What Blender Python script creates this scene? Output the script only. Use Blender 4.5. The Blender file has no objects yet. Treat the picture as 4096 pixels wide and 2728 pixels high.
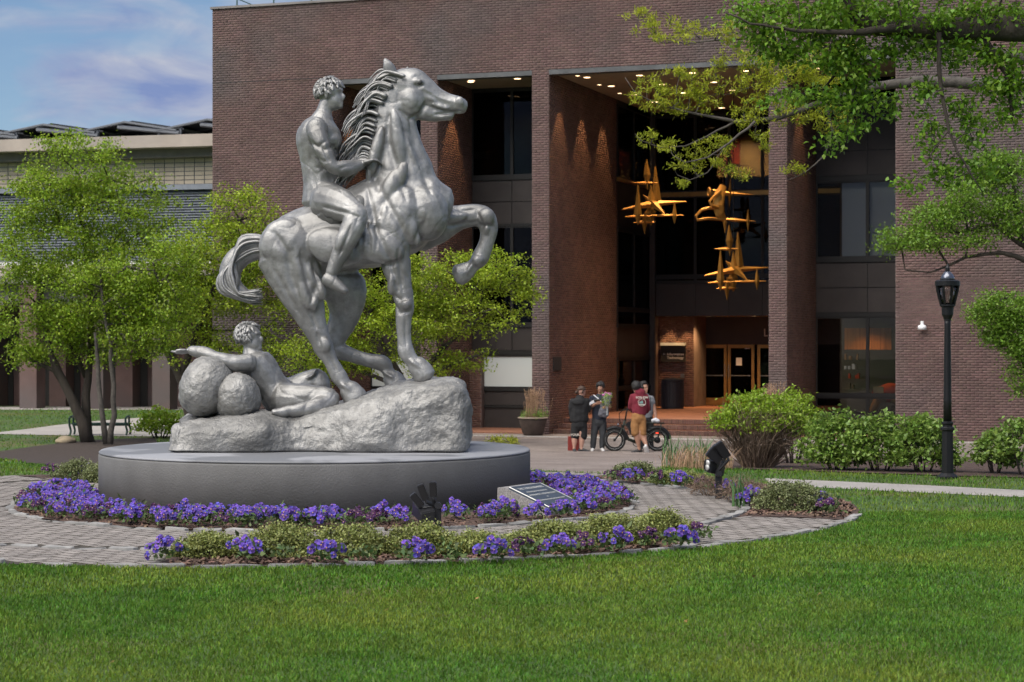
import bpy, bmesh, math, random
import numpy as np
from mathutils import Vector, Matrix, noise
from mathutils.geometry import delaunay_2d_cdt
R = math.radians
random.seed(7); rng = np.random.default_rng(7)
scene = bpy.context.scene
COL = scene.collection

# ------------------------------------------------------------------ camera
F, CU, CV, CAM = 7964.0, 2048.0, 1364.0, 1.72       # focal length in photo pixels, centre, eye height
cam = bpy.data.objects.new('camera', bpy.data.cameras.new('camera')); COL.objects.link(cam)
cam.location = (0, 0, CAM); cam.rotation_euler = (R(90), 0, 0)
cam.data.lens = 70.0; cam.data.sensor_width = 36.0; cam.data.clip_end = 3000; cam.data.clip_start = 0.1
cam.data.dof.use_dof = True; cam.data.dof.focus_distance = 20.6; cam.data.dof.aperture_fstop = 5.0
scene.camera = cam
# ------------------------------------------------------------------ sky, sun, exposure
SUN = Vector((-0.42, -0.46, 0.86)).normalized()      # direction towards the veiled sun
world = bpy.data.worlds.new('World'); scene.world = world; world.use_nodes = True
wn = world.node_tree.nodes; wl_ = world.node_tree.links; wn.clear()
wo = wn.new('ShaderNodeOutputWorld'); wb = wn.new('ShaderNodeBackground'); wb.inputs["Strength"].default_value = 0.050
sky = wn.new('ShaderNodeTexSky'); sky.sky_type = 'NISHITA'; sky.sun_disc = False
sky.sun_elevation = math.asin(SUN.z); sky.sun_rotation = math.atan2(SUN.x, SUN.y)
sky.air_density = 1.0; sky.dust_density = 0.3; sky.ozone_density = 6.0
tc = wn.new('ShaderNodeTexCoord'); mp = wn.new('ShaderNodeMapping'); mp.inputs['Scale'].default_value = (1.5, 1.5, 4.2)
mp.inputs['Rotation'].default_value = (0.1, 0.18, 0.6)
n1 = wn.new('ShaderNodeTexNoise'); n1.inputs['Scale'].default_value = 6.5; n1.inputs['Detail'].default_value = 5; n1.inputs['Roughness'].default_value = 0.52
n1.inputs['Distortion'].default_value = 0.35
cr = wn.new('ShaderNodeValToRGB'); cr.color_ramp.elements[0].position = 0.38; cr.color_ramp.elements[1].position = 0.56
cr.color_ramp.elements[0].color = (0.10, 0.10, 0.10, 1); cr.color_ramp.elements[1].color = (1.0, 1.0, 1.0, 1)
mx = wn.new('ShaderNodeMix'); mx.data_type = 'RGBA'; mx.inputs['B'].default_value = (4.0, 4.5, 5.9, 1)
n2 = wn.new('ShaderNodeTexNoise'); n2.inputs['Scale'].default_value = 10.0; n2.inputs['Detail'].default_value = 6; n2.inputs['Roughness'].default_value = 0.55; n2.inputs['Distortion'].default_value = 0.5
cr2 = wn.new('ShaderNodeValToRGB'); cr2.color_ramp.elements[0].position = 0.36; cr2.color_ramp.elements[0].color = (0.44, 0.56, 0.86, 1); cr2.color_ramp.elements[1].position = 0.64; cr2.color_ramp.elements[1].color = (1, 1, 1, 1)
mu = wn.new('ShaderNodeMix'); mu.data_type = 'RGBA'; mu.blend_type = 'MULTIPLY'; mu.inputs['Factor'].default_value = 1.0; mu.inputs['A'].default_value = (5.0, 5.3, 6.3, 1)
wl_.new(mp.outputs['Vector'], n2.inputs['Vector']); wl_.new(n2.outputs['Fac'], cr2.inputs['Fac']); wl_.new(cr2.outputs['Color'], mu.inputs['B']); wl_.new(mu.outputs['Result'], mx.inputs['B'])
wl_.new(tc.outputs['Generated'], mp.inputs['Vector']); wl_.new(mp.outputs['Vector'], n1.inputs['Vector'])
wl_.new(n1.outputs['Fac'], cr.inputs['Fac']); wl_.new(cr.outputs['Color'], mx.inputs['Factor'])
wl_.new(sky.outputs['Color'], mx.inputs['A']); wl_.new(mx.outputs['Result'], wb.inputs['Color']); wl_.new(wb.outputs['Background'], wo.inputs['Surface'])
sun = bpy.data.objects.new('sun', bpy.data.lights.new('sun', 'SUN')); COL.objects.link(sun)
sun.data.energy = 2.7; sun.data.angle = R(70); sun.data.color = (1.0, 0.94, 0.85)
sun.rotation_euler = SUN.to_track_quat('Z', 'Y').to_euler(); sun.location = (0, -5, 30)
vs = scene.view_settings; vs.view_transform = 'Standard'; vs.look = 'None'; vs.exposure = 1.0; vs.gamma = 1.0; vs.use_curve_mapping = False
cy = scene.cycles; cy.max_bounces = 6; cy.diffuse_bounces = 3; cy.glossy_bounces = 3; cy.transmission_bounces = 4; cy.transparent_max_bounces = 12
cy.use_denoising = True; cy.sample_clamp_indirect = 4.0; cy.caustics_reflective = False; cy.caustics_refractive = False
cy.use_adaptive_sampling = True; cy.adaptive_threshold = 0.03
# ------------------------------------------------------------------ helpers
def hz(y):                                            # the ground falls gently from the statue to the plaza
    s = min(max((y - 24.0) / 24.0, 0.0), 1.0)
    return -0.88 * s * s * (3 - 2 * s)
def hzn(y):
    s = np.clip((y - 24.0) / 24.0, 0, 1); return -0.88 * s * s * (3 - 2 * s)
def P(u, v, Y):                                       # photo pixel at distance Y -> point
    return Vector(((u - CU) / F * Y, Y, CAM + (CV - v) / F * Y))
def G(u, v):                                          # photo pixel -> point on the ground
    lo, hi = 3.0, 400.0
    for _ in range(50):
        m = (lo + hi) / 2
        if (CAM - hz(m)) / m * F > v - CV: lo = m
        else: hi = m
    return Vector(((u - CU) / F * lo, lo, hz(lo)))
def worldloc(o):
    v = Vector((0, 0, 0))
    while o is not None: v = v + o.location; o = o.parent
    return v
def tag(o, label=None, cat=None, group=None, kind=None):
    if label: o['label'] = label
    if cat: o['category'] = cat
    if group: o['group'] = group
    if kind: o['kind'] = kind
    return o
def thing(name, label, cat, loc=(0, 0, 0), group=None):
    o = bpy.data.objects.new(name, None); COL.objects.link(o); o.location = loc; o.empty_display_size = 0.1
    return tag(o, label, cat, group)
def link_mesh(name, me, parent=None, loc=None):
    o = bpy.data.objects.new(name, me); COL.objects.link(o)
    if parent is not None: o.parent = parent
    if loc is not None: o.location = loc
    return o
def setmats(me, mats):
    for m in (mats if isinstance(mats, (list, tuple)) else [mats]): me.materials.append(m)
def mesh_np(name, V, Q, mats, smooth=False, mi=None):
    V = np.asarray(V, dtype=np.float32).reshape(-1, 3); Q = np.asarray(Q, dtype=np.int32)
    me = bpy.data.meshes.new(name); k = Q.shape[1]
    me.vertices.add(len(V)); me.vertices.foreach_set('co', V.ravel())
    me.loops.add(Q.size); me.loops.foreach_set('vertex_index', Q.ravel())
    me.polygons.add(len(Q)); me.polygons.foreach_set('loop_start', np.arange(0, Q.size, k, dtype=np.int32))
    if mi is not None: me.polygons.foreach_set('material_index', np.asarray(mi, dtype=np.int32))
    if smooth: me.polygons.foreach_set('use_smooth', np.ones(len(Q), dtype=bool))
    me.update(calc_edges=True); me.validate(); setmats(me, mats); return me
class MB:
    """collects shapes in world coordinates; build() links them as ONE mesh object"""
    def __init__(s): s.v = []; s.f = []; s.m = []
    def add(s, vs, fs, mi=0):
        b = len(s.v); s.v += [tuple(v) for v in vs]; s.f += [tuple(i + b for i in f) for f in fs]; s.m += [mi] * len(fs); return s
    def box(s, c, h, M=None, mi=0, taper=1.0):
        vs = []
        for z in (-1, 1):
            k = taper if z > 0 else 1.0
            for x, y in ((-1, -1), (1, -1), (1, 1), (-1, 1)):
                p = Vector((x * h[0] * k, y * h[1] * k, z * h[2]))
                if M is not None: p = M @ p
                vs.append(Vector(c) + p)
        return s.add(vs, [(3, 2, 1, 0), (4, 5, 6, 7), (0, 1, 5, 4), (1, 2, 6, 5), (2, 3, 7, 6), (3, 0, 4, 7)], mi)
    def tube(s, pts, rad, seg=8, cap=True, mi=0, flat=1.0, up=Vector((0, 1, 0))):
        pts = [Vector(p) for p in pts]; n = len(pts)
        if not isinstance(rad, (list, tuple)): rad = [rad] * n
        vs = []; fs = []
        for i, p in enumerate(pts):
            t = (pts[min(i + 1, n - 1)] - pts[max(i - 1, 0)])
            t = t.normalized() if t.length > 1e-9 else Vector((0, 0, 1))
            u = up if abs(t.dot(up)) < 0.97 else Vector((1, 0, 0))
            b = (u - t * u.dot(t)).normalized(); a = t.cross(b)
            for k in range(seg):
                w = 2 * math.pi * k / seg
                vs.append(p + (a * math.cos(w) + b * math.sin(w) * flat) * rad[i])
        for i in range(n - 1):
            for k in range(seg):
                fs.append((i * seg + k, i * seg + (k + 1) % seg, (i + 1) * seg + (k + 1) % seg, (i + 1) * seg + k))
        if cap:
            fs.append(tuple(range(seg - 1, -1, -1))); fs.append(tuple((n - 1) * seg + k for k in range(seg)))
        return s.add(vs, fs, mi)
    def lathe(s, c, prof, seg=24, mi=0, M=None):
        vs = []; fs = []; n = len(prof)
        for r, z in prof:
            for k in range(seg):
                w = 2 * math.pi * k / seg; p = Vector((r * math.cos(w), r * math.sin(w), z))
                if M is not None: p = M @ p
                vs.append(Vector(c) + p)
        for i in range(n - 1):
            for k in range(seg):
                fs.append((i * seg + k, i * seg + (k + 1) % seg, (i + 1) * seg + (k + 1) % seg, (i + 1) * seg + k))
        fs.append(tuple(range(seg - 1, -1, -1))); fs.append(tuple((n - 1) * seg + k for k in range(seg)))
        return s.add(vs, fs, mi)
    def torus(s, c, Rr, r, axis=Vector((0, 1, 0)), seg=40, ring=8, mi=0, flat=1.0):
        axis = axis.normalized(); e = Vector((0, 0, 1)) if abs(axis.z) < 0.9 else Vector((1, 0, 0))
        a = axis.cross(e).normalized(); b = axis.cross(a); vs = []; fs = []
        for i in range(seg):
            w = 2 * math.pi * i / seg; d = a * math.cos(w) + b * math.sin(w)
            for k in range(ring):
                q = 2 * math.pi * k / ring; vs.append(Vector(c) + d * (Rr + r * math.cos(q)) + axis * r * math.sin(q) * flat)
        for i in range(seg):
            for k in range(ring):
                fs.append((i * ring + k, ((i + 1) % seg) * ring + k, ((i + 1) % seg) * ring + (k + 1) % ring, i * ring + (k + 1) % ring))
        return s.add(vs, fs, mi)
    def ell(s, c, r, M=None, seg=12, rings=8, mi=0):
        vs = [];
        def q(p):
            p = Vector((p[0] * r[0], p[1] * r[1], p[2] * r[2])); return Vector(c) + (M @ p if M is not None else p)
        for i in range(1, rings):
            th = math.pi * i / rings
            for k in range(seg):
                w = 2 * math.pi * k / seg; vs.append(q((math.sin(th) * math.cos(w), math.sin(th) * math.sin(w), math.cos(th))))
        vs.append(q((0, 0, 1))); vs.append(q((0, 0, -1))); t = len(vs) - 2; fs = []
        for i in range(rings - 2):
            for k in range(seg):
                fs.append((i * seg + k, (i + 1) * seg + k, (i + 1) * seg + (k + 1) % seg, i * seg + (k + 1) % seg))
        for k in range(seg):
            fs.append((t, k, (k + 1) % seg)); fs.append((t + 1, (rings - 2) * seg + (k + 1) % seg, (rings - 2) * seg + k))
        return s.add(vs, fs, mi)
    def loft(s, nodes, seg=14, ax=Vector((0, 1, 0)), mi=0):
        """nodes: (point, half width in the plane, half width along ax); rounded ends; closed"""
        nd = [(Vector(p), a, b) for p, a, b in nodes]; n = len(nd); ext = []
        t0 = (nd[0][0] - nd[1][0]).normalized(); t1 = (nd[-1][0] - nd[-2][0]).normalized()
        r0 = min(nd[0][1], nd[0][2]) * 0.8; r1 = min(nd[-1][1], nd[-1][2]) * 0.8
        for k, sc_ in ((0.95, 0.3), (0.7, 0.72)): ext.append((nd[0][0] + t0 * r0 * k, nd[0][1] * sc_, nd[0][2] * sc_))
        ext += nd
        for k, sc_ in ((0.7, 0.72), (0.95, 0.3)): ext.append((nd[-1][0] + t1 * r1 * k, nd[-1][1] * sc_, nd[-1][2] * sc_))
        vs = []; fs = []; m = len(ext)
        for i, (p, a, b) in enumerate(ext):
            t = (ext[min(i + 1, m - 1)][0] - ext[max(i - 1, 0)][0]).normalized()
            u = ax if abs(t.dot(ax)) < 0.95 else Vector((1, 0, 0))
            B = (u - t * u.dot(t)).normalized(); A = t.cross(B)
            for k in range(seg):
                w = 2 * math.pi * k / seg; vs.append(p + A * math.cos(w) * a + B * math.sin(w) * b)
        for i in range(m - 1):
            for k in range(seg):
                fs.append((i * seg + k, i * seg + (k + 1) % seg, (i + 1) * seg + (k + 1) % seg, (i + 1) * seg + k))
        fs.append(tuple(range(seg - 1, -1, -1))); fs.append(tuple((m - 1) * seg + k for k in range(seg)))
        return s.add(vs, fs, mi)
    def sheet(s, outline, mi=0, lift=0.004, step=None, hole=None):
        """a ground sheet draped over the terrain"""
        pts = [Vector((p[0], p[1])) for p in outline]; n = len(pts); ed = [(i, (i + 1) % n) for i in range(n)]
        if step:
            x0 = min(p.x for p in pts); x1 = max(p.x for p in pts); y0 = min(p.y for p in pts); y1 = max(p.y for p in pts)
            yy = y0 + step * .5
            while yy < y1:
                xx = x0 + step * .5
                while xx < x1: pts.append(Vector((xx, yy))); xx += step
                yy += step
        vo, eo, fo, _, _, _ = delaunay_2d_cdt(pts, ed, [], 1, 1e-4)
        fl = []
        for f in fo:
            a, b, c = [vo[i] for i in f]
            fl.append(f if (b - a).cross(c - a) > 0 else tuple(reversed(f)))
        return s.add([(p.x, p.y, hz(p.y) + lift) for p in vo], fl, mi)
    def mesh(s, name, mats, origin=(0, 0, 0), smooth=False):
        o = Vector(origin); me = bpy.data.meshes.new(name)
        me.from_pydata([(v[0] - o.x, v[1] - o.y, v[2] - o.z) for v in s.v], [], s.f)
        setmats(me, mats)
        if len(set(s.m)) > 1: me.polygons.foreach_set('material_index', s.m)
        if smooth: me.polygons.foreach_set('use_smooth', [True] * len(me.polygons))
        me.update(); return me
    def build(s, name, mats, parent=None, smooth=False, bevel=0.0):
        me = s.mesh(name, mats, worldloc(parent) if parent is not None else (0, 0, 0), smooth)
        if bevel:
            bm = bmesh.new(); bm.from_mesh(me); bmesh.ops.bevel(bm, geom=bm.edges[:], offset=bevel, segments=2, affect='EDGES', clamp_overlap=True)
            bm.to_mesh(me); bm.free()
        return link_mesh(name, me, parent)
    def fuse(s, name, mats, parent=None, voxel=0.02, smooth_it=4, disp=None, post=None):
        """one continuous surface grown from the overlapping shapes"""
        org = worldloc(parent) if parent is not None else Vector((0, 0, 0))
        me = s.mesh(name, [], org); o = bpy.data.objects.new(name + '_tmp', me); COL.objects.link(o)
        m = o.modifiers.new('r', 'REMESH'); m.mode = 'VOXEL'; m.voxel_size = voxel
        if smooth_it:
            k = o.modifiers.new('s', 'SMOOTH'); k.factor = 0.5; k.iterations = smooth_it
        dg = bpy.context.evaluated_depsgraph_get(); nm = bpy.data.meshes.new_from_object(o.evaluated_get(dg))
        bpy.data.objects.remove(o); bpy.data.meshes.remove(me); nm.name = name
        if disp:
            n = len(nm.vertices); co = np.empty(n * 3, np.float32); no = np.empty(n * 3, np.float32)
            nm.vertices.foreach_get('co', co); nm.vertex_normals.foreach_get('vector', no); co = co.reshape(-1, 3); no = no.reshape(-1, 3)
            d = np.array([disp(Vector(c)) for c in co], np.float32)
            if post: d = d + post(co + np.array(org, np.float32)[None])
            nm.vertices.foreach_set('co', (co + no * d[:, None]).ravel())
        nm.polygons.foreach_set('use_smooth', [True] * len(nm.polygons)); nm.materials.clear(); setmats(nm, mats); nm.update()
        return link_mesh(name, nm, parent)
def copy_thing(o, parent=None):
    c = o.copy(); COL.objects.link(c)
    if parent is not None: c.parent = parent
    for ch in list(o.children): copy_thing(ch, c)
    return c
def text_mesh(name, body, size, mat, M, parent=None, extrude=0.002, align='CENTER', bold=0.0, spacing=1.0):
    cu = bpy.data.curves.new(name, 'FONT'); cu.body = body; cu.size = size; cu.extrude = extrude; cu.align_x = align; cu.offset = bold; cu.resolution_u = 3
    cu.space_character = spacing
    o = bpy.data.objects.new(name + '_tmp', cu); COL.objects.link(o)
    me = bpy.data.meshes.new_from_object(o.evaluated_get(bpy.context.evaluated_depsgraph_get())); bpy.data.objects.remove(o)
    org = worldloc(parent) if parent is not None else Vector((0, 0, 0))
    me.transform(Matrix.Translation(-org) @ M); me.materials.clear(); setmats(me, mat); me.name = name
    return link_mesh(name, me, parent)
def frame(o, x, y, z):                                # matrix from axes
    return Matrix(((x[0], y[0], z[0], o[0]), (x[1], y[1], z[1], o[1]), (x[2], y[2], z[2], o[2]), (0, 0, 0, 1)))
# ------------------------------------------------------------------ materials
MATS = {}
def mat(name, col, rough=0.8, metal=0.0, var=0.0, scale=4.0, bump=0.0, bscale=40.0, rand=0.0, hue=0.0, col2=None, spec=0.5, detail=4.0, coat=0.0, stretch=None, trans=0.0, big=None, clear=0.0):
    m = bpy.data.materials.new(name); m.use_nodes = True; N = m.node_tree.nodes; L = m.node_tree.links
    b = N['Principled BSDF']; b.inputs['Roughness'].default_value = rough; b.inputs['Metallic'].default_value = metal
    b.inputs['Specular IOR Level'].default_value = spec; b.inputs['Coat Weight'].default_value = coat
    c4 = tuple(col) + (1,)
    geo = N.new('ShaderNodeNewGeometry'); vec = geo.outputs['Position']
    if stretch:
        mp_ = N.new('ShaderNodeMapping'); mp_.inputs['Scale'].default_value = stretch; L.new(vec, mp_.inputs['Vector']); vec = mp_.outputs['Vector']
    out = None
    if var or col2:
        nz = N.new('ShaderNodeTexNoise'); nz.inputs['Scale'].default_value = scale; nz.inputs['Detail'].default_value = detail; nz.inputs['Roughness'].default_value = 0.6
        L.new(vec, nz.inputs['Vector']); rp = N.new('ShaderNodeValToRGB'); rp.color_ramp.elements[0].position = 0.34; rp.color_ramp.elements[1].position = 0.66
        lo = tuple(max(0, c * (1 - var)) for c in col); hi = tuple(min(1, c * (1 + var)) for c in col) if col2 is None else tuple(col2)
        rp.color_ramp.elements[0].color = lo + (1,); rp.color_ramp.elements[1].color = hi + (1,)
        L.new(nz.outputs['Fac'], rp.inputs['Fac']); out = rp.outputs['Color']
    if big:                                            # (colour, scale, lo, hi): broad patches of a second colour
        nz = N.new('ShaderNodeTexNoise'); nz.inputs['Scale'].default_value = big[1]; nz.inputs['Detail'].default_value = 3
        L.new(geo.outputs['Position'], nz.inputs['Vector'])
        mr = N.new('ShaderNodeMapRange'); mr.inputs['From Min'].default_value = big[2]; mr.inputs['From Max'].default_value = big[3]; L.new(nz.outputs['Fac'], mr.inputs['Value'])
        mm = N.new('ShaderNodeMix'); mm.data_type = 'RGBA'; L.new(mr.outputs['Result'], mm.inputs['Factor']); mm.inputs['B'].default_value = tuple(big[0]) + (1,)
        if out is not None: L.new(out, mm.inputs['A'])
        else: mm.inputs['A'].default_value = c4
        out = mm.outputs['Result']
    if rand or hue:
        oi = N.new('ShaderNodeObjectInfo'); ad = N.new('ShaderNodeMath'); ad.operation = 'ADD'
        L.new(geo.outputs['Random Per Island'], ad.inputs[0]); L.new(oi.outputs['Random'], ad.inputs[1])
        fr = N.new('ShaderNodeMath'); fr.operation = 'FRACT'; L.new(ad.outputs[0], fr.inputs[0])
        hs = N.new('ShaderNodeHueSaturation')
        mr = N.new('ShaderNodeMapRange'); mr.inputs['To Min'].default_value = 1 - rand; mr.inputs['To Max'].default_value = 1 + rand
        L.new(fr.outputs[0], mr.inputs['Value']); L.new(mr.outputs['Result'], hs.inputs['Value'])
        if hue:
            m2 = N.new('ShaderNodeMath'); m2.operation = 'MULTIPLY'; m2.inputs[1].default_value = 7.13; L.new(fr.outputs[0], m2.inputs[0])
            f2 = N.new('ShaderNodeMath'); f2.operation = 'FRACT'; L.new(m2.outputs[0], f2.inputs[0])
            mh = N.new('ShaderNodeMapRange'); mh.inputs['To Min'].default_value = 0.5 - hue; mh.inputs['To Max'].default_value = 0.5 + hue
            L.new(f2.outputs[0], mh.inputs['Value']); L.new(mh.outputs['Result'], hs.inputs['Hue'])
        if out is not None: L.new(out, hs.inputs['Color'])
        else: hs.inputs['Color'].default_value = c4
        out = hs.outputs['Color']
    if out is not None: L.new(out, b.inputs['Base Color'])
    else: b.inputs['Base Color'].default_value = c4
    if bump:
        bz = N.new('ShaderNodeTexNoise'); bz.inputs['Scale'].default_value = bscale; bz.inputs['Detail'].default_value = 4
        L.new(vec, bz.inputs['Vector']); bp = N.new('ShaderNodeBump'); bp.inputs['Strength'].default_value = bump; bp.inputs['Distance'].default_value = 0.02
        L.new(bz.outputs['Fac'], bp.inputs['Height']); L.new(bp.outputs['Normal'], b.inputs['Normal'])
    if trans or clear:                                 # leaves let some light through; clear: see-through film
        mixs = N.new('ShaderNodeMixShader'); mixs.inputs['Fac'].default_value = trans or clear; tr = N.new('ShaderNodeBsdfTranslucent' if trans else 'ShaderNodeBsdfTransparent')
        if trans:
            if out is not None: L.new(out, tr.inputs['Color'])
            else: tr.inputs['Color'].default_value = c4
        L.new(b.outputs['BSDF'], mixs.inputs[1]); L.new(tr.outputs[0], mixs.inputs[2]); L.new(mixs.outputs[0], N['Material Output'].inputs['Surface'])
    MATS[name] = m; return m
def emit(name, col, strength):
    m = bpy.data.materials.new(name); m.use_nodes = True; N = m.node_tree.nodes; b = N['Principled BSDF']
    b.inputs['Base Color'].default_value = tuple(col) + (1,); b.inputs['Emission Color'].default_value = tuple(col) + (1,); b.inputs['Emission Strength'].default_value = strength
    MATS[name] = m; return m
def glass(name, tint=(0.5, 0.52, 0.52), rough=0.01, refl=1.0):
    m = bpy.data.materials.new(name); m.use_nodes = True; N = m.node_tree.nodes; L = m.node_tree.links; N.remove(N['Principled BSDF'])
    t = N.new('ShaderNodeBsdfTransparent'); t.inputs['Color'].default_value = tuple(tint) + (1,)
    g = N.new('ShaderNodeBsdfGlossy'); g.inputs['Roughness'].default_value = rough; g.inputs['Color'].default_value = (refl, refl, refl, 1)
    fr = N.new('ShaderNodeFresnel'); fr.inputs['IOR'].default_value = 1.5; mxs = N.new('ShaderNodeMixShader')
    L.new(fr.outputs['Fac'], mxs.inputs['Fac']); L.new(t.outputs[0], mxs.inputs[1]); L.new(g.outputs[0], mxs.inputs[2]); L.new(mxs.outputs[0], N['Material Output'].inputs['Surface'])
    MATS[name] = m; return m
mat('brick', (0.130, 0.078, 0.070), 0.9, var=0.18, scale=0.9, rand=0.16, hue=0.010, bump=0.25, bscale=60, big=((0.098, 0.078, 0.075), 0.30, 0.44, 0.64))
mat('brick_warm', (0.135, 0.073, 0.056), 0.9, var=0.2, scale=1.2, rand=0.22, hue=0.01, bump=0.25, bscale=60)
mat('mortar', (0.155, 0.118, 0.107), 0.95, var=0.2, scale=2.0)
mat('bronze_panel', (0.042, 0.034, 0.031), 0.55, metal=0.2, var=0.25, scale=0.7)
mat('dark_frame', (0.018, 0.017, 0.016), 0.5, metal=0.3)
mat('lintel_steel', (0.085, 0.088, 0.09), 0.6, var=0.25, scale=1.5)
mat('coping_metal', (0.20, 0.18, 0.17), 0.6, var=0.15, scale=1.0)
mat('soffit', (0.34, 0.30, 0.22), 0.9, var=0.08, scale=2)
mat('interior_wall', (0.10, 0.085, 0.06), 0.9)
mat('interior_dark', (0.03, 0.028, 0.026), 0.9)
mat('cream_wall', (0.60, 0.48, 0.28), 0.9, var=0.06)
mat('red_paint', (0.40, 0.07, 0.03), 0.8, var=0.5, scale=1.6)
mat('blind', (0.50, 0.51, 0.52), 0.85)
mat('frosted', (0.62, 0.66, 0.64), 0.5)
mat('gold_frame', (0.34, 0.19, 0.06), 0.35, metal=0.7, var=0.15)
mat('gold_paint', (0.36, 0.19, 0.04), 0.45, metal=0.55, var=0.15, scale=3)
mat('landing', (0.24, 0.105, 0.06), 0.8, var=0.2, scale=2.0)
glass('window_glass', (0.72, 0.73, 0.72), refl=0.6); glass('dark_glass', (0.28, 0.29, 0.28), refl=0.30); glass('clear_glass', (0.85, 0.85, 0.85))
mat('downlight_trim', (0.5, 0.45, 0.4), 0.5)
emit('warm_lamp', (1.0, 0.66, 0.36), 3.2)
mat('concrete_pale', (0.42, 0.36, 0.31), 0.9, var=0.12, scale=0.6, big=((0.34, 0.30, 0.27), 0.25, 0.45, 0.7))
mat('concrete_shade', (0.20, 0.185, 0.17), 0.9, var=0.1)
mat('cream_panel', (0.56, 0.48, 0.36), 0.8, var=0.08, scale=0.5, rand=0.06)
mat('louver', (0.24, 0.26, 0.30), 0.6, metal=0.2, var=0.1)
mat('white_band', (0.72, 0.72, 0.70), 0.8)
mat('solar_dark', (0.014, 0.016, 0.020), 0.5, var=0.3)
mat('galvanised', (0.15, 0.16, 0.175), 0.5, metal=0.4)
mat('grass_ground', (0.050, 0.095, 0.018), 0.95, var=0.35, scale=6, big=((0.10, 0.095, 0.03), 0.5, 0.5, 0.68))
mat('grass_blade', (0.082, 0.180, 0.016), 0.6, rand=0.48, hue=0.026, var=0.26, scale=2.6, big=((0.175, 0.238, 0.028), 0.55, 0.42, 0.70), trans=0.25, spec=0.3)
mat('soil', (0.050, 0.036, 0.029), 1.0, var=0.5, scale=18, bump=1.0, bscale=45, detail=6)
mat('mulch', (0.085, 0.052, 0.040), 1.0, var=0.5, scale=14, bump=1.0, bscale=40, rand=0.3)
mat('paver', (0.250, 0.225, 0.205), 0.95, var=0.14, scale=3.0, rand=0.11, bump=0.3, bscale=50, big=((0.19, 0.172, 0.156), 0.9, 0.5, 0.72))
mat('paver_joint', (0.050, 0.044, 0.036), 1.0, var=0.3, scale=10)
mat('edge_stone', (0.24, 0.235, 0.225), 0.9, var=0.25, scale=5, rand=0.28, bump=0.6, bscale=18)
mat('path_concrete', (0.34, 0.315, 0.29), 0.95, var=0.1, scale=1.5, bump=0.15, bscale=80)
mat('kerb_white', (0.42, 0.40, 0.37), 0.9, var=0.1)
# ------------------------------------------------------------------ ground
TH = R(19.5); CT, ST = math.cos(TH), math.sin(TH); FX, FY = 0.7, 55.6; ZP = -0.88   # facade frame of the brick building
def FT(t, n, z): return Vector((FX + CT * t + ST * n, FY - ST * t + CT * n, z))
def tpx(u, n=0.0):
    k = (u - CU) / F; return (k * (FY + CT * n) - FX - ST * n) / (CT + k * ST)
def zpx(v, t, n=0.0): return CAM + (CV - v) / F * (FY - ST * t + CT * n)
PC = Vector((-2.14, 21.8)); RC = Vector((-1.96, 21.08)); HP = 0.545; RP = 2.34
R_BED, R_EDGE, R_OUT = 3.22, 4.80, 5.92
RCO = Vector((-2.36, 21.05))                          # the outer circles sit a little left of the inner one
def pol(r, a): c = RC if r < 3.6 else RCO; return Vector((c.x + r * math.cos(R(a)), c.y + r * math.sin(R(a))))
g = MB(); xs = [-500, -120, -60, -30, -15, 0, 15, 30, 60, 120, 500]
ys = [-60, 0, 10, 20, 24] + [24 + i * 1.2 for i in range(1, 21)] + [60, 90, 150, 300, 900]
vv = [(x, y, hz(y)) for y in ys for x in xs]; nx = len(xs)
g.add(vv, [(j * nx + i, j * nx + i + 1, (j + 1) * nx + i + 1, (j + 1) * nx + i) for j in range(len(ys) - 1) for i in range(nx - 1)])
tag(g.build('ground', MATS['grass_ground']), kind='structure')
def arcpts(r, a0, a1, n): return [pol(r, a0 + (a1 - a0) * i / n) for i in range(n + 1)]
# plaza in front of the brick building
m = bpy.data.materials.new('plaza_brick'); m.use_nodes = True; N = m.node_tree.nodes; L = m.node_tree.links; b = N['Principled BSDF']; b.inputs['Roughness'].default_value = 0.9
geo = N.new('ShaderNodeNewGeometry'); mp_ = N.new('ShaderNodeMapping'); mp_.inputs['Rotation'].default_value = (0, 0, TH)
bt = N.new('ShaderNodeTexBrick'); bt.inputs['Scale'].default_value = 1.0; bt.inputs['Brick Width'].default_value = 0.42; bt.inputs['Row Height'].default_value = 0.21; bt.inputs['Mortar Size'].default_value = 0.006
bt.inputs['Color1'].default_value = (0.20, 0.165, 0.145, 1); bt.inputs['Color2'].default_value = (0.26, 0.215, 0.19, 1); bt.inputs['Mortar'].default_value = (0.13, 0.11, 0.10, 1); bt.inputs['Bias'].default_value = 0.1
nz = N.new('ShaderNodeTexNoise'); nz.inputs['Scale'].default_value = 0.9; nz.inputs['Detail'].default_value = 5
mm = N.new('ShaderNodeMix'); mm.data_type = 'RGBA'; mm.blend_type = 'MULTIPLY'; mm.inputs['Factor'].default_value = 0.55
L.new(geo.outputs['Position'], mp_.inputs['Vector']); L.new(mp_.outputs['Vector'], bt.inputs['Vector']); L.new(geo.outputs['Position'], nz.inputs['Vector'])
rp = N.new('ShaderNodeValToRGB'); rp.color_ramp.elements[0].position = 0.35; rp.color_ramp.elements[0].color = (0.5, 0.45, 0.42, 1); rp.color_ramp.elements[1].position = 0.62; rp.color_ramp.elements[1].color = (1, 1, 1, 1)
L.new(nz.outputs['Fac'], rp.inputs['Fac']); L.new(bt.outputs['Color'], mm.inputs['A']); L.new(rp.outputs['Color'], mm.inputs['B']); L.new(mm.outputs['Result'], b.inputs['Base Color'])
MATS['plaza_brick'] = m
front = [G(*p).xy for p in ((1500, 1862), (2130, 1882), (2450, 1897), (2570, 1888), (2720, 1862), (2900, 1842), (3300, 1828), (4300, 1836))]
back = [FT(tpx(4300, -0.02), 0.6, 0).xy, FT(tpx(1300), 0.6, 0).xy]
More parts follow.
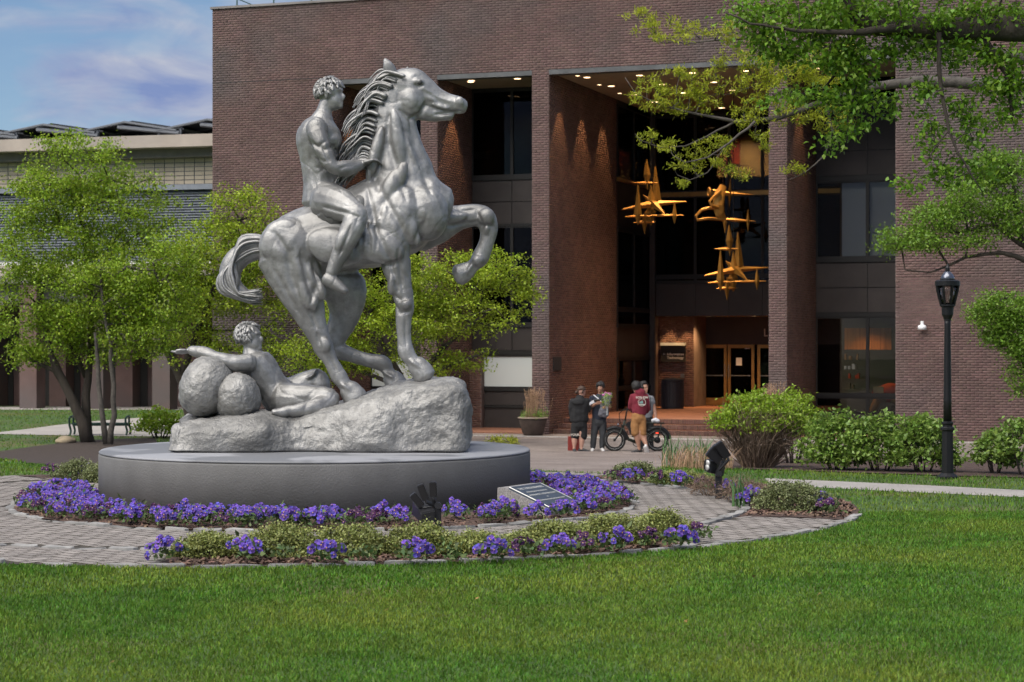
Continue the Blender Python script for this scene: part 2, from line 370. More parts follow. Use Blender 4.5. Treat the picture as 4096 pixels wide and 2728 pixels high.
def dens(pl, st=1.0):
    out = []
    for i, p in enumerate(pl):
        q = pl[(i + 1) % len(pl)]; n = max(1, int((Vector(q) - Vector(p)).length / st))
        out += [Vector(p).lerp(Vector(q), k / n) for k in range(n)]
    return out
PLAZA = front + back
tag(MB().sheet(dens(PLAZA), step=1.2).build('plaza', MATS['plaza_brick']), kind='structure')
# pale kerb line along the foot of the building
kb = MB()
for t0, t1 in ((tpx(1800), tpx(2196) + 0.3), (tpx(2196) + 0.3, tpx(3147)), (tpx(3147), tpx(4250))):
    n0 = -1.6 if t0 < 5 else -1.0
    kb.box(FT((t0 + t1) / 2, n0, hz(50) + 0.012), ((t1 - t0) / 2 - 0.01, 0.07, 0.012), Matrix.Rotation(-TH, 3, 'Z'))
tag(kb.build('kerb', MATS['kerb_white']), kind='structure')
# round paved court about the statue
court = MB().sheet(arcpts(R_OUT, 0, 360, 120)[:-1], step=0.8, lift=0.006).build('paving', MATS['paver_joint']); tag(court, kind='structure')
# beds: soil sheets
BEDS = {'front': (-93.5, -49), 'right': (-20, 50), 'back': (104, 133)}
def ring_sheet(r0, r1, a0, a1, name, matn, lift, n=60):
    o = arcpts(r1, a0, a1, n); i = arcpts(r0, a0, a1, n); mb = MB(); vs = []
    for p, q in zip(i, o): vs += [(p.x, p.y, hz(p.y) + lift), ((p.x + q.x) / 2, (p.y + q.y) / 2, hz((p.y + q.y) / 2) + lift + 0.016), (q.x, q.y, hz(q.y) + lift)]
    mb.add(vs, [(3 * k + j, 3 * k + j + 1, 3 * k + j + 4, 3 * k + j + 3) for k in range(n) for j in (0, 1)])
    return tag(mb.build(name, MATS[matn], smooth=True), kind='structure')
ring_sheet(RP - 0.3, R_BED, 0, 360, 'flower_bed_soil', 'mulch', 0.020, 120)
for k, (a0, a1) in BEDS.items(): ring_sheet(R_EDGE + 0.03, R_OUT + 0.02, a0, a1, 'flower_bed_soil', 'mulch', 0.010)
# herringbone pavers: the 300 nearest singly, the rest joined
PW, PL = 0.105, 0.21; cells = []
def in_bed(r, a):
    a = (a + 180) % 360 - 180
    return r > R_EDGE + 0.02 and any(a0 <= a <= a1 for a0, a1 in BEDS.values())
for i in range(-62, 63):
    for j in range(-62, 63):
        s = (i - j) % 4
        if s == 0: c = ((i + 1) * PW, (j + .5) * PW, 0)
        elif s == 3: c = ((i + .5) * PW, (j + 1) * PW, 1)
        else: continue
        ca, sa = math.cos(R(45)), math.sin(R(45)); x, y = c[0] * ca - c[1] * sa, c[0] * sa + c[1] * ca
        x += RC.x - RCO.x; r = math.hypot(x, y); a = math.degrees(math.atan2(y, x)); x -= RC.x - RCO.x
        if R_BED + 0.06 < math.hypot(x, y) and r < R_OUT - 0.02 and not in_bed(r, a) and abs(r - R_EDGE) > 0.10: cells.append((RC.x + x, RC.y + y, R(45) + c[2] * math.pi / 2))
cells.sort(key=lambda c: (c[1] if abs(c[0] / c[1]) < 0.26 else 99))
def paver_shape(mb, M, o):
    h = 0.013; bw = 0.009; L2, W2 = PL / 2 - 0.001, PW / 2 - 0.001
    vs = [(-L2, -W2, 0), (L2, -W2, 0), (L2, W2, 0), (-L2, W2, 0), (-L2 + bw, -W2 + bw, h), (L2 - bw, -W2 + bw, h), (L2 - bw, W2 - bw, h), (-L2 + bw, W2 - bw, h)]
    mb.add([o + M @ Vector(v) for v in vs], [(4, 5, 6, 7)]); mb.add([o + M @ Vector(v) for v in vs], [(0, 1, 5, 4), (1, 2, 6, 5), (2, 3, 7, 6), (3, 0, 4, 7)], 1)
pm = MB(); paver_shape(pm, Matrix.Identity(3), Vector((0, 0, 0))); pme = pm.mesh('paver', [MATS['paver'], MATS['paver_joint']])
rest = MB()
for k, (x, y, a) in enumerate(cells):
    tilt = Matrix.Rotation(rng.normal(0, 0.004), 3, 'X') @ Matrix.Rotation(rng.normal(0, 0.004), 3, 'Y'); z = hz(y) + 0.001 + rng.normal(0, 0.0008)
    if k < 300:
        o = link_mesh('paver', pme, court, (x, y, z)); o.rotation_euler = (Matrix.Rotation(a, 3, 'Z') @ tilt).to_euler()
    else: paver_shape(rest, Matrix.Rotation(a, 3, 'Z') @ tilt, Vector((x, y, z)))
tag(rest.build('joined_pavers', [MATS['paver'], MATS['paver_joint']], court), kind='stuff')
# split stones along the three circles
stm = []
for k in range(5):
    mb = MB(); n = 9; pts = []
    for i in range(n):
        w = 2 * math.pi * i / n; q = (1 + rng.normal(0, 0.10)); pts.append((0.13 * q * math.copysign(abs(math.cos(w)) ** .6, math.cos(w)), 0.052 * q * math.copysign(abs(math.sin(w)) ** .6, math.sin(w))))
    vs = [(x * 1.06, y * 1.06, 0) for x, y in pts] + [(x, y, 0.042 + rng.normal(0, 0.004)) for x, y in pts] + [(0, 0, 0.047)]
    mb.add(vs, [(i, (i + 1) % n, n + (i + 1) % n, n + i) for i in range(n)] + [(n + i, n + (i + 1) % n, 2 * n) for i in range(n)]); stm.append(mb.mesh('edging_stone', MATS['edge_stone']))
for rr, a0, a1 in ((R_BED + 0.02, -185, 40), (R_EDGE, -165, 60), (R_OUT + 0.01, -150, -15)):
    n = int(R(a1 - a0) * rr / 0.29)
    for k in range(n):
        a = a0 + (a1 - a0) * (k + 0.5 + rng.normal(0, 0.06)) / n; p = pol(rr + rng.normal(0, 0.012), a)
        if rng.random() < 0.06: continue
        o = link_mesh('edging_stone', stm[k % 5], court, (p.x, p.y, hz(p.y) - 0.016 + rng.normal(0, 0.006))); o.rotation_euler = (rng.normal(0, 0.05), rng.normal(0, 0.03), R(a + 90) + rng.normal(0, 0.09)); o.scale = (1 + rng.normal(0, 0.08), 1 + rng.normal(0, 0.15), 1)
# concrete path that joins the court from the right, and its far side
pa = [G(*p).xy for p in ((4700, 2012), (4096, 1990), (3700, 1972), (3300, 1952), (3080, 1938), (3060, 1914), (3300, 1924), (3700, 1942), (4096, 1962), (4700, 1985))]
tag(MB().sheet(dens(pa, 0.5), lift=0.004, step=0.7).build('path', MATS['path_concrete']), kind='structure')
# mulch bed on the right with its shrubs
rb = [G(*p).xy for p in ((2760, 1868), (2900, 1876), (3150, 1884), (3500, 1896), (3800, 1906), (4200, 1916), (4600, 1930), (4600, 1838), (4096, 1840), (3300, 1832), (2950, 1842), (2800, 1852))]
tag(MB().sheet(dens(rb, 0.4), lift=0.012, step=0.5).build('shrub_bed_soil', MATS['mulch']), kind='structure')
# dark soil bed under the trees on the left
lb = [G(*p).xy for p in ((-400, 1838), (0, 1806), (110, 1790), (240, 1774), (330, 1765), (420, 1758), (620, 1752), (640, 1800), (520, 1868), (360, 1874), (230, 1872), (100, 1852), (20, 1838))]
lbo = MB().sheet(dens(lb, 0.6), lift=0.010, step=0.8).build('tree_bed_soil', MATS['soil']); tag(lbo, kind='structure')
# curved pale path on the far left
lp = [G(*p).xy for p in ((-900, 1752), (-300, 1742), (0, 1738), (160, 1741), (300, 1743), (520, 1746), (800, 1748), (1100, 1745), (1100, 1672), (800, 1668), (560, 1672), (380, 1686), (240, 1700), (120, 1716), (0, 1730), (-300, 1738))]
tag(MB().sheet(dens(lp, 1.0), lift=0.012, step=2.0).build('path', MATS['path_concrete']), kind='structure')
tag(MB().sheet(dens([G(*p).xy for p in ((-600, 1640), (1100, 1640), (1100, 1628), (-600, 1628))], 2.0), lift=0.010, step=3).build('walkway', MATS['path_concrete']), kind='structure')
# ------------------------------------------------------------------ grass blades
def inside(poly, X, Y):
    c = np.zeros(len(X), bool); n = len(poly)
    for i in range(n):
        x0, y0 = poly[i][0], poly[i][1]; x1, y1 = poly[(i + 1) % n][0], poly[(i + 1) % n][1]
        with np.errstate(divide='ignore', invalid='ignore'):
            c ^= ((y0 > Y) != (y1 > Y)) & (X < (x1 - x0) * (Y - y0) / (y1 - y0 + 1e-12) + x0)
    return c
def lawn(n, y0, y1, hgt, wid, k, xr=None):
    # even cover per square metre inside the field of view plus a margin
    Y = np.sqrt(rng.uniform(y0 * y0, y1 * y1, n)); X = rng.uniform(-1, 1, n) * (Y * 0.268 + 0.4)
    if xr: X = np.sign(X) * (Y * .268 + .4 + rng.uniform(0, 1, n) * xr)
    keep = np.hypot(X - RCO.x, Y - RCO.y) > R_OUT + rng.uniform(0.0, 0.10, n)
    for pg in (PLAZA, pa, rb, lb, lp): keep &= ~inside([tuple(p) for p in pg], X, Y)
    keep &= ~((X > -9.5) & ((Y - FY) * CT + (X - FX) * ST > -0.2))
    X, Y = X[keep], Y[keep]; n = len(X); Z = hzn(Y)
    patch = np.array([noise.noise((x * 1.3, y * 1.3, 3.0)) for x, y in zip(X, Y)])
    h = hgt * rng.uniform(0.55, 1.25, n) * (1 + 0.35 * patch); w = wid * rng.uniform(0.7, 1.3, n)
    a = rng.uniform(0, 2 * np.pi, n); l = h * rng.uniform(0.1, 0.8, n); la = rng.uniform(0, 2 * np.pi, n)
    dx, dy = np.cos(a) * w, np.sin(a) * w; lx, ly = np.cos(la) * l, np.sin(la) * l
    b0 = np.stack([X - dx, Y - dy, Z], 1); b1 = np.stack([X + dx, Y + dy, Z], 1)
    m0 = np.stack([X - dx * .8 + lx * .35, Y - dy * .8 + ly * .35, Z + h * .6], 1); m1 = np.stack([X + dx * .8 + lx * .35, Y + dy * .8 + ly * .35, Z + h * .6], 1)
    t0 = np.stack([X - dx * .12 + lx, Y - dy * .12 + ly, Z + h], 1); t1 = np.stack([X + dx * .12 + lx, Y + dy * .12 + ly, Z + h], 1)
    V = np.stack([b0, b1, m1, m0, t1, t0], 1).reshape(-1, 3); i = np.arange(n)[:, None] * 6
    Q = np.concatenate([i + np.array([[0, 1, 2, 3]]), i + np.array([[3, 2, 4, 5]])], 0)
    return V, Q
parts_ = [lawn(150000, 9.0, 13.5, 0.025, 0.0030, 0), lawn(175000, 13.5, 20.0, 0.027, 0.0044, 0), lawn(60000, 20, 30, 0.036, 0.005, 0), lawn(50000, 30, 76, 0.05, 0.010, 0), lawn(45000, 9, 34, 0.032, 0.006, 0, 4.5)]
V = []; Q = []; nb = 0
for v, q in parts_: V.append(v); Q.append(q + nb); nb += len(v)
gr = link_mesh('grass', mesh_np('grass', np.concatenate(V), np.concatenate(Q), MATS['grass_blade'])); tag(gr, 'short green lawn grass covering the ground around the paved court', 'grass', kind='stuff')
# ------------------------------------------------------------------ brick building
RZ = Matrix.Rotation(-TH, 3, 'Z')
bb = thing('brick_building', 'dark red brick building with deep entrance bays, tall piers and a flat roof', 'building', FT(0, 0, ZP))
def tb(mb, t0, t1, n0, n1, z0, z1, mi=0): return mb.box(FT((t0 + t1) / 2, (n0 + n1) / 2, (z0 + z1) / 2), ((t1 - t0) / 2, (n1 - n0) / 2, (z1 - z0) / 2), RZ, mi)
def part(name, m, parent, *boxes, bevel=0.0):
    mb = MB()
    for b_ in boxes: tb(mb, *b_)
    return mb.build(name, MATS[m], parent, bevel=bevel)
TL, A0, A1, B0, B1, C0, C1, D0, D1, TR = [tpx(u) for u in (850, 1328, 1683, 1749, 2128, 2196, 3075, 3147, 3582, 4700)]
NA, NB, NC, ND = 2.8, 2.8, 6.6, 4.1; NBK = 10.5
zH = zpx(279, C0); zL = zpx(298, C0); zT = zpx(38, TL); zC = zpx(29, TL); zS = zL + 0.06; ZL = ZP + 0.42
wall = part('wall', 'mortar', bb, (TL, TR, 0, 0.6, zH, zT), (TL, A0 - 0.5, 0, 0.6, ZP - .3, zH), (A0 - 0.5, A0, 0, NA, ZP - .3, zH - .001), (A1, B0, 0, NB, ZP - .3, zH - .001), (B1, C0, 0, NC, ZP - .3, zH - .001),
            (C1, D0, 0, ND, ZP - .3, zH - .001), (D1, TR, 0, ND, ZP - .3, zH - .001), (B0 + .01, tpx(1926, 2.55), 2.55, 2.79, ZP - .3, zpx(1405, B0, 2.7)))
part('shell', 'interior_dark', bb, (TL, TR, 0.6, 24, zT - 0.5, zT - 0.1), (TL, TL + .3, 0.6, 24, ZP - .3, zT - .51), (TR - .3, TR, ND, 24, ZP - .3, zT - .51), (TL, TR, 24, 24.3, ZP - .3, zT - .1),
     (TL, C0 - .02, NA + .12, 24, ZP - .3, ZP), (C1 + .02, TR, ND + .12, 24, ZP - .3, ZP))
part('coping', 'coping_metal', bb, (TL - .05, TR, -0.06, 0.66, zT, zC))
for a, c in ((A0, A1), (B0, B1), (C0, C1), (D0, D1)): part('lintel', 'lintel_steel', bb, (a, c, -0.012, 0.35, zL, zH - .002))
# bricks
CO, MODU = 0.0677, 0.2032
def brick_run(s0, s1, z0, z1, point, along, normal, out):
    nc = int(round((z1 - z0) / CO)); h = (z1 - z0) / nc
    for c in range(nc):
        off = (c % 2) * MODU / 2; k0 = math.floor((s0 - off) / MODU)
        while True:
            a = max(s0, k0 * MODU + off); e = min(s1, (k0 + 1) * MODU + off); k0 += 1
            if a >= s1: break
            if e - a < 0.04: continue
            out.append((point((a + e) / 2, z0 + (c + .5) * h), (e - a) / 2 - 0.005, h / 2 - 0.005, along, normal))
AL, NM, JN = Vector((CT, -ST, 0)), Vector((-ST, -CT, 0)), Vector((ST, CT, 0))
runs = []; warm = []
def fr(t0, t1, z0, z1, n=0.0, o=None): brick_run(t0, t1, z0, z1, lambda s, z: FT(s, n, z), AL, NM, runs if o is None else o)
def jb(t, n0, n1, z0, z1, o=None): brick_run(n0, n1, z0, z1, lambda s, z: FT(t, s, z), JN, AL, warm if o is None else o)
fr(TL, TR, zH, zT); fr(TL, A0, ZP, zH); fr(A1, B0, ZP, zH); fr(B1, C0, ZP, zH); fr(C1, D0, ZP, zH)
wright = []; fr(D1, TR, ZP, zH, 0.0, wright)
jb(A0, 0.0, NA, ZP, zS); jb(B0, 0.0, NB, ZP, zS); jb(C0, 0.0, NC, ZP, zS); jb(D0, 0.0, ND, ZP, zS)
fr(B0 + .01, tpx(1926, 2.55), ZP, zpx(1405, B0, 2.7), 2.55, warm)
def brick_block(c, hl, hh, al, nm, e=0.009, bw=0.003):
    up = Vector((0, 0, 1)); vs = []
    for x, y in ((-1, -1), (1, -1), (1, 1), (-1, 1)): vs.append(c + al * (hl * x) + up * (hh * y))
    for x, y in ((-1, -1), (1, -1), (1, 1), (-1, 1)): vs.append(c + al * ((hl - bw) * x) + up * ((hh - bw) * y) + nm * e)
    return vs
BQ = np.array([(4, 5, 6, 7), (0, 1, 5, 4), (1, 2, 6, 5), (2, 3, 7, 6), (3, 0, 4, 7)], np.int32)
def bricks_joined(lst, name, m, parent):
    org = worldloc(parent); V = np.array([[tuple(p - org) for p in brick_block(*b_)] for b_ in lst], np.float32)
    i = (np.arange(len(lst)) * 8)[:, None, None]; Q = (BQ[None] + i).reshape(-1, 4)
    return tag(link_mesh(name, mesh_np(name, V, Q, MATS[m]), parent), kind='stuff')
single = [b_ for b_ in wright if abs(b_[1] - (MODU / 2 - .005)) < 1e-4 and tpx(3590) < ((b_[0].x - FX) * CT - (b_[0].y - FY) * ST) < tpx(3985) and 2.2 < b_[0].z < 3.42][:299]
sid = {id(b_) for b_ in single}; org = worldloc(bb)
bme = bpy.data.meshes.new('brick'); bme.from_pydata([tuple(p) for p in brick_block(Vector(), MODU / 2 - .005, single[0][2], Vector((1, 0, 0)), Vector((0, -1, 0)))], [], [tuple(q) for q in BQ]); bme.materials.append(MATS['brick'])
for b_ in single: o = link_mesh('brick', bme, bb, b_[0] - org); o.rotation_euler = (0, 0, -TH)
bricks_joined([b_ for b_ in runs + wright if id(b_) not in sid], 'brick_courses', 'brick', bb); bricks_joined(warm, 'brick_courses', 'brick_warm', bb)
# glazed bays
def bay(t0, t1, n, uref, rows, mull, side=False):
    """rows: (kind, v0, v1); mull: photo columns of the mullions"""
    if not side:
        Z = lambda v: zpx(v, tpx(uref, n), n); box = lambda mb, a, e, d0, d1, z0, z1: tb(mb, a, e, n + d0, n + d1, z0, z1)
        edges = [t0] + [tpx(u, n) for u in mull] + [t1]
    else:                                              # a wall running inwards at facade position t0
        Z = lambda v: zpx(v, t0, uref); box = lambda mb, a, e, d0, d1, z0, z1: tb(mb, t0 + .02 - d1, t0 + .02 - d0, a, e, z0, z1)
        edges = [n] + list(mull) + [t1]
    for kind, v0, v1 in rows:
        z0, z1 = Z(v1), Z(v0)
        if kind == 'bar' or kind == 'gold_bar':
            mb = MB(); box(mb, edges[0], edges[-1], -0.05, 0.10, z0, z1); mb.build('sill' if kind == 'bar' else 'railing_band', MATS['dark_frame' if kind == 'bar' else 'gold_frame'], bb); continue
        for a, e in zip(edges[:-1], edges[1:]):
            if kind == 'panel':
                mb = MB(); box(mb, a + .012, e - .012, 0.0, 0.06, z0 + .012, z1 - .012); mb.build('spandrel_panel', MATS['bronze_panel'], bb)
                mb = MB(); box(mb, a, e, 0.03, 0.09, z0, z1); mb.build('panel_backing', MATS['dark_frame'], bb)
            else:
                w = 0.045; mb = MB()
                box(mb, a, a + w, -0.03, 0.07, z0, z1); box(mb, e - w, e, -0.03, 0.07, z0, z1); box(mb, a + w, e - w, -0.028, 0.068, z0, z0 + w); box(mb, a + w, e - w, -0.028, 0.068, z1 - w, z1)
                wf = mb.build('window', MATS['dark_frame'], bb)
                mb = MB(); box(mb, a + w, e - w, 0.015, 0.025, z0 + w, z1 - w); mb.build('pane', MATS[{'glass': 'window_glass', 'dark': 'dark_glass', 'frost': 'frosted'}[kind]], wf)
rowsB = [('bar', 352, 362), ('dark', 362, 705), ('bar', 705, 721), ('panel', 721, 808), ('panel', 808, 897), ('bar', 897, 906), ('dark', 906, 1296), ('bar', 1296, 1310), ('panel', 1310, 1402), ('bar', 1402, 1419)]
bay(A0, A1, NA, 1500, [('bar', 352, 368), ('dark', 368, 712), ('panel', 712, 900), ('dark', 900, 1296), ('panel', 1296, 1419), ('frost', 1419, 1550), ('panel', 1550, 1720)], [1560])
bay(B0, B1, NB, 2000, rowsB, [2048])
bay(tpx(1926, NB), B1, NB, 2000, [('frost', 1419, 1552), ('bar', 1552, 1564), ('panel', 1564, 1622), ('bar', 1622, 1630), ('panel', 1630, 1716)], [])
bay(D0, D1, ND, 3400, [('dark', 285, 445), ('bar', 445, 475), ('panel', 475, 603), ('panel', 603, 702), ('bar', 702, 724), ('glass', 724, 1031), ('bar', 1031, 1049), ('panel', 1049, 1151), ('panel', 1151, 1250), ('bar', 1250, 1267),
                       ('glass', 1267, 1578), ('bar', 1578, 1588), ('glass', 1588, 1652), ('panel', 1652, 1745)], [3470])
bay(C0, NBK, NC, 8.6, [('dark', 445, 728), ('gold_bar', 728, 742), ('panel', 742, 922), ('bar', 922, 932), ('dark', 932, 1236), ('bar', 1236, 1244), ('dark', 1244, 1302), ('bar', 1302, 1312), ('panel', 1312, 1428), ('bar', 1428, 1436), ('glass', 1436, 1545), ('bar', 1545, 1553), ('glass', 1553, 1640)], [8.5], side=True)
part('mullion', 'bronze_panel', bb, (C0 + .03, C0 + .21, NBK - .2, NBK - .02, ZL, zS))
bay(C0, C1 + 1.5, NBK, 2850, [('bar', 452, 462), ('dark', 462, 766), ('gold_bar', 766, 784), ('dark', 784, 1102), ('bar', 1102, 1110), ('dark', 1110, 1126), ('bar', 1126, 1134), ('panel', 1134, 1264)], [2606 + 175, 2606 + 310, 3050])
# floors, ceilings and dark rooms behind the glass
for a, c, n in ((A0, A1, NA), (B0, B1, NB), (D0, D1, ND)):
    part('soffit', 'soffit', bb, (a + .002, c - .002, 0.36, n - .06, zS, zS + .1))
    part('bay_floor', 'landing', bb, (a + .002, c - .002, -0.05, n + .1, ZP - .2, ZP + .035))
sof = part('soffit', 'soffit', bb, (C0 + .012, C1 - .002, 0.36, NBK - .06, zS, zS + .1))
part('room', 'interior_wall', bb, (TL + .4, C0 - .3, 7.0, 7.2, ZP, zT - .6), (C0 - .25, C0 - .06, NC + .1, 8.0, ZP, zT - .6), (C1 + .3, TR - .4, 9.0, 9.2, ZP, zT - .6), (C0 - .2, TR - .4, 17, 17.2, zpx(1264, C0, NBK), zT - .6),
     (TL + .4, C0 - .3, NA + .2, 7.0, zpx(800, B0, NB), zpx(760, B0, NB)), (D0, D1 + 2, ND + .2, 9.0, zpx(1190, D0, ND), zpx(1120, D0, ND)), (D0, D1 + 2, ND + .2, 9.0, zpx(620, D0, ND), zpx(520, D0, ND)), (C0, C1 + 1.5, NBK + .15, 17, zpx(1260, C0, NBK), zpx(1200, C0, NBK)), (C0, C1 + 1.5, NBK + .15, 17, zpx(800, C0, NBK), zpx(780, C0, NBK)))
part('blind', 'blind', bb, (tpx(3368, ND + .25), D1 + .6, ND + .25, ND + .27, zpx(1028, D0, ND), zpx(726, D0, ND)), (tpx(3300, ND + .25), D1 + .6, ND + .25, ND + .27, zpx(440, D0, ND), zpx(340, D0, ND)))
part('interior_partition', 'cream_wall', bb, (tpx(2868, 14), tpx(3130, 14), 14.0, 14.1, zpx(696, 6, 14), zpx(500, 6, 14)))
part('wall_painting', 'red_paint', bb, (tpx(2905, 13.95), tpx(2960, 13.95), 13.93, 13.97, zpx(645, 6, 14), zpx(540, 6, 14)))
ln = part('floor_lamp', 'white_band', bb, (tpx(1903, 4.2), tpx(1956, 4.2), 4.0, 4.35, zpx(636, B0, 4.2), zpx(609, B0, 4.2)))
# vestibule under the back wall
vz = zpx(1264, C0, NBK)
part('vestibule_soffit', 'soffit', bb, (C0 - .05, C1 + 1.5, NBK + .11, 14.5, vz, vz + .08))
sg0, sg1 = C0 + 0.25, tpx(2775, 11.5)
part('vestibule_wall', 'mortar', bb, (C0 - .05, sg1, 11.5, 14.4, ZL, vz - .005)); part('vestibule_wall', 'mortar', bb, (C1 + 1.5, C1 + 1.7, NBK, 14.5, ZL, vz - .005)); part('vestibule_wall', 'mortar', bb, (C0 - .25, C0, NBK + .1, 11.49, ZL, vz - .005))
ves = []; fr(C0, sg1, ZL, vz - .01, 11.5, ves); bricks_joined(ves, 'brick_courses', 'brick_warm', bb)
dn = 13.2; dh = zpx(1378, tpx(2900, dn), dn)
part('door_header', 'bronze_panel', bb, (sg1, C1 + 1.5, dn - .05, dn + .1, dh, vz - .006))
def door(u0, u1, hand):
    a, e = tpx(u0, dn), tpx(u1, dn)
    fr_ = part('door', 'gold_frame', bb, (a, a + .10, dn - .04, dn + .04, ZL + .02, dh - .004), (e - .10, e, dn - .04, dn + .04, ZL + .02, dh - .004), (a + .1, e - .1, dn - .038, dn + .038, dh - .12, dh - .006), (a + .1, e - .1, dn - .038, dn + .038, ZL + .02, ZL + .26))
    part('pane', 'dark_glass', fr_, (a + .1, e - .1, dn - .01, dn + .0, ZL + .26, dh - .12))
    part('push_bar', 'galvanised', fr_, (a + .12, e - .12, dn - .09, dn - .06, ZL + 1.0, ZL + 1.03)); hx = e - .05 if hand > 0 else a + .05
    part('pull_handle', 'galvanised', fr_, (hx - .012, hx + .012, dn - .11, dn - .085, ZL + .95, ZL + 1.4)); return fr_
dd1 = door(2800, 2908, 1); dd2 = door(2912, 3018, -1); door(3030, 3140, 1)
part('notice', 'white_band', dd2, (tpx(2945, dn), tpx(2968, dn), dn - .022, dn - .016, zpx(1463, 5.5, dn), zpx(1432, 5.5, dn)), (tpx(2980, dn), tpx(3000, dn), dn - .022, dn - .016, zpx(1396, 5.5, dn), zpx(1386, 5.5, dn)))
sgn = part('wall_sign', 'interior_dark', bb, (tpx(2643, 11.4), tpx(2741, 11.4), 11.42, 11.47, zpx(1448, 3, 11.4), zpx(1383, 3, 11.4)))
part('sign_cap', 'frosted', sgn, (tpx(2643, 11.4), tpx(2741, 11.4), 11.34, 11.48, zpx(1382.5, 3, 11.4), zpx(1371, 3, 11.4)))
def txt_on_facade(name, body, u, v, n, size, m, parent):
    t = tpx(u, n); return text_mesh(name, body, size, MATS[m], frame(FT(t, n, zpx(v, t, n)), AL, (0, 0, 1), NM), parent, align='LEFT', extrude=0.001)
txt_on_facade('lettering', 'Information\nTechnology', 2668, 1421, 11.41, 0.12, 'white_band', sgn)
ar = MB(); p0 = FT(tpx(2652, 11.4), 11.41, zpx(1417, 3, 11.4))
for a, c in (((0, 0), (.08, 0)), ((0, 0), (.035, .03)), ((0, 0), (.035, -.03))): ar.tube([p0 + AL * a[0] + Vector((0, 0, a[1])), p0 + AL * c[0] + Vector((0, 0, c[1]))], .006, 4)
ar.build('arrow', MATS['white_band'], sgn)
part('doorbell_box', 'galvanised', bb, (tpx(2722, 11.4), tpx(2735, 11.4), 11.40, 11.48, zpx(1513, 3, 11.4), zpx(1496, 3, 11.4)))
jt = C0 + .02; jn0, jn1 = 0.30, 1.0
part('bronze_plaque', 'interior_dark', bb, (jt - .005, jt + .02, jn0, jn1, zpx(1482, C0, .5), zpx(1428, C0, .5)))
part('entrance_letter', 'white_band', bb, (tpx(3056, dn - .1), tpx(3060, dn - .1), dn - .09, dn - .06, zpx(1345, 6, dn), zpx(1315, 6, dn)), (tpx(3060, dn - .1), tpx(3072, dn - .1), dn - .09, dn - .06, zpx(1345, 6, dn), zpx(1341, 6, dn)))
# recessed downlights: trims with glowing lenses, some with the lamp that lights the wall
def inv(u, v, z):
    Y = (z - CAM) * F / (CV - v); X = (u - CU) / F * Y; return CT * (X - FX) - ST * (Y - FY), ST * (X - FX) + CT * (Y - FY)
lm = MB(); lm.lathe((0, 0, 0), [(0.13, 0.0), (0.13, -0.012), (0.10, -0.014), (0.10, 0.0)], 16); trim = lm.mesh('downlight', MATS['downlight_trim'])
lm = MB(); lm.lathe((0, 0, 0), [(0.098, -0.006), (0.098, -0.010), (0.0, -0.012)], 16); lens = lm.mesh('lens', MATS['warm_lamp'])
def downlight(t, n, z, power=0, size=70, aim=(0, 0, -1), blend=0.5, scale=1.0, col=(1.0, 0.56, 0.24)):
    o = link_mesh('downlight', trim, bb, FT(t, n, z - .002) - org); o.scale = (scale,) * 3; link_mesh('lens', lens, o)
    if power:
        ld = bpy.data.lights.new('downlight_lamp', 'SPOT'); ld.energy = power; ld.color = col; ld.spot_size = R(size); ld.spot_blend = blend; ld.shadow_soft_size = 0.08
        lo = bpy.data.objects.new('downlight_lamp', ld); COL.objects.link(lo); lo.parent = o; lo.location = (0, 0, -0.04); d = Vector(aim); d = RZ @ d
        lo.rotation_euler = d.to_track_quat('-Z', 'Y').to_euler()
for q, (u, v) in enumerate(((2348, 308), (2445, 343), (2534, 377), (2619, 407), (2558, 300), (2647, 336), (2731, 370), (2770, 290), (2855, 327), (2930, 360), (2985, 282), (2886, 430))):
    t, n = inv(u, v, zS); downlight(t, min(n, NBK - .3), zS, 430 if q in (5, 6, 8, 9) else 0, 66, blend=0.8, col=(1.0, .62, .30))
for n in (0.9, 3.0, 5.1): downlight(C0 + .55, n, zS, 150, 52, (-.08, 0, -1), 0.35, scale=.6)
for u, v in ((1885, 321), (2070, 313)):
    t, n = inv(u, v, zS); downlight(t, max(n, .5), zS)
downlight(B0 + .6, 1.1, zS, 140, 52, (-.08, 0, -1), 0.35); downlight(A0 + .6, 1.3, zS, 140, 52, (-.08, 0, -1), 0.35); downlight(D0 + .6, 1.6, zS, 90, 52, (-.08, 0, -1), 0.4)
for u in (2835, 3015): downlight(tpx(u, 11.6), 11.6, vz, 130, 120, blend=0.8, scale=.8)
for u in (2672, 2742): downlight(tpx(u, 11.2), 11.15, vz, 60, 60, (0, .12, -1), 0.4, scale=.6)
downlight(tpx(2960, 13), 12.6, zpx(470, 6, 13), 700, 100, (0, .4, -1), 0.8, scale=.7)
# things behind the right window: curtain, shelves, and the dark course line on the left wall
mat('curtain', (0.42, 0.17, 0.04), 0.9, var=.3, scale=3, stretch=(6, 6, .2)); mat('chair_red', (0.45, 0.05, 0.02), 0.8); mat('cloth_ochre', (0.40, 0.22, 0.07), 0.85)
cn = 6.2; part('curtain', 'curtain', bb, (tpx(3378, cn), tpx(3565, cn), cn, cn + .06, zpx(1398, 8, cn), zpx(1312, 8, cn)))
for v in (1440, 1478, 1515, 1555): part('shelf', 'interior_wall', bb, (tpx(3370, cn + .8), tpx(3470, cn + .8), cn + .6, cn + .9, zpx(v + 3, 8, cn + .8), zpx(v, 8, cn + .8)))
for k in range(14): u = 3374 + rng.uniform(0, 85); v = (1440, 1478, 1515, 1555)[k % 4]; h_ = rng.uniform(14, 26); part('book', ['cloth_ochre', 'white_band', 'chair_red', 'interior_wall'][k % 4], bb, (tpx(u, cn + .7), tpx(u + 7, cn + .7), cn + .62, cn + .82, zpx(v - 1, 8, cn + .75), zpx(v - h_, 8, cn + .75)))
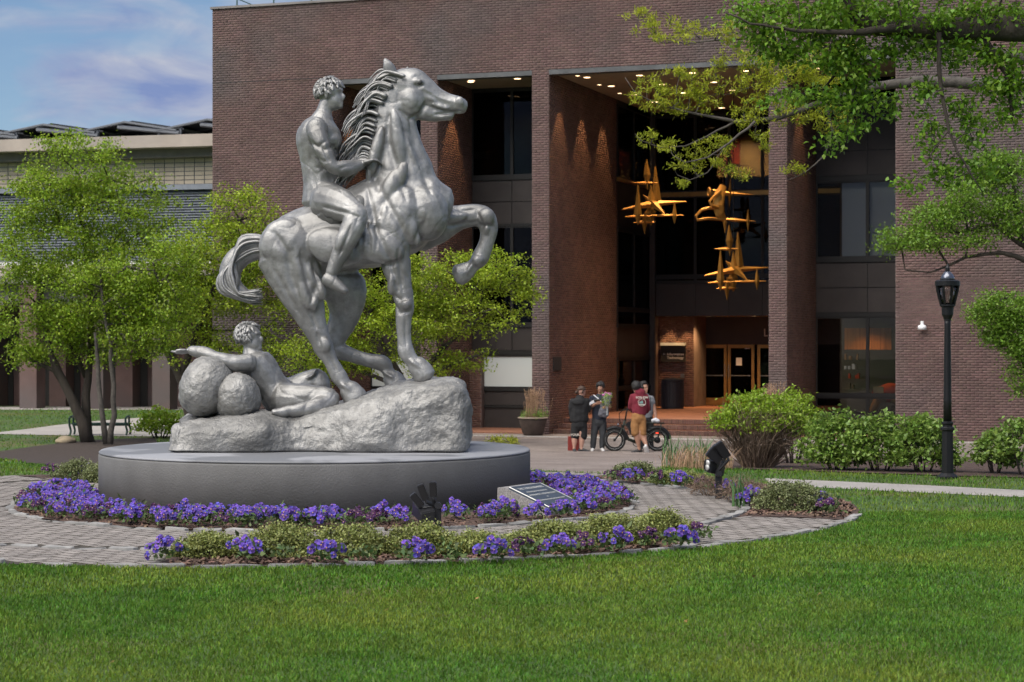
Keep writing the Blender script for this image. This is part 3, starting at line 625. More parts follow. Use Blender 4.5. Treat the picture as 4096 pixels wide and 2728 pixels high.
part('paper_notice', 'cream_wall', bb, (tpx(3492, ND + .5), tpx(3534, ND + .5), ND + .5, ND + .51, zpx(1572, 9, ND + .5), zpx(1546, 9, ND + .5)))
mb = MB(); c_ = FT(tpx(3548, ND + 1.2), ND + 1.2, zpx(1575, 9, ND + 1.2)); mb.ell(c_, (.45, .3, .26), RZ, 16, 10); mb.ell(c_ + Vector((.1, 0, .12)), (.3, .25, .2), RZ, 14, 8); mb.fuse('armchair_back', MATS['chair_red'], bb, voxel=.04, smooth_it=3)
mb = MB(); mb.loft([(c_ + Vector((-.5, -.1, -.62)), .10, .12), (c_ + Vector((-.3, -.1, -.2)), .13, .14), (c_ + Vector((0, -.1, -.08)), .13, .14), (c_ + Vector((.3, -.1, -.2)), .13, .14), (c_ + Vector((.45, -.1, -.62)), .10, .12)], 10); mb.build('draped_cloth', MATS['cloth_ochre'], bb, smooth=True)
downlight(tpx(3470, 5.6), 5.5, zpx(1270, 8, 5.6), 60, 120, blend=.8, scale=.6)
part('course_line', 'interior_dark', bb, (TL, A0, -.012, .02, zpx(335, TL), zpx(331.5, TL)))
# roof railing
rl = MB()
for u in (948, 1095, 1245, 1400, 1550): t = tpx(u, .5); rl.tube([FT(t, .5, zC - .02), FT(t, .5, zC + 1.1)], .022, 6)
rl.tube([FT(tpx(948, .5), .5, zC + 1.08), FT(tpx(1600, .5), .5, zC + 1.08)], .022, 6); rl.tube([FT(tpx(950, .5), .5, zC + .30), FT(tpx(1030, .5), .9, zC)], .016, 6)
mat('rail_green', (0.05, 0.10, 0.08), 0.5, metal=0.3); rl.build('roof_railing', MATS['rail_green'], bb)
# brick steps and landing
stp = thing('entrance_steps', 'three wide brick steps up to the orange lit entrance landing', 'steps', FT((C0 + C1) / 2, 1, ZP))
sb = MB()
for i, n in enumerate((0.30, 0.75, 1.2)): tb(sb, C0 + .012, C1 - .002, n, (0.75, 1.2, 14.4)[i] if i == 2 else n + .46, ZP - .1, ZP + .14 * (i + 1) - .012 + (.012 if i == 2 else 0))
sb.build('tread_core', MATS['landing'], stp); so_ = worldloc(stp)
sbm = bpy.data.meshes.new('brick'); hl = 0.0485; w0 = C1 - C0 - .05; nb_ = 94; pit = w0 / nb_
tmp = MB(); tmp.box((0, 0, 0), (pit / 2 - .006, .11, .061)); bm = bmesh.new(); me_ = tmp.mesh('brick', MATS['brick_warm']); bm.from_mesh(me_); bmesh.ops.bevel(bm, geom=bm.edges[:], offset=.004, segments=1, affect='EDGES'); bm.to_mesh(me_); bm.free()
for i, n in enumerate((0.30, 0.75, 1.2)):
    for k in range(nb_):
        o = link_mesh('brick', me_, stp, FT(C0 + .03 + (k + .5) * pit, n + .085, ZP + .14 * i + .074) - so_); o.rotation_euler = (0, 0, -TH)
# ------------------------------------------------------------------ pale concrete building on the left
T2 = R(15.0); c2, s2 = math.cos(T2), math.sin(T2); X2, Y2 = (400 - CU) / F * 76, 76.0; R2 = Matrix.Rotation(-T2, 3, 'Z'); Z2 = -0.88
def F2(t, n, z): return Vector((X2 + c2 * t + s2 * n, Y2 - s2 * t + c2 * n, z))
def t2(u, n=0.0): k = (u - CU) / F; return (k * (Y2 + c2 * n) - X2 - s2 * n) / (c2 + k * s2)
def z2(v, t=2.0, n=0.0): return CAM + (CV - v) / F * (Y2 - s2 * t + c2 * n)
cb = thing('concrete_building', 'pale concrete building with cream panels behind the trees on the left', 'building', F2(0, 0, Z2))
def p2(name, m, parent, *bx):
    mb = MB()
    for a, e, n0, n1, z0, z1 in bx: mb.box(F2((a + e) / 2, (n0 + n1) / 2, (z0 + z1) / 2), ((e - a) / 2, (n1 - n0) / 2, (z1 - z0) / 2), R2)
    return mb.build(name, MATS[m], parent)
a2, e2 = t2(-700), t2(1100); V2 = lambda v: z2(v)
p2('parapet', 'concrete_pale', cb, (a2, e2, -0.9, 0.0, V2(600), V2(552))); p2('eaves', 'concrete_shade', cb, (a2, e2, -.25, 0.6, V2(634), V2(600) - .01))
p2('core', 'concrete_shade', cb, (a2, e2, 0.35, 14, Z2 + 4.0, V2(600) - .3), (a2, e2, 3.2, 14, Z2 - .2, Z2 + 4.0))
tw = (t2(640) - t2(600)); n_c = int((t2(870) - t2(-20)) / tw); rowh = (V2(634) - V2(738)) / 6
pmb = MB(); pmb.box((0, 0, 0), (tw / 2 - .018, .03, rowh / 2 - .014)); ppm = pmb.mesh('facade_panel', MATS['cream_panel']); co = worldloc(cb)
for i in range(n_c):
    for j in range(6):
        o = link_mesh('facade_panel', ppm, cb, F2(t2(-20) + (i + .5) * tw, 0.30, V2(738) + (j + .5) * rowh) - co); o.rotation_euler = (0, 0, -T2)
p2('panel_grid', 'galvanised', cb, (a2, e2, 0.30, 0.34, V2(740), V2(632)))
p2('sill', 'louver', cb, (a2, e2, -.1, 0.3, V2(762), V2(741)))
lv = MB()
for k in range(26):
    z = V2(1040) + (V2(766) - V2(1040)) * (k + .5) / 26; lv.box(F2((a2 + e2) / 2, .12, z), ((e2 - a2) / 2, .08, .014), R2 @ Matrix.Rotation(.6, 3, 'X'))
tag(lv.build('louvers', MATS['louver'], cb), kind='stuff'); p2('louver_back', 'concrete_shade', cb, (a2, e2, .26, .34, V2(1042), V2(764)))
p2('white_band', 'white_band', cb, (a2, e2, -.05, .3, V2(1056), V2(1043))); p2('slab_edge', 'concrete_pale', cb, (a2, e2, -.3, .34, V2(1100), V2(1057)))
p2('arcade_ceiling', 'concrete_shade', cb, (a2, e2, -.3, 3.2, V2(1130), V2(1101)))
p2('arcade_wall', 'brick', cb, (a2, e2, 3.0, 3.19, Z2 - .2, V2(1131)))
for u in range(-480, 1000, 266):
    for du, n in ((0, -.2), (118, 2.2)):
        a = t2(u + 60 + du, n); p2('arcade_column', 'brick', cb, (a - .36, a + .36, n, n + .7, Z2 - .2, V2(1131) - .002))
for u in (-30, 236, 503): a = t2(u, 2.9); p2('arcade_door', 'interior_dark', cb, (a - 1.0, a + .9, 2.94, 2.985, Z2, Z2 + 2.6))
# solar canopies on its roof
sol = None
for k, u in enumerate((-110, 208, 531, 860)):
    pk = t2(u, 1.0); zp = V2(466) - .05; zv = V2(508); hw = t2(u + 205, 1.0) - pk
    so = thing('solar_canopy', '', 'solar canopy', F2(pk, 3, V2(552)), 'solar canopies on the roof of the concrete building')
    so['label'] = ['ridged solar canopy on the concrete roof cut by the left edge of the photo', 'ridged solar canopy on the concrete roof, left of the two whole ones', 'ridged solar canopy on the concrete roof, right of the two whole ones', 'ridged solar canopy on the concrete roof beside the brick building corner'][k]
    for sgn_ in (-1, 1):
        L_ = math.hypot(hw, zp - zv); an = math.atan2(zp - zv, hw) * sgn_
        for j in range(8):
            mb = MB(); mb.box(F2(pk + sgn_ * hw / 2, 1.0 + j * 1.7 + .8, (zp + zv) / 2), (L_ / 2, .82, .03), R2 @ Matrix.Rotation(an, 3, 'Y')); mb.build('solar_panel', MATS['solar_dark'], so)
        mb = MB(); mb.tube([F2(pk, .3, zp - .10), F2(pk + sgn_ * hw, .3, zv - .12)], .05, 6); mb.tube([F2(pk, 6.8, zp - .1), F2(pk + sgn_ * hw, 6.8, zv - .12)], .05, 6); mb.build('rafter', MATS['galvanised'], so)
    for dx in (-.55, .65):
        mb = MB(); mb.tube([F2(pk + dx * hw, .4, V2(556)), F2(pk + dx * hw, .4, zp - .4 * abs(dx) * (zp - zv) - .2)], .06, 6); mb.build('post', MATS['galvanised'], so)
    mb = MB(); mb.tube([F2(pk - .3, .35, zp - .28), F2(pk + hw * 1.05, .35, zv - .22)], .09, 6); mb.build('drain_pipe', MATS['galvanised'], so)
# ------------------------------------------------------------------ pedestal
def nz3(p, s): return noise.noise((p[0] * s, p[1] * s, p[2] * s))
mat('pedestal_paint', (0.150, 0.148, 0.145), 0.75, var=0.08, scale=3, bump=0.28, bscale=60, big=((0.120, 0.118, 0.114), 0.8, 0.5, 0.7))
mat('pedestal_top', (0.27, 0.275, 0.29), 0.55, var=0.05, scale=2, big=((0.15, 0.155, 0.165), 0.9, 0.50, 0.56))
# (the darker top patches are damp stains)
ped = thing('statue_pedestal', 'low round dark grey rendered pedestal under the metal horse statue', 'pedestal', (PC.x, PC.y, 0))
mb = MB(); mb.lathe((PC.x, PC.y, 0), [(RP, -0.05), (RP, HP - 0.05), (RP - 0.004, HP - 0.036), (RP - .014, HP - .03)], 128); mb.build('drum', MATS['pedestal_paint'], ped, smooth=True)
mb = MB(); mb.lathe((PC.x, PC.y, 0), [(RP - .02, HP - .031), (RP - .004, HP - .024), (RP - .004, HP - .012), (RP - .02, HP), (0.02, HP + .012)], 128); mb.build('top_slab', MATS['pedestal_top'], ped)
for ch in ped.children:
    me = ch.data; me.polygons.foreach_set('use_smooth', [len(p.vertices) == 4 for p in me.polygons]); me.update()
# ------------------------------------------------------------------ silver horse and rider group
mat('statue_metal', (0.305, 0.302, 0.295), 0.44, metal=0.50, var=0.26, scale=9.0, bump=0.20, bscale=60, detail=8, big=((0.20, 0.197, 0.19), 1.3, 0.46, 0.66))
mat('statue_rock', (0.285, 0.28, 0.268), 0.55, metal=0.35, var=0.24, scale=9.0, bump=1.0, bscale=26, detail=6, big=((0.175, 0.172, 0.164), 1.6, 0.46, 0.66))
SY = 21.8; PXM = F / SY
st = thing('horse_statue', 'silver metal statue of a rearing horse with its rider on a rough rock', 'statue', (PC.x, PC.y, HP))
def S(u, v, dy=0.0): return P(u, v, SY + dy)
def LF(mb, nodes, dy=None, seg=16):
    out = []
    for n in nodes:
        u, v, a, b = n[:4]; d = n[4] if len(n) > 4 else (dy or 0.0)
        u, v, a, b, d = BU + (u - BU) * BS, BV + (v - BV) * BS, a * BS, b * BS, d * BS; out.append(np.array([*S(u, v, d), a / PXM, b]))
    sm = []                                            # smooth curve through the nodes
    for i in range(len(out) - 1):
        p0, p1, p2_, p3 = out[max(i - 1, 0)], out[i], out[i + 1], out[min(i + 2, len(out) - 1)]
        for w in (0, .25, .5, .75): sm.append(.5 * (2 * p1 + (p2_ - p0) * w + (2 * p0 - 5 * p1 + 4 * p2_ - p3) * w ** 2 + (3 * p1 - p0 - 3 * p2_ + p3) * w ** 3))
    sm.append(out[-1]); mb.loft([(Vector(q[:3]), max(q[3], .003), max(q[4], .003)) for q in sm], seg)
BU, BV, BS = 0.0, 0.0, 1.0
def EL(mb, u, v, dy, a, c, b, rot=0.0):
    u, v, dy, a, b, c = BU + (u - BU) * BS, BV + (v - BV) * BS, dy * BS, a * BS, b * BS, c * BS
    mb.ell(S(u, v, dy), (a / PXM, b, c / PXM), Matrix.Rotation(R(rot), 3, 'Y'), 16, 12)
h = MB()
LF(h, [(1100, 1030, 82, .22), (1150, 1005, 128, .35), (1230, 966, 138, .39), (1330, 945, 150, .41), (1430, 918, 166, .42), (1530, 880, 180, .40), (1620, 838, 174, .35), (1700, 812, 135, .29), (1752, 815, 90, .22)])
LF(h, [(1612, 805, 166, .29), (1606, 700, 136, .24), (1588, 600, 108, .19), (1576, 510, 95, .165), (1576, 430, 82, .14), (1588, 360, 72, .125)])
LF(h, [(1590, 335, 66, .125), (1640, 352, 84, .14), (1690, 372, 72, .115), (1745, 394, 47, .08), (1795, 411, 38, .07), (1830, 421, 38, .076), (1850, 427, 33, .068)])
LF(h, [(1635, 410, 58, .115), (1690, 446, 38, .085), (1750, 460, 25, .06), (1800, 462, 22, .055)])
EL(h, 1640, 400, -.09, 58, 66, .06); EL(h, 1640, 400, .09, 58, 66, .06)                      # cheeks
EL(h, 1672, 325, -.115, 22, 16, .03, 20); EL(h, 1672, 325, .115, 22, 16, .03, 20)             # brows
for dy in (-.07, .07):                                                                        # ears
    LF(h, [(1572, 305, 24, .03, dy), (1555, 268, 24, .03, dy * 1.2), (1540, 236, 8, .012, dy * 1.3)], seg=10)
EL(h, 1700, 850, -.18, 92, 115, .20, -15); EL(h, 1700, 850, .18, 92, 115, .20, -15)           # breast
EL(h, 1590, 900, -.27, 92, 160, .18, 12); EL(h, 1590, 900, .27, 92, 160, .18, 12)             # shoulders
EL(h, 1160, 990, -.25, 125, 120, .20, 30); EL(h, 1160, 990, .25, 125, 120, .20, 30)           # croup
LF(h, [(1575, 950, 83, 0.141, -0.27), (1582, 1040, 62, 0.107, -0.29), (1598, 1120, 50, 0.086, -0.29), (1612, 1190, 41, 0.073, -0.29), (1618, 1232, 40, 0.071, -0.29), (1614, 1275, 32, 0.055, -0.29), (1616, 1350, 28, 0.048, -0.29), (1622, 1402, 34, 0.057, -0.29), (1648, 1442, 28, 0.050, -0.29), (1672, 1466, 36, 0.062, -0.29)])
LF(h, [(1664, 1455, 38, 0.065, -0.29), (1690, 1488, 46, 0.084, -0.29), (1700, 1505, 49, 0.088, -0.29)])
LF(h, [(1680, 905, 105, 0.160, 0.24), (1760, 893, 79, 0.122, 0.26), (1830, 872, 55, 0.086, 0.27), (1895, 860, 46, 0.073, 0.27), (1938, 872, 46, 0.073, 0.27), (1955, 915, 39, 0.062, 0.27), (1945, 970, 30, 0.050, 0.27), (1922, 1030, 36, 0.055, 0.27), (1893, 1062, 28, 0.047, 0.27), (1872, 1078, 34, 0.057, 0.27)])
LF(h, [(1880, 1074, 34, 0.060, 0.27), (1848, 1092, 43, 0.077, 0.27), (1834, 1098, 46, 0.081, 0.27)])
LF(h, [(1140, 1010, 120, 0.197, -0.22), (1182, 1100, 109, 0.179, -0.24), (1215, 1190, 86, 0.136, -0.25), (1248, 1280, 57, 0.090, -0.25), (1275, 1345, 45, 0.071, -0.25), (1293, 1392, 41, 0.067, -0.25), (1322, 1445, 30, 0.050, -0.25), (1356, 1505, 34, 0.055, -0.25), (1378, 1535, 29, 0.052, -0.25), (1396, 1556, 38, 0.065, -0.25)])
LF(h, [(1392, 1550, 40, 0.069, -0.25), (1414, 1580, 48, 0.086, -0.25), (1422, 1596, 52, 0.090, -0.25)])
LF(h, [(1290, 1075, 118, 0.188, 0.22), (1375, 1160, 96, 0.150, 0.25), (1378, 1260, 65, 0.099, 0.26), (1345, 1340, 48, 0.073, 0.26), (1332, 1388, 43, 0.067, 0.26), (1385, 1414, 33, 0.050, 0.26), (1475, 1440, 29, 0.046, 0.26), (1532, 1456, 35, 0.055, 0.26), (1553, 1486, 28, 0.047, 0.26), (1566, 1508, 36, 0.062, 0.26)])
LF(h, [(1564, 1502, 38, 0.065, 0.26), (1580, 1530, 46, 0.084, 0.26), (1585, 1545, 49, 0.086, 0.26)])
EL(h, 1582, 1005, -.34, 30, 62, .07, 10); EL(h, 1570, 1130, -.345, 22, 52, .05, 8); EL(h, 1225, 1170, -.36, 40, 80, .07, -25); EL(h, 1500, 980, -.40, 120, 70, .09, 20); EL(h, 1345, 990, -.40, 120, 75, .09, 15)
for q in range(7):                                                                            # rib and muscle ridges
    EL(h, 1360 + q * 26, 985 - q * 12, -.445 + abs(q - 3) * .012, 9, 62, .025, 22)
EL(h, 1500, 620, -.17, 26, 120, .07, 14); EL(h, 1660, 640, -.14, 24, 120, .07, -24); EL(h, 1590, 560, -.19, 30, 130, .05, -8)
EL(h, 1700, 385, -.085, 50, 9, .02, 24); EL(h, 1760, 425, -.07, 40, 8, .02, 18); EL(h, 1838, 405, -.075, 17, 21, .022, 0)
def groove(p, sc_, w=.13, off=0.0):
    n = abs(nz3((p[0] + off, p[1] * .7, p[2] * .8), sc_)); return max(0.0, w - n) / w
def metal_disp(p):
    return 0.010 * nz3(p, 4.2) + .003 * nz3(p, 11) - .004 * groove(p, 5.0, .12, 5.0) ** 1.5
def creases(lines, f=None):
    """modelled grooves (depth > 0) and ridges (depth < 0) drawn as (depth, width, [(u, v) ...]) in the side view"""
    f = f or (lambda u, v: (u, v))
    def post(co):
        d = np.zeros(len(co), np.float32); k = SY / np.maximum(co[:, 1], 1)
        U = CU + co[:, 0] * F / co[:, 1]; Vv = CV - (co[:, 2] - CAM) * F / co[:, 1]
        for dep, wid, pl in lines:
            best = np.full(len(co), 1e9, np.float32); pl = [f(*q) for q in pl]; n = len(pl) - 1
            for i, ((a, b_), (c, e)) in enumerate(zip(pl[:-1], pl[1:])):
                dx, dy = c - a, e - b_; L2 = dx * dx + dy * dy; t = np.clip(((U - a) * dx + (Vv - b_) * dy) / L2, 0, 1); q = np.hypot(U - a - t * dx, Vv - b_ - t * dy)
                q = q + 8 * np.maximum(0, np.abs((i + t) / n * 2 - 1) - .7) / .3 * wid / 10; best = np.minimum(best, q)
            d -= dep * np.exp(-(best / wid) ** 2)
        return d
    return post
HL = [(.024, 7, [(1738, 458), (1790, 452), (1850, 446)]), (.020, 9, [(1598, 440), (1640, 474), (1682, 452), (1702, 408)]), (-.010, 7, [(1690, 350), (1760, 392), (1815, 408)]), (.026, 15, [(1640, 480), (1660, 580), (1690, 680), (1722, 770)]), (.020, 16, [(1556, 460), (1558, 580), (1590, 700), (1625, 800)]),
      (.026, 14, [(1478, 680), (1530, 780), (1600, 900), (1640, 985)]), (.026, 14, [(1470, 760), (1500, 890), (1535, 990), (1570, 1055)]), (.022, 12, [(1702, 880), (1662, 960), (1642, 1035)]), (.018, 9, [(1518, 1040), (1560, 1062), (1592, 1042)]), (.014, 8, [(1592, 1000), (1600, 1080), (1610, 1160)]), (.014, 8, [(1555, 1010), (1572, 1090), (1592, 1165)]),
      (.026, 14, [(1252, 1050), (1272, 1130), (1245, 1210)]), (.024, 14, [(1098, 930), (1150, 1010), (1162, 1100), (1195, 1190)]), (.020, 12, [(1202, 1000), (1222, 1100), (1252, 1205)]), (.016, 10, [(1100, 1080), (1150, 1180), (1202, 1262)]), (.013, 7, [(1235, 1230), (1266, 1315)]), (.013, 6, [(1268, 1330), (1286, 1405)]), (.010, 6, [(1622, 1268), (1622, 1340), (1626, 1392)]), (.010, 6, [(1312, 1420), (1348, 1492)]),
      (.014, 7, [(1574, 1212), (1600, 1252), (1642, 1246)]), (.014, 7, [(1578, 1180), (1604, 1200), (1640, 1190)]), (.018, 12, [(1330, 1090), (1420, 1092), (1500, 1062)]), (-.006, 4, [(1560, 1090), (1590, 1130), (1582, 1170), (1606, 1200)]), (-.006, 4, [(1240, 1180), (1262, 1222), (1254, 1262), (1278, 1300)]), (-.005, 4, [(1690, 420), (1730, 440), (1720, 420), (1752, 412)]),
      (.016, 7, [(1905, 842), (1930, 900), (1968, 905)]), (.014, 7, [(1800, 850), (1860, 842), (1900, 838)]), (.014, 8, [(1790, 905), (1850, 896), (1905, 888)]), (.016, 8, [(1655, 338), (1672, 346), (1692, 340)]), (.012, 6, [(1650, 312), (1668, 304), (1690, 316)])] + [(.010, 8, [(1375 + k_ * 30, 925 - k_ * 10), (1390 + k_ * 30, 985 - k_ * 10), (1382 + k_ * 30, 1045 - k_ * 10)]) for k_ in range(5)]
RL = [(.014, 9, [(1250, 604), (1300, 622), (1340, 606)]), (.010, 7, [(1268, 652), (1304, 668)]), (.010, 7, [(1268, 684), (1306, 698)]), (.012, 7, [(1244, 590), (1270, 614), (1304, 592)]), (.010, 6, [(1286, 604), (1306, 650), (1318, 668)]), (.014, 9, [(1292, 826), (1350, 842), (1392, 850)]), (.012, 7, [(1392, 890), (1372, 950), (1350, 1000)]), (.012, 7, [(1392, 852), (1418, 862), (1410, 884)]), (.012, 8, [(1246, 640), (1252, 700), (1268, 760)]), (.008, 6, [(1345, 690), (1400, 680)])]
EL(h, 1560, 760, -.30, 40, 130, .08, 30); EL(h, 1640, 900, -.34, 34, 90, .08, -18); EL(h, 1535, 905, -.36, 30, 110, .07, 12); EL(h, 1120, 960, -.36, 70, 90, .07, 40); EL(h, 1190, 1060, -.36, 34, 120, .07, -18); EL(h, 1255, 1120, -.34, 30, 90, .06, -30)
EL(h, 1640, 395, -.135, 34, 40, .03); EL(h, 1625, 1215, -.36, 22, 26, .04); EL(h, 1300, 1380, -.315, 24, 32, .035); EL(h, 1945, 868, .20, 36, 36, .06); EL(h, 1800, 868, .18, 70, 30, .05, -6); EL(h, 1950, 900, .22, 14, 40, .05, 10); EL(h, 1910, 1042, .22, 26, 22, .05)
for u, v, d_, a_ in ((1668, 1462, -.29, 52), (1394, 1554, -.25, 52), (1566, 1506, .26, 50), (1876, 1078, .27, 48)): EL(h, u, v, d_, a_, 13, .088, {1668: 40, 1394: 38, 1566: 30, 1876: -58}[u])
h.fuse('horse_body', MATS['statue_metal'], st, voxel=0.0135, smooth_it=3, disp=metal_disp, post=creases(HL))
mb = MB()
for dy in (-.122, .122): EL(mb, 1678, 328, dy, 13, 11, .022)
for dy in (-.062, .062): EL(mb, 1838, 404, dy * 1.33, 10, 14, .016)
mat('statue_hollow', (0.08, 0.08, 0.08), 0.6, metal=0.4); mb.build('eyes_and_nostrils', MATS['statue_hollow'], st, smooth=True)
tl = MB(); rg_ = np.random.default_rng(21)
LF(tl, [(1095, 1000, 36, .07), (1020, 1002, 40, .08), (955, 1030, 46, .09), (920, 1088, 44, .09), (935, 1145, 36, .07), (985, 1180, 24, .05), (1035, 1184, 8, .02)])
for q in range(120):                                   # locks of the tail
    w = rg_.normal(0, 1, 2); du = w[0]; dd_ = w[1] * .062; e = rg_.uniform(.75, 1.15); r_ = rg_.uniform(5, 11)
    pts = [(1088, 990 + du * 12), (1020, 985 + du * 18), (958, 1012 + du * 22), (912 - du * 14, 1078 + du * 10), (918 - du * 16, 1140 + du * 12), (968 + du * 8, 1186 + du * 9), (1040 * e + 960 * (1 - e), 1188 + du * 14)]
    LF(tl, [(u, v, r_ * k_, .026 * k_, dd_ * (0.6 + .5 * i / 6)) for i, ((u, v), k_) in enumerate(zip(pts, (.8, 1, 1.1, 1.1, 1, .7, .2)))], seg=6)
tl.build('tail', MATS['statue_metal'], st, smooth=True)
mn = MB()
crest = [(1575, 296), (1548, 308), (1524, 328), (1504, 354), (1486, 386), (1470, 424), (1458, 464), (1448, 508), (1440, 552), (1434, 598), (1432, 640), (1434, 684)]
for q in range(260):                                   # flying locks of the mane
    w = rg_.uniform(0, len(crest) - 1.01); i = int(w); f = w - i; u = crest[i][0] * (1 - f) + crest[i + 1][0] * f; v = crest[i][1] * (1 - f) + crest[i + 1][1] * f
    d = rg_.normal(0, .06); ln_ = 42 + 26 * math.sin(w * 2.6) + rg_.normal(0, 8) + w * 2; sw = rg_.normal(0, 10); r_ = rg_.uniform(3.2, 7.5)
    LF(mn, [(u + 52, v + 4, r_, .03, d * 1.2), (u + 14, v - 8, r_ * 1.1, .03, d), (u - ln_ * .4, v - 4 + sw + w * 3, r_ * .9, .024, d), (u - ln_ * .85, v + 12 + sw + w * 5, r_ * .5, .014, d * 1.2), (u - ln_ - 6, v + 34 + sw + w * 7, 2, .006, d * 1.3)], seg=6)
for q in range(16): d = rg_.normal(0, .03); LF(mn, [(1600, 306, 8, .018, d), (1618 + q, 292 + d * 60, 7, .014, d * 1.2), (1630 + 2 * q, 268 + 2 * q, 2, .006, d * 1.4)], seg=6)
mn.build('mane', MATS['statue_metal'], st, smooth=True)
def fig_hand(mb, p, d, side, sc_=1.0, curl=0.5, up=Vector((0, 0, 1))):
    """palm, four fingers and a thumb from the wrist p along d"""
    d = d.normalized(); n = (side - d * side.dot(d)).normalized(); b = d.cross(n)
    palm = p + d * .055 * sc_; mb.loft([(p, .026 * sc_, .021 * sc_), (palm, .042 * sc_, .018 * sc_), (p + d * .095 * sc_, .042 * sc_, .015 * sc_)], 10, ax=b)
    for k in range(4):
        o = n * ((k - 1.5) * .0225 * sc_); L_ = (.075, .088, .084, .066)[k] * sc_; q = p + d * .095 * sc_ + o
        e1 = (d + b * curl * .5).normalized(); e2_ = (d * (1 - curl * .6) + b * curl).normalized()
        mb.tube([q - d * .02 * sc_, q + e1 * L_ * .5, q + e1 * L_ * .5 + e2_ * L_ * .5], [.0125 * sc_, .0115 * sc_, .008 * sc_], 7)
    q = p + d * .03 * sc_ + n * .034 * sc_ ; e = (d * .8 + n * .5 + b * .3 * curl).normalized(); mb.tube([q, q + e * .045 * sc_, q + (e + d * .4).normalized() * .08 * sc_], [.016 * sc_, .013 * sc_, .009 * sc_], 7)
def head(mb, c, fwd, up, s=1.0):
    fwd = fwd.normalized(); up = (up - fwd * up.dot(fwd)).normalized(); sd = up.cross(fwd); M = Matrix((fwd, sd, up)).transposed()
    Q = lambda x, y, z: c + M @ Vector((x, y, z)) * s
    mb.ell(Q(-.008, 0, .022), (.098 * s, .077 * s, .092 * s), M, 16, 12); mb.ell(Q(.022, 0, -.04), (.072 * s, .062 * s, .085 * s), M, 14, 10)
    mb.ell(Q(.070, 0, -.092), (.026 * s, .028 * s, .024 * s), M, 10, 8); mb.ell(Q(.095, 0, -.022), (.022 * s, .013 * s, .027 * s), M, 10, 8); mb.ell(Q(.083, 0, .006), (.013 * s, .010 * s, .03 * s), M, 10, 8)
    mb.ell(Q(.079, 0, -.066), (.018 * s, .026 * s, .011 * s), M, 10, 8); mb.ell(Q(.078, 0, .030), (.02 * s, .055 * s, .012 * s), M, 10, 8)
    for y in (-1, 1): mb.ell(Q(-.008, .078 * y, -.008), (.022 * s, .012 * s, .034 * s), M, 10, 8)
def curls(mb, c, fwd, up, s, n, r0, seed=1, low=-.2):
    rg = np.random.default_rng(seed); fwd = fwd.normalized(); up = (up - fwd * up.dot(fwd)).normalized(); sd = up.cross(fwd); M = Matrix((fwd, sd, up)).transposed()
    for k in range(n):
        while True:
            v = Vector(rg.normal(0, 1, 3)).normalized()
            if v.z > low and not (v.x > .55 and v.z < .55): break
        p = c + M @ Vector((v.x * .098 - .012, v.y * .08, v.z * .093 + .026)) * s
        mb.ell(p, (r0 * rg.uniform(.7, 1.3),) * 3, None, 8, 6)
def locks(mb, c, fwd, up, s, n, r0, seed=1, low=-.25, ln=.055):
    rg = np.random.default_rng(seed); fwd = fwd.normalized(); up = (up - fwd * up.dot(fwd)).normalized(); sd = up.cross(fwd); M = Matrix((fwd, sd, up)).transposed()
    mb.ell(c + M @ Vector((-.016, 0, .034)) * s, (.098 * s, .080 * s, .088 * s), M, 14, 10)
    for k in range(n):
        while True:
            v = Vector(rg.normal(0, 1, 3)).normalized()
            if v.z > low and not (v.x > .5 and v.z < .5): break
        p = c + M @ Vector((v.x * .096 - .014, v.y * .078, v.z * .090 + .028)) * s; nn = M @ v; tg = M @ Vector((v.x * .6 + rg.normal(0, .4), v.y * .8 + rg.normal(0, .4), -.7 + rg.normal(0, .3))); tg = (tg - nn * tg.dot(nn)).normalized(); L = ln * s * rg.uniform(.6, 1.2)
        mb.tube([p - nn * .006, p + nn * r0 * .8 + tg * L * .35, p + nn * r0 * .7 + tg * L * .75, p + nn * r0 * (.3 + rg.uniform(0, 1.4)) + tg * L], [r0 * .8 * s, r0 * s, r0 * .7 * s, r0 * .15 * s], 5, cap=False)
K = 1.46; BU, BV, BS = 1298.0, 812.0, 1.13
def SS(u, v, d=0.0): return S(BU + (u - BU) * BS, BV + (v - BV) * BS, d * BS)
rd = MB()
LF(rd, [(1298, 800, 82, .20), (1288, 735, 66, .17), (1280, 660, 68, .185), (1278, 590, 82, .225), (1284, 545, 70, .22), (1290, 515, 42, .12)])
LF(rd, [(1290, 520, 34, .085), (1300, 478, 27, .07), (1312, 450, 28, .07)]); head(rd, SS(1320, 428, 0), Vector((1, -.25, .05)), Vector((-.05, 0, 1)), K)
EL(rd, 1318, 592, -.10, 40, 34, .09); EL(rd, 1318, 592, .10, 40, 34, .09)
for q in range(3): EL(rd, 1328, 645 + q * 34, -.05, 20, 15, .045); EL(rd, 1328, 645 + q * 34, .05, 20, 15, .045)
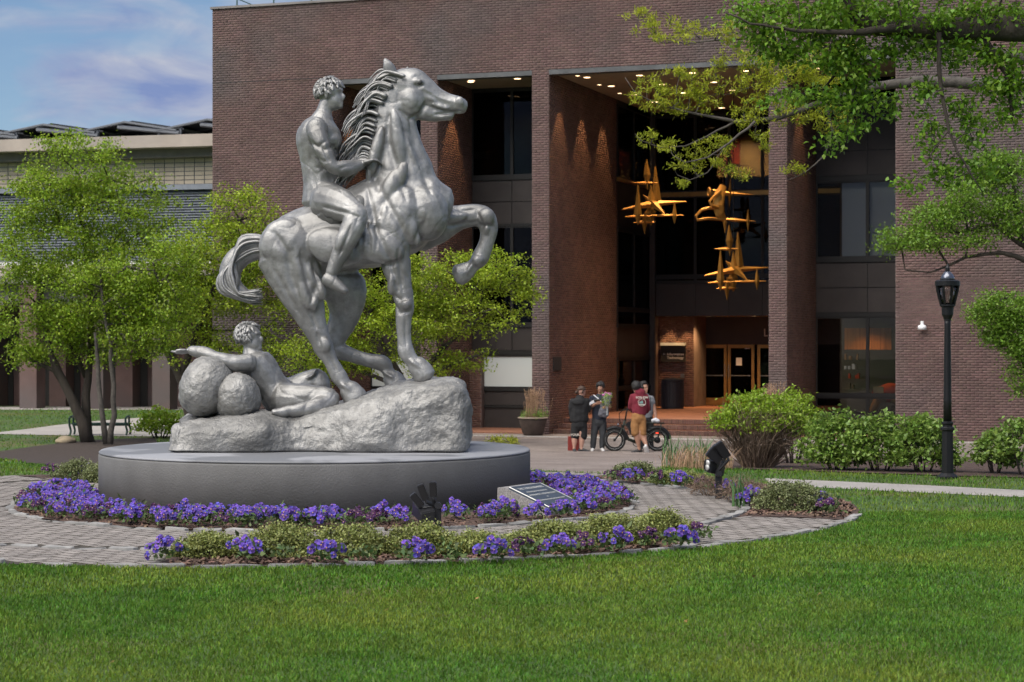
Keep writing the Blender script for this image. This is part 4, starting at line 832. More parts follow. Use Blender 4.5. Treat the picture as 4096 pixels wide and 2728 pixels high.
for s_ in (-1, 1):
    EL(rd, 1272, 552, .27 * s_, 40, 44, .09)
    LF(rd, [(1270, 560, 34, .085, .30 * s_), (1292, 620, 33, .08, .34 * s_), (1325, 682, 25, .062, .36 * s_), (1372, 690, 30, .07, .31 * s_), (1425, 676, 20, .048, .22 * s_)], seg=12)
    w_ = SS(1422, 677, .225 * s_); fig_hand(rd, w_, SS(1480, 660, .17 * s_) - w_, Vector((0, s_, .2)), K, .7)
    LF(rd, [(1292, 800, 68, .14, .20 * s_), (1345, 815, 60, .125, .36 * s_), (1400, 845, 44, .10, .46 * s_), (1408, 868, 42, .09, .49 * s_), (1388, 920, 40, .085, .51 * s_), (1352, 995, 30, .065, .51 * s_), (1322, 1062, 22, .05, .52 * s_)], seg=14)
    LF(rd, [(1306, 1078, 24, .05, .52 * s_), (1330, 1094, 24, .055, .53 * s_), (1372, 1124, 14, .055, .54 * s_)], seg=12); EL(rd, 1362, 945, .55 * s_, 26, 46, .05, 20)
rd.fuse('rider', MATS['statue_metal'], st, voxel=0.011, smooth_it=2, disp=lambda p: .004 * nz3(p, 12) - .004 * groove(p, 4.2, .12) ** 1.5, post=creases(RL, lambda u, v: (BU + (u - BU) * BS, BV + (v - BV) * BS)))
hr = MB(); locks(hr, SS(1320, 428, 0), Vector((1, -.25, .05)), Vector((-.05, 0, 1)), K, 170, .016, 3); hr.build('rider_hair', MATS['statue_metal'], st, smooth=True)
BU, BV, BS = 0.0, 0.0, 1.0; K = 1.36
cl = MB(); LF(cl, [(1300, 838, 70, .40), (1350, 860, 95, .46), (1420, 850, 75, .47), (1450, 812, 40, .44)]); cl.fuse('saddle_cloth', MATS['statue_metal'], st, voxel=0.018, smooth_it=2, disp=lambda p: .014 * nz3(p, 16) + .006 * nz3(p, 40))
# resting figure beside the boulders
rf = MB(); HC = S(1000, 1352, -.05)
LF(rf, [(1128, 1598, 78, .20, -.05), (1085, 1545, 68, .18, -.05), (1045, 1490, 76, .22, -.05), (1015, 1440, 68, .23, -.05), (1005, 1415, 38, .11, -.05)])
LF(rf, [(1006, 1425, 32, .08, -.05), (1000, 1385, 27, .068, -.05)]); head(rf, HC, Vector((.9, -.3, .12)), Vector((-.1, 0, 1)), K)
LF(rf, [(1000, 1450, 38, .09, -.28), (940, 1452, 34, .085, -.34), (868, 1432, 26, .066, -.36), (812, 1412, 28, .07, -.32), (762, 1402, 19, .047, -.27)], seg=12)
w_ = S(764, 1402, -.27); fig_hand(rf, w_, S(712, 1412, -.24) - w_, Vector((0, -1, .2)), K, .4)
LF(rf, [(1012, 1450, 36, .09, .20), (1070, 1495, 32, .08, .28), (1118, 1535, 25, .062, .26), (1170, 1530, 26, .065, .16), (1212, 1512, 19, .046, .06)], seg=12)
w_ = S(1210, 1513, .07); fig_hand(rf, w_, S(1262, 1500, 0) - w_, Vector((0, 1, .2)), K, .8)
LF(rf, [(1130, 1600, 70, .15, -.16), (1210, 1596, 62, .13, -.26), (1298, 1592, 46, .10, -.32), (1322, 1602, 40, .085, -.33), (1270, 1628, 38, .08, -.44), (1200, 1640, 28, .06, -.52), (1160, 1644, 22, .05, -.54)], seg=14)
LF(rf, [(1160, 1642, 22, .05, -.54), (1125, 1650, 22, .05, -.56), (1095, 1648, 13, .05, -.58)], seg=10)
LF(rf, [(1130, 1590, 66, .14, .08), (1195, 1550, 54, .12, .10), (1262, 1515, 42, .09, .08), (1282, 1530, 38, .085, .06), (1290, 1580, 34, .07, .05), (1300, 1625, 22, .05, .04)], seg=14)
rf.fuse('resting_figure', MATS['statue_metal'], st, voxel=0.011, smooth_it=2, disp=lambda p: .005 * nz3(p, 12) - .005 * groove(p, 4.2, .12) ** 1.5)
hr = MB(); locks(hr, HC, Vector((.9, -.3, .12)), Vector((-.1, 0, 1)), K, 170, .016, 5); hr.build('figure_hair', MATS['statue_metal'], st, smooth=True)
for u, v, a, c, b, dy, rt in ((832, 1545, 112, 128, .36, -.30, 18), (958, 1582, 90, 92, .30, -.42, -10)):
    bo = MB(); EL(bo, u, v, dy, a, c, b, rt); EL(bo, u - 20, v + 40, dy + .1, a * .9, c * .7, b, 0)
    bo.fuse('boulder', MATS['statue_rock'], st, voxel=0.022, smooth_it=5, disp=lambda p: .05 * nz3(p, 2.2) + .012 * nz3(p, 13) + .008 * nz3(p, 30))
tops = [(722, 1676), (760, 1662), (900, 1660), (1000, 1664), (1100, 1652), (1200, 1636), (1300, 1612), (1400, 1592), (1480, 1568), (1560, 1540), (1640, 1514), (1740, 1502), (1810, 1508), (1852, 1528), (1872, 1570)]
rk = MB(); ring = []
for u, v in tops:
    zt = S(u, v).z; hh = zt - HP - .012; e = min(1, (min(u - 700, 1895 - u)) / 60) ** .5; d = .98 * (.72 + .28 * e) - (.14 if 1150 < u < 1330 else 0); x = S(u, v).x
    pr = [(-d, 0), (-d * 1.0, .30), (-d * .97, .62), (-d * .86, .86), (-d * .55, .98), (0, 1.0), (d * .55, .98), (d * .9, .8), (d, .4), (d, 0)]
    ring.append([Vector((x, SY + y, HP + .012 + z * hh)) for y, z in pr])
n_ = len(ring[0]); vs_ = [p for r_ in ring for p in r_]
fs_ = [(i * n_ + k, i * n_ + (k + 1) % n_, (i + 1) * n_ + (k + 1) % n_, (i + 1) * n_ + k) for i in range(len(ring) - 1) for k in range(n_)] + [tuple(range(n_ - 1, -1, -1)), tuple((len(ring) - 1) * n_ + k for k in range(n_))]
rk.add(vs_, [tuple(reversed(f)) for f in fs_])
def rock_disp(p):
    k = min(1.0, max(0.0, p[2] / .10)); return k * (.085 * nz3(p, 1.5) + .045 * nz3(p, 3.6) + .018 * nz3(p, 9) + .010 * nz3(p, 24) + .006 * nz3(p, 50))
rk.fuse('rock_base', MATS['statue_rock'], st, voxel=0.022, smooth_it=3, disp=rock_disp)
# ------------------------------------------------------------------ plants
mat('bark', (0.050, 0.040, 0.032), 0.95, var=0.3, scale=6, bump=0.8, bscale=30, stretch=(1, 1, .3))
mat('bark_pale', (0.080, 0.070, 0.060), 0.95, var=0.35, scale=8, bump=0.6, bscale=30)
mat('twig_brown', (0.185, 0.130, 0.095), 0.95, rand=0.35)
mat('leaf_left', (0.250, 0.360, 0.030), 0.5, rand=0.45, hue=0.018, var=0.18, scale=0.7, trans=0.35, spec=0.4)
mat('leaf_mid', (0.290, 0.385, 0.026), 0.5, rand=0.42, hue=0.016, var=0.2, scale=0.8, trans=0.35, spec=0.4)
mat('leaf_big', (0.165, 0.300, 0.026), 0.45, rand=0.36, hue=0.016, trans=0.35, spec=0.45)
mat('leaf_locust', (0.40, 0.45, 0.035), 0.55, rand=0.3, hue=0.014, trans=0.45)
mat('leaf_right', (0.165, 0.290, 0.028), 0.5, rand=0.34, hue=0.014, trans=0.35)
mat('leaf_box', (0.245, 0.275, 0.080), 0.5, rand=0.50, hue=0.020, var=0.2, scale=2, trans=0.2)
mat('leaf_box_dark', (0.190, 0.220, 0.090), 0.5, rand=0.45, hue=0.018, trans=0.2)
mat('leaf_privet', (0.250, 0.370, 0.028), 0.5, rand=0.32, hue=0.012, trans=0.35)
mat('leaf_shrub', (0.185, 0.290, 0.050), 0.45, rand=0.42, hue=0.016, trans=0.3)
mat('leaf_flower', (0.085, 0.135, 0.040), 0.55, rand=0.45, hue=0.03, trans=0.2)
mat('petal_violet', (0.140, 0.080, 0.44), 0.6, rand=0.58, hue=0.024, trans=0.3)
mat('petal_maroon', (0.060, 0.010, 0.065), 0.6, rand=0.5, hue=0.03, trans=0.2)
mat('petal_eye', (0.045, 0.012, 0.13), 0.7); mat('petal_yellow', (0.75, 0.42, 0.03), 0.6)
mat('daffodil_leaf', (0.10, 0.20, 0.07), 0.5, rand=0.3, trans=0.2); mat('dry_grass', (0.36, 0.23, 0.14), 0.9, rand=0.35)
mat('stone_tan', (0.30, 0.24, 0.16), 0.9, var=0.2, bump=.5, bscale=20)
def foliage(C, n, spread, ln, wd, up=0.3, rg=rng, flat=0.8):
    """n leaves about the cluster centres C (m,3): folded pointed blades"""
    C = np.asarray(C, np.float32); i = rg.integers(0, len(C), n); p = C[i] + rg.normal(0, 1, (n, 3)).astype(np.float32) * np.array([spread, spread, spread * flat])
    d = rg.normal(0, 1, (n, 3)); d[:, 2] += up * 0.5; d /= np.linalg.norm(d, axis=1)[:, None]
    u = rg.normal(0, .6, (n, 3)); u[:, 2] += 1.0; s = np.cross(d, u); s /= np.linalg.norm(s, axis=1)[:, None] + 1e-9; nn = np.cross(s, d)
    L = (ln * rg.uniform(.6, 1.25, n))[:, None]; W = (wd * rg.uniform(.7, 1.25, n))[:, None]
    a = p; b = p + d * L * .45 + s * W * .5 + nn * W * .18; c = p + d * L - nn * L * .12; e = p + d * L * .45 - s * W * .5 + nn * W * .18
    V = np.stack([a, b, c, e], 1).reshape(-1, 3); Q = (np.arange(n) * 4)[:, None] + np.array([[0, 1, 2, 3]]); return V, Q
def skeleton(trunks, C, step=0.35, jit=0.10, rtip=0.006, power=0.46, maxr=None, down=0.0):
    """grow branches from the trunk lines to every cluster centre; returns a tube mesh"""
    pos = []; par = []; fixed = []; chains = []
    for tr in trunks:
        last = -1
        for k, (p, r) in enumerate(tr):
            p = Vector(p)
            if k == 0: pos.append(p); par.append(-1 if len(tr[0]) < 3 else tr[0][2]); fixed.append(r); last = len(pos) - 1; chains.append([last]); continue
            q = pos[last]; r0 = fixed[last]; m = max(1, int((p - q).length / step))
            for j in range(1, m + 1):
                w = j / m; pos.append(q.lerp(p, w) + (Vector(rng.normal(0, 1, 3)) * jit * .25 if j < m else Vector())); par.append(last); fixed.append(r0 + (r - r0) * w); last = len(pos) - 1; chains[-1].append(last)
    nt = len(pos); A = np.array([tuple(p) for p in pos], np.float32)
    C = np.asarray(C, np.float32); dd = np.min(np.linalg.norm(C[:, None] - A[None], axis=2), axis=1); order = np.argsort(dd)
    buf = np.zeros((len(C) * 14 + nt, 3), np.float32); buf[:nt] = A; cnt = nt
    pen = np.zeros(len(buf), np.float32)
    for ci in order:
        c = C[ci]; dist = np.linalg.norm(buf[:cnt] - c, axis=1) + pen[:cnt] + down * np.maximum(0, buf[:cnt, 2] - c[2]); b = int(np.argmin(dist)); q = Vector(buf[b]); p = Vector(c)
        m = min(12, max(1, int((p - q).length / step))); last = b
        for j in range(1, m + 1):
            w = j / m; x = q.lerp(p, w) + (Vector(rng.normal(0, 1, 3)) * jit if j < m else Vector()); x.z += math.sin(w * math.pi) * .06 * (p - q).length
            buf[cnt] = x; pen[cnt] = pen[last] * .9 + .05; pos.append(x); par.append(last); fixed.append(0); last = cnt; cnt += 1
    cntt = np.ones(cnt)
    for i in range(cnt - 1, nt - 1, -1):
        if par[i] >= 0: cntt[par[i]] += cntt[i]
    rad = [fixed[i] if i < nt else min(rtip * cntt[i] ** power, maxr or 9) for i in range(cnt)]
    mb = MB()
    for ch in chains: mb.tube([pos[i] for i in ch], [rad[i] for i in ch], 10)
    for i in range(nt, cnt):
        if par[i] < 0: continue
        r0 = rad[par[i]]; r1 = rad[i]; r0 = min(r0, r1 * 1.5) if i >= nt else r0
        mb.tube([pos[par[i]], pos[i]], [r0, r1], 7 if r1 > .03 else 4, cap=False)
    return mb
def blobs(lst, Y, n):
    """cluster centres in ellipsoids given as (u, v, ru, rv, dY, depth) in photo pixels about distance Y"""
    ar = np.array([b_[2] * b_[3] for b_ in lst], float); out = []
    for b_, k in zip(lst, np.maximum(3, (n * ar / ar.sum()).astype(int))):
        u, v, ru, rv = b_[:4]; dY = b_[4] if len(b_) > 4 else 0; dp = b_[5] if len(b_) > 5 else (ru / F * Y) * .8
        for _ in range(k):
            d = rng.normal(0, 1, 3); d /= np.linalg.norm(d); d *= rng.uniform(.15, 1) ** .45
            out.append(P(u + d[0] * ru, v + d[1] * rv, Y + dY + d[2] * dp))
    return [tuple(p) for p in out]
def tree(name, label, base, trunks, C, leafmat, n, spread, ln, wd, bark='bark', up=.3, group=None, cat='tree', flat=.55, foliage_name='crown', **kw):
    t = thing(name, label, cat, base, group); org = Vector(base)
    sk = skeleton(trunks, C, **kw); tag(sk.build('trunk_and_branches' if cat == 'tree' else 'stems', MATS[bark], t, smooth=True), kind='stuff')
    V, Q = foliage(C, n, spread, ln, wd, up, flat=flat); V = V - np.array(org)[None]
    tag(link_mesh(foliage_name, mesh_np(foliage_name, V, Q, MATS[leafmat]), t), kind='stuff'); return t
def TP(lst, Y, dy=0.0): return [(P(u, v, Y + (q[0] if q else dy)), r) for u, v, r, *q in lst]
# many-stemmed tree on the left
Y1 = 51.0; b1 = P(345, 1766, Y1); b1.z = hz(Y1)
tr1 = [TP([(352, 1772, .19), (330, 1690, .15), (285, 1590, .12), (235, 1490, .105), (205, 1420, .09), (188, 1340, .07), (150, 1220, .05)], Y1), TP([(350, 1768, .15), (345, 1650, .12), (352, 1520, .10), (365, 1380, .085), (362, 1200, .07), (345, 1020, .055), (318, 850, .04), (318, 700, .025)], Y1 + .3),
       TP([(262, 1545, .09), (215, 1480, .06), (120, 1440, .04)], Y1), TP([(352, 1520, .08), (300, 1420, .06), (250, 1300, .045)], Y1 + .3)]
C1_ = blobs([(320, 700, 260, 150), (170, 800, 180, 120), (470, 850, 260, 170), (180, 1020, 260, 190), (520, 1060, 250, 200), (330, 1180, 330, 190), (120, 1330, 200, 150), (420, 1340, 280, 130), (230, 570, 110, 50)], Y1, 430)
tree('tree', 'leafy green tree with several leaning stems in the dark soil bed on the left', b1, tr1, C1_, 'leaf_left', 46000, .19, .085, .055, step=.4, jit=.1)
b1b = P(430, 1772, 49.5); b1b.z = hz(49.5)
tr1b = [TP([(425, 1776, .085), (412, 1680, .07), (398, 1570, .06), (392, 1450, .05), (380, 1330, .035)], 49.5), TP([(440, 1776, .085), (458, 1660, .07), (455, 1540, .062), (442, 1430, .055), (425, 1300, .045), (405, 1150, .03)], 49.5)]
C1b = blobs([(560, 1330, 170, 110), (640, 1180, 170, 150), (420, 1150, 180, 120), (700, 1020, 130, 130)], 49.5, 240)
tree('tree', 'slim pale-stemmed small tree just right of the leaning tree on the left', b1b, tr1b, C1b, 'leaf_left', 13000, .18, .08, .05, bark='bark_pale', step=.35, jit=.1)
# tree behind the resting figure
Y3 = 56.0; b3 = P(770, 1700, Y3); b3.z = hz(Y3)
tr3 = [TP([(775, 1712, .19), (752, 1600, .16), (715, 1490, .14), (668, 1400, .11), (640, 1330, .08), (600, 1220, .05)], Y3), TP([(728, 1510, .13), (760, 1400, .10), (820, 1250, .08), (900, 1050, .055), (960, 880, .03)], Y3)]
C3 = blobs([(820, 1180, 190, 180), (960, 880, 170, 150), (900, 1020, 190, 160), (720, 1100, 150, 200), (1040, 1180, 170, 190), (1130, 1000, 90, 150), (760, 1380, 180, 90), (1060, 1400, 130, 80)], Y3, 460)
tree('tree', 'yellow-green tree leaning behind the boulders and the horse tail', b3, tr3, C3, 'leaf_mid', 26000, .18, .085, .055, step=.4, jit=.12)
# low spreading tree behind the horse
Y4 = 50.0; b4 = P(1640, 1690, Y4); b4.z = hz(Y4)
tr4 = [TP([(1642, 1700, .13), (1640, 1600, .11), (1660, 1520, .09), (1730, 1440, .07), (1830, 1340, .055), (1950, 1250, .035)], Y4), TP([(1640, 1600, .10), (1600, 1500, .08), (1540, 1400, .06), (1480, 1250, .045)], Y4), TP([(1650, 1560, .09), (1720, 1500, .06), (1830, 1450, .045), (1960, 1400, .03)], Y4), TP([(1640, 1590, .08), (1560, 1530, .06), (1420, 1470, .045), (1280, 1420, .03)], Y4)]
C4 = blobs([(1790, 1130, 240, 130), (1960, 1080, 170, 110), (1540, 1120, 220, 150), (1850, 1270, 270, 90), (2060, 1150, 110, 70), (1420, 1290, 200, 130), (1650, 1290, 220, 120), (1280, 1400, 150, 110), (1700, 1450, 150, 60), (1870, 1440, 120, 45), (1260, 1500, 110, 50), (1470, 1420, 160, 70), (2120, 1180, 50, 60)], Y4, 520)
tree('tree', 'low bright green spreading tree behind the horse legs', b4, tr4, C4, 'leaf_mid', 32000, .15, .075, .05, step=.35, jit=.09)
# honey locust reaching in from the right
Y5 = 34.0; b5 = P(4850, 1700, Y5); b5.z = hz(Y5)
tr5 = [TP([(4850, 1720, .34), (4840, 1100, .28), (4780, 600, .24), (4600, 420, .20), (4300, 345, .15), (4000, 335, .11), (3700, 325, .09), (3500, 345, .075), (3300, 405, .06), (3120, 470, .045), (2980, 487, .035), (2860, 470, .026), (2740, 445, .018), (2640, 420, .012), (2540, 370, .008), (2500, 310, .005)], Y5),
       TP([(2940, 486, .022), (2830, 545, .016), (2740, 585, .012), (2640, 590, .009), (2560, 560, .006), (2540, 535, .004)], Y5), TP([(3020, 485, .024), (2920, 570, .018), (2830, 630, .013), (2740, 650, .009), (2690, 620, .006)], Y5 - .3),
       TP([(2900, 590, .014), (2830, 690, .01), (2760, 720, .008), (2710, 700, .005)], Y5), TP([(4780, 600, .16), (4400, 300, .12), (3900, 190, .08), (3500, 130, .05), (3250, 170, .035), (3000, 152, .022), (2860, 160, .016), (2740, 175, .011), (2620, 165, .007), (2500, 115, .004)], Y5 + .6),
       TP([(2800, 155, .012), (2720, 90, .008), (2640, 40, .006), (2600, 0, .004)], Y5 + .6), TP([(3300, 410, .03), (3330, 520, .02), (3300, 620, .014), (3220, 690, .009), (3150, 720, .005)], Y5), TP([(3500, 345, .04), (3420, 260, .03), (3260, 250, .02), (3050, 330, .012), (2900, 380, .007)], Y5 + .3)]
C5 = blobs([(2600, 370, 90, 70), (2720, 330, 90, 80), (2680, 430, 80, 40), (2830, 390, 80, 60), (2580, 560, 45, 40), (2700, 590, 80, 30), (2850, 590, 70, 60), (2760, 660, 80, 40), (2900, 640, 50, 50), (2720, 710, 40, 25), (2640, 110, 110, 50), (2560, 70, 60, 40), (2760, 130, 90, 40), (2900, 120, 80, 60), (2930, 260, 80, 70), (3010, 350, 90, 80), (3000, 460, 80, 60), (3060, 200, 90, 80), (3150, 300, 120, 110), (3060, 560, 60, 40), (3180, 450, 120, 60), (2960, 690, 60, 30), (3180, 690, 50, 40), (3300, 250, 150, 120), (3330, 480, 100, 60), (2850, 300, 40, 40)], Y5, 420)
tree('tree', 'honey locust with feathery yellow-green sprays hanging in front of the entrance bay', b5, tr5, C5, 'leaf_locust', 12500, .05, .085, .020, bark='bark_pale', up=.9, step=.16, jit=.035, rtip=.0035, power=.42, maxr=.03)
# big-leaved tree whose limb crosses the top right corner
Y6 = 21.0; b6 = P(4900, 2000, Y6); b6.z = 0.0
tr6 = [TP([(4900, 2010, .36), (4890, 1200, .30), (4830, 500, .26), (4650, 220, .22), (4350, 125, .17), (4000, 112, .14), (3700, 112, .12), (3480, 105, .09), (3420, 60, .07), (3370, -60, .05)], Y6), TP([(3600, 110, .05), (3400, 130, .03), (3200, 125, .02), (3000, 95, .012), (2900, 50, .006)], Y6 - .3),
       TP([(3755, 130, .028), (3758, 300, .024), (3775, 420, .020), (3795, 520, .016), (3830, 610, .012), (3880, 690, .009), (3930, 770, .005)], Y6 - .2), TP([(3795, 520, .010), (3740, 590, .007), (3700, 660, .004)], Y6 - .2), TP([(3480, 105, .03), (3350, 200, .02), (3340, 300, .015), (3290, 360, .010), (3130, 390, .006)], Y6 + .2), TP([(3900, 112, .05), (4030, 300, .03), (4050, 480, .015)], Y6), TP([(3370, 180, .014), (3430, 330, .009), (3390, 480, .006), (3390, 560, .004)], Y6)]
C6 = blobs([(3200, 60, 240, 70), (3420, 60, 200, 80), (3750, 50, 260, 60), (4020, 60, 120, 70), (3000, 60, 110, 50), (3250, 190, 200, 70), (3420, 240, 150, 70), (3080, 170, 110, 60), (3150, 390, 140, 28), (3330, 400, 110, 40), (3400, 490, 60, 60), (3450, 330, 90, 50), (3620, 200, 130, 60), (3850, 200, 140, 70), (4000, 280, 100, 120), (3700, 400, 40, 90), (3850, 420, 60, 60), (3720, 560, 50, 70), (3900, 520, 50, 70), (4040, 450, 60, 80), (3760, 700, 60, 60), (3870, 680, 60, 60), (3620, 740, 25, 20), (3560, 430, 50, 50), (3330, 560, 20, 40), (3480, 400, 40, 40), (3950, 650, 40, 60)], Y6, 430)
C6 += blobs([(3500, -170, 500, 150), (4000, -150, 450, 160), (4500, -100, 400, 250), (3150, -120, 250, 90), (3800, -450, 600, 200), (4400, 250, 220, 250)], Y6, 260)
tree('tree', 'large-leaved tree with a thick dark limb across the top right corner', b6, tr6, C6, 'leaf_big', 19000, .085, .066, .042, up=-.6, step=.12, jit=.022, rtip=.0022, power=.42, maxr=.02)
# two trees at the right edge in front of the brick wall
Y7 = 46.0; b7 = P(4330, 1750, Y7); b7.z = hz(Y7)
tr7 = [TP([(4330, 1760, .20), (4300, 1400, .17), (4180, 1060, .13), (4090, 960, .09), (4060, 820, .06), (4050, 700, .03)], Y7), TP([(4180, 1060, .08), (4000, 1010, .05), (3860, 1030, .035), (3720, 1090, .02), (3620, 1080, .012)], Y7), TP([(4120, 1000, .06), (3980, 900, .04), (3820, 930, .025)], Y7)]
C7 = blobs([(4030, 690, 110, 80), (3930, 800, 170, 90), (3760, 880, 150, 60), (3620, 950, 110, 45), (3800, 960, 190, 50), (4050, 880, 100, 90), (3560, 980, 60, 28), (3980, 640, 60, 40)], Y7, 230)
tree('tree', 'bright green tree at the right edge with branches reaching left above the lamp post', b7, tr7, C7, 'leaf_right', 15000, .17, .075, .05, step=.3, jit=.08)
Y8 = 42.0; b8 = P(4250, 1790, Y8); b8.z = hz(Y8)
tr8 = [TP([(4250, 1800, .14), (4200, 1600, .11), (4140, 1450, .09), (4080, 1300, .06), (4040, 1200, .03)], Y8)]
C8 = blobs([(4040, 1240, 120, 80), (3930, 1260, 70, 40), (4070, 1340, 100, 110), (3990, 1320, 80, 60), (4090, 1480, 60, 110), (3960, 1205, 50, 30)], Y8, 170)
tree('tree', 'dense dark green small tree right of the lamp post, cut by the photo edge', b8, tr8, C8, 'leaf_right', 12000, .14, .065, .042, step=.28, jit=.06)
# ------------------------------------------------------------------ shrubs
def dome(c, rx, ry, h, n, low=.15):
    out = []
    while len(out) < n:
        d = rng.normal(0, 1, 3); d /= np.linalg.norm(d); d[2] = abs(d[2]); k = rng.uniform(.35, 1) ** .4
        lump = 1 + .16 * noise.noise((c[0] * 3 + d[0] * 2.2, c[1] * 3 + d[1] * 2.2, d[2] * 2.2))
        out.append((c[0] + d[0] * rx * k * lump, c[1] + d[1] * ry * k * lump, c[2] + h * (low + (1 - low) * d[2] * k * lump)))
    return out
def bush(name, label, c, rx, ry, h, leafmat, n, ln, wd, spread, nc=90, stems=6, group=None, bark='bark', low=.15, cat='shrub', up=.5, rs=.012):
    c = Vector(c); C = dome(c, rx, ry, h, nc, low); tr = []
    for k in range(stems):
        a = 2 * math.pi * k / stems + rng.uniform(0, .8); p = c + Vector((math.cos(a) * rx * .18, math.sin(a) * ry * .18, -.02)); tr.append([(p, rs), (c + Vector((math.cos(a) * rx * .42, math.sin(a) * ry * .42, h * .42)), rs * .7)])
    return tree(name, label, c, tr, C, leafmat, n, spread, ln, wd, bark=bark, up=up, group=group, cat=cat, foliage_name='leaves', step=.12, jit=.02, rtip=.003, power=.35, maxr=rs)
GB = 'clipped box shrubs in the paved court'
for k, (u, v, ru, hp_, m, lab) in enumerate(((825, 2243, 135, 118, 'leaf_box', 'leftmost box shrub of the front bed, beside the paving'), (1110, 2240, 160, 150, 'leaf_box', 'second box shrub from the left in the front bed'), (1400, 2238, 155, 150, 'leaf_box', 'third box shrub from the left in the front bed'),
        (1680, 2236, 140, 150, 'leaf_box', 'box shrub of the front bed right in front of the black floodlight'), (1900, 2232, 95, 112, 'leaf_box', 'small yellowish box shrub right of the front floodlight'), (2060, 2226, 70, 96, 'leaf_box', 'smallest box shrub in the front bed, nearly leafless at its foot'),
        (2215, 2215, 150, 140, 'leaf_box', 'wide box shrub in front of the plaque block'), (2455, 2192, 140, 150, 'leaf_box', 'tall box shrub near the right end of the front bed'), (2655, 2172, 125, 140, 'leaf_box', 'rightmost box shrub of the front bed'),
        (2545, 1912, 95, 70, 'leaf_box_dark', 'dark box shrub at the far end of the right bed near the plaza'), (2730, 1945, 120, 60, 'leaf_box', 'low spreading box shrub left of the tall floodlight'), (3180, 2056, 150, 142, 'leaf_box_dark', 'round dark box shrub at the near end of the right bed'),
        (300, 1928, 95, 95, 'leaf_box_dark', 'pale box shrub behind the left side of the pedestal'), (390, 1935, 60, 80, 'leaf_box_dark', 'box shrub half hidden by the left edge of the pedestal'))):
    g_ = G(u, v); px = F / g_.y; bush('box_shrub', lab, g_ + Vector((0, ru / px * .6, 0)), ru / px * 1.10, ru / px * .80, hp_ / px * .86, m, 8500 if ru > 100 else 4600, .022, .017, .034, nc=200 if ru > 100 else 120, stems=9, group=GB, low=.10, rs=.006)
# brown dormant shrubs of the right bed
for u, v, ru, hp_, lab in ((2960, 2010, 110, 105, 'brown leafless low shrub right of the tall floodlight'), (3060, 2030, 80, 85, 'brown leafless low shrub beside the round box shrub'), (2830, 1985, 80, 80, 'brown leafless low shrub left of the tall floodlight post')):
    g_ = G(u, v); px = F / g_.y; bush('dormant_shrub', lab, g_, ru / px, ru / px * .7, hp_ / px, 'twig_brown', 1500, .06, .004, .035, nc=160, stems=14, group='brown dormant shrubs', bark='twig_brown', up=1.6, rs=.004)
# hedge of shrubs before the building
def at(u, v): return G(u, v)
g_ = at(3030, 1872); px = F / g_.y
bush('forsythia', 'tall bush with bright green top and bare brown twigs below', g_, 185 / px, 150 / px, 300 / px, 'leaf_privet', 6500, .055, .03, .055, nc=260, stems=12, low=.55, rs=.014, bark='twig_brown')
bare = MB()
for k in range(420):
    a = rng.uniform(0, 6.283); r_ = rng.uniform(.02, .22); p = g_ + Vector((r_ * math.cos(a), r_ * math.sin(a), 0)); q = p + Vector((math.cos(a) * rng.uniform(.08, .52), -abs(math.sin(a)) * rng.uniform(.05, .55), rng.uniform(.35, .82))); m_ = p.lerp(q, .5) + Vector(rng.normal(0, .04, 3))
    bare.tube([p, m_, q], [.006, .004, .002], 4, cap=False)
    for j in range(3): e = q + Vector(rng.normal(0, .10, 3)); bare.tube([m_.lerp(q, rng.uniform(.3, 1)), e], [.003, .0015], 3, cap=False)
tag(bare.build('bare_twigs', MATS['twig_brown'], bpy.data.objects['forsythia']), kind='stuff')
g2 = at(3190, 1858); px = F / g2.y
bush('forsythia', 'bright green bush half hidden behind the tall brown-twigged bush', g2 + Vector((0, .5, 0)), 130 / px, 130 / px, 285 / px, 'leaf_privet', 4200, .055, .03, .055, nc=170, stems=10, low=.38, rs=.014)
for u, v, ru, hp_, lab in ((3350, 1893, 130, 230, 'leafy green shrub left of the lamp post, nearest the tall bush'), (3520, 1897, 135, 250, 'leafy green shrub in the middle of the bed left of the lamp post'), (3690, 1902, 120, 235, 'leafy green shrub just left of the lamp post')):
    g_ = at(u, v - 12); px = F / g_.y; bush('leafy_shrub', lab, g_, ru / px * 1.22, ru / px * .9, hp_ / px, 'leaf_shrub', 3600, .062, .042, .06, nc=150, stems=7, group='leafy shrubs in the mulch bed', low=.14, rs=.012)
for u, v, ru, hp_, lab in ((3980, 1905, 95, 180, 'small leafy shrub right of the lamp post'), (4110, 1912, 140, 255, 'leafy shrub cut by the right edge of the photo')):
    g_ = at(u, v - 10); px = F / g_.y; bush('leafy_shrub', lab, g_, ru / px, ru / px * .8, hp_ / px, 'leaf_shrub', 1700, .062, .042, .05, nc=100, stems=6, group='leafy shrubs in the mulch bed', low=.25, rs=.012)
g_ = at(640, 1752); px = F / g_.y
bush('leafy_shrub', 'low dark green shrub left of the rock base beside the bench', g_, 115 / px, 100 / px, 110 / px, 'leaf_left', 1700, .10, .07, .10, nc=90, stems=6, low=.2, group=None, rs=.02)
g_ = at(2010, 1778); px = F / g_.y
bush('groundcover_plant', 'tuft of yellow-green plants at the plaza edge behind the pedestal', g_, 60 / px, 60 / px, 40 / px, 'leaf_locust', 500, .07, .03, .06, nc=40, stems=4, rs=.006)
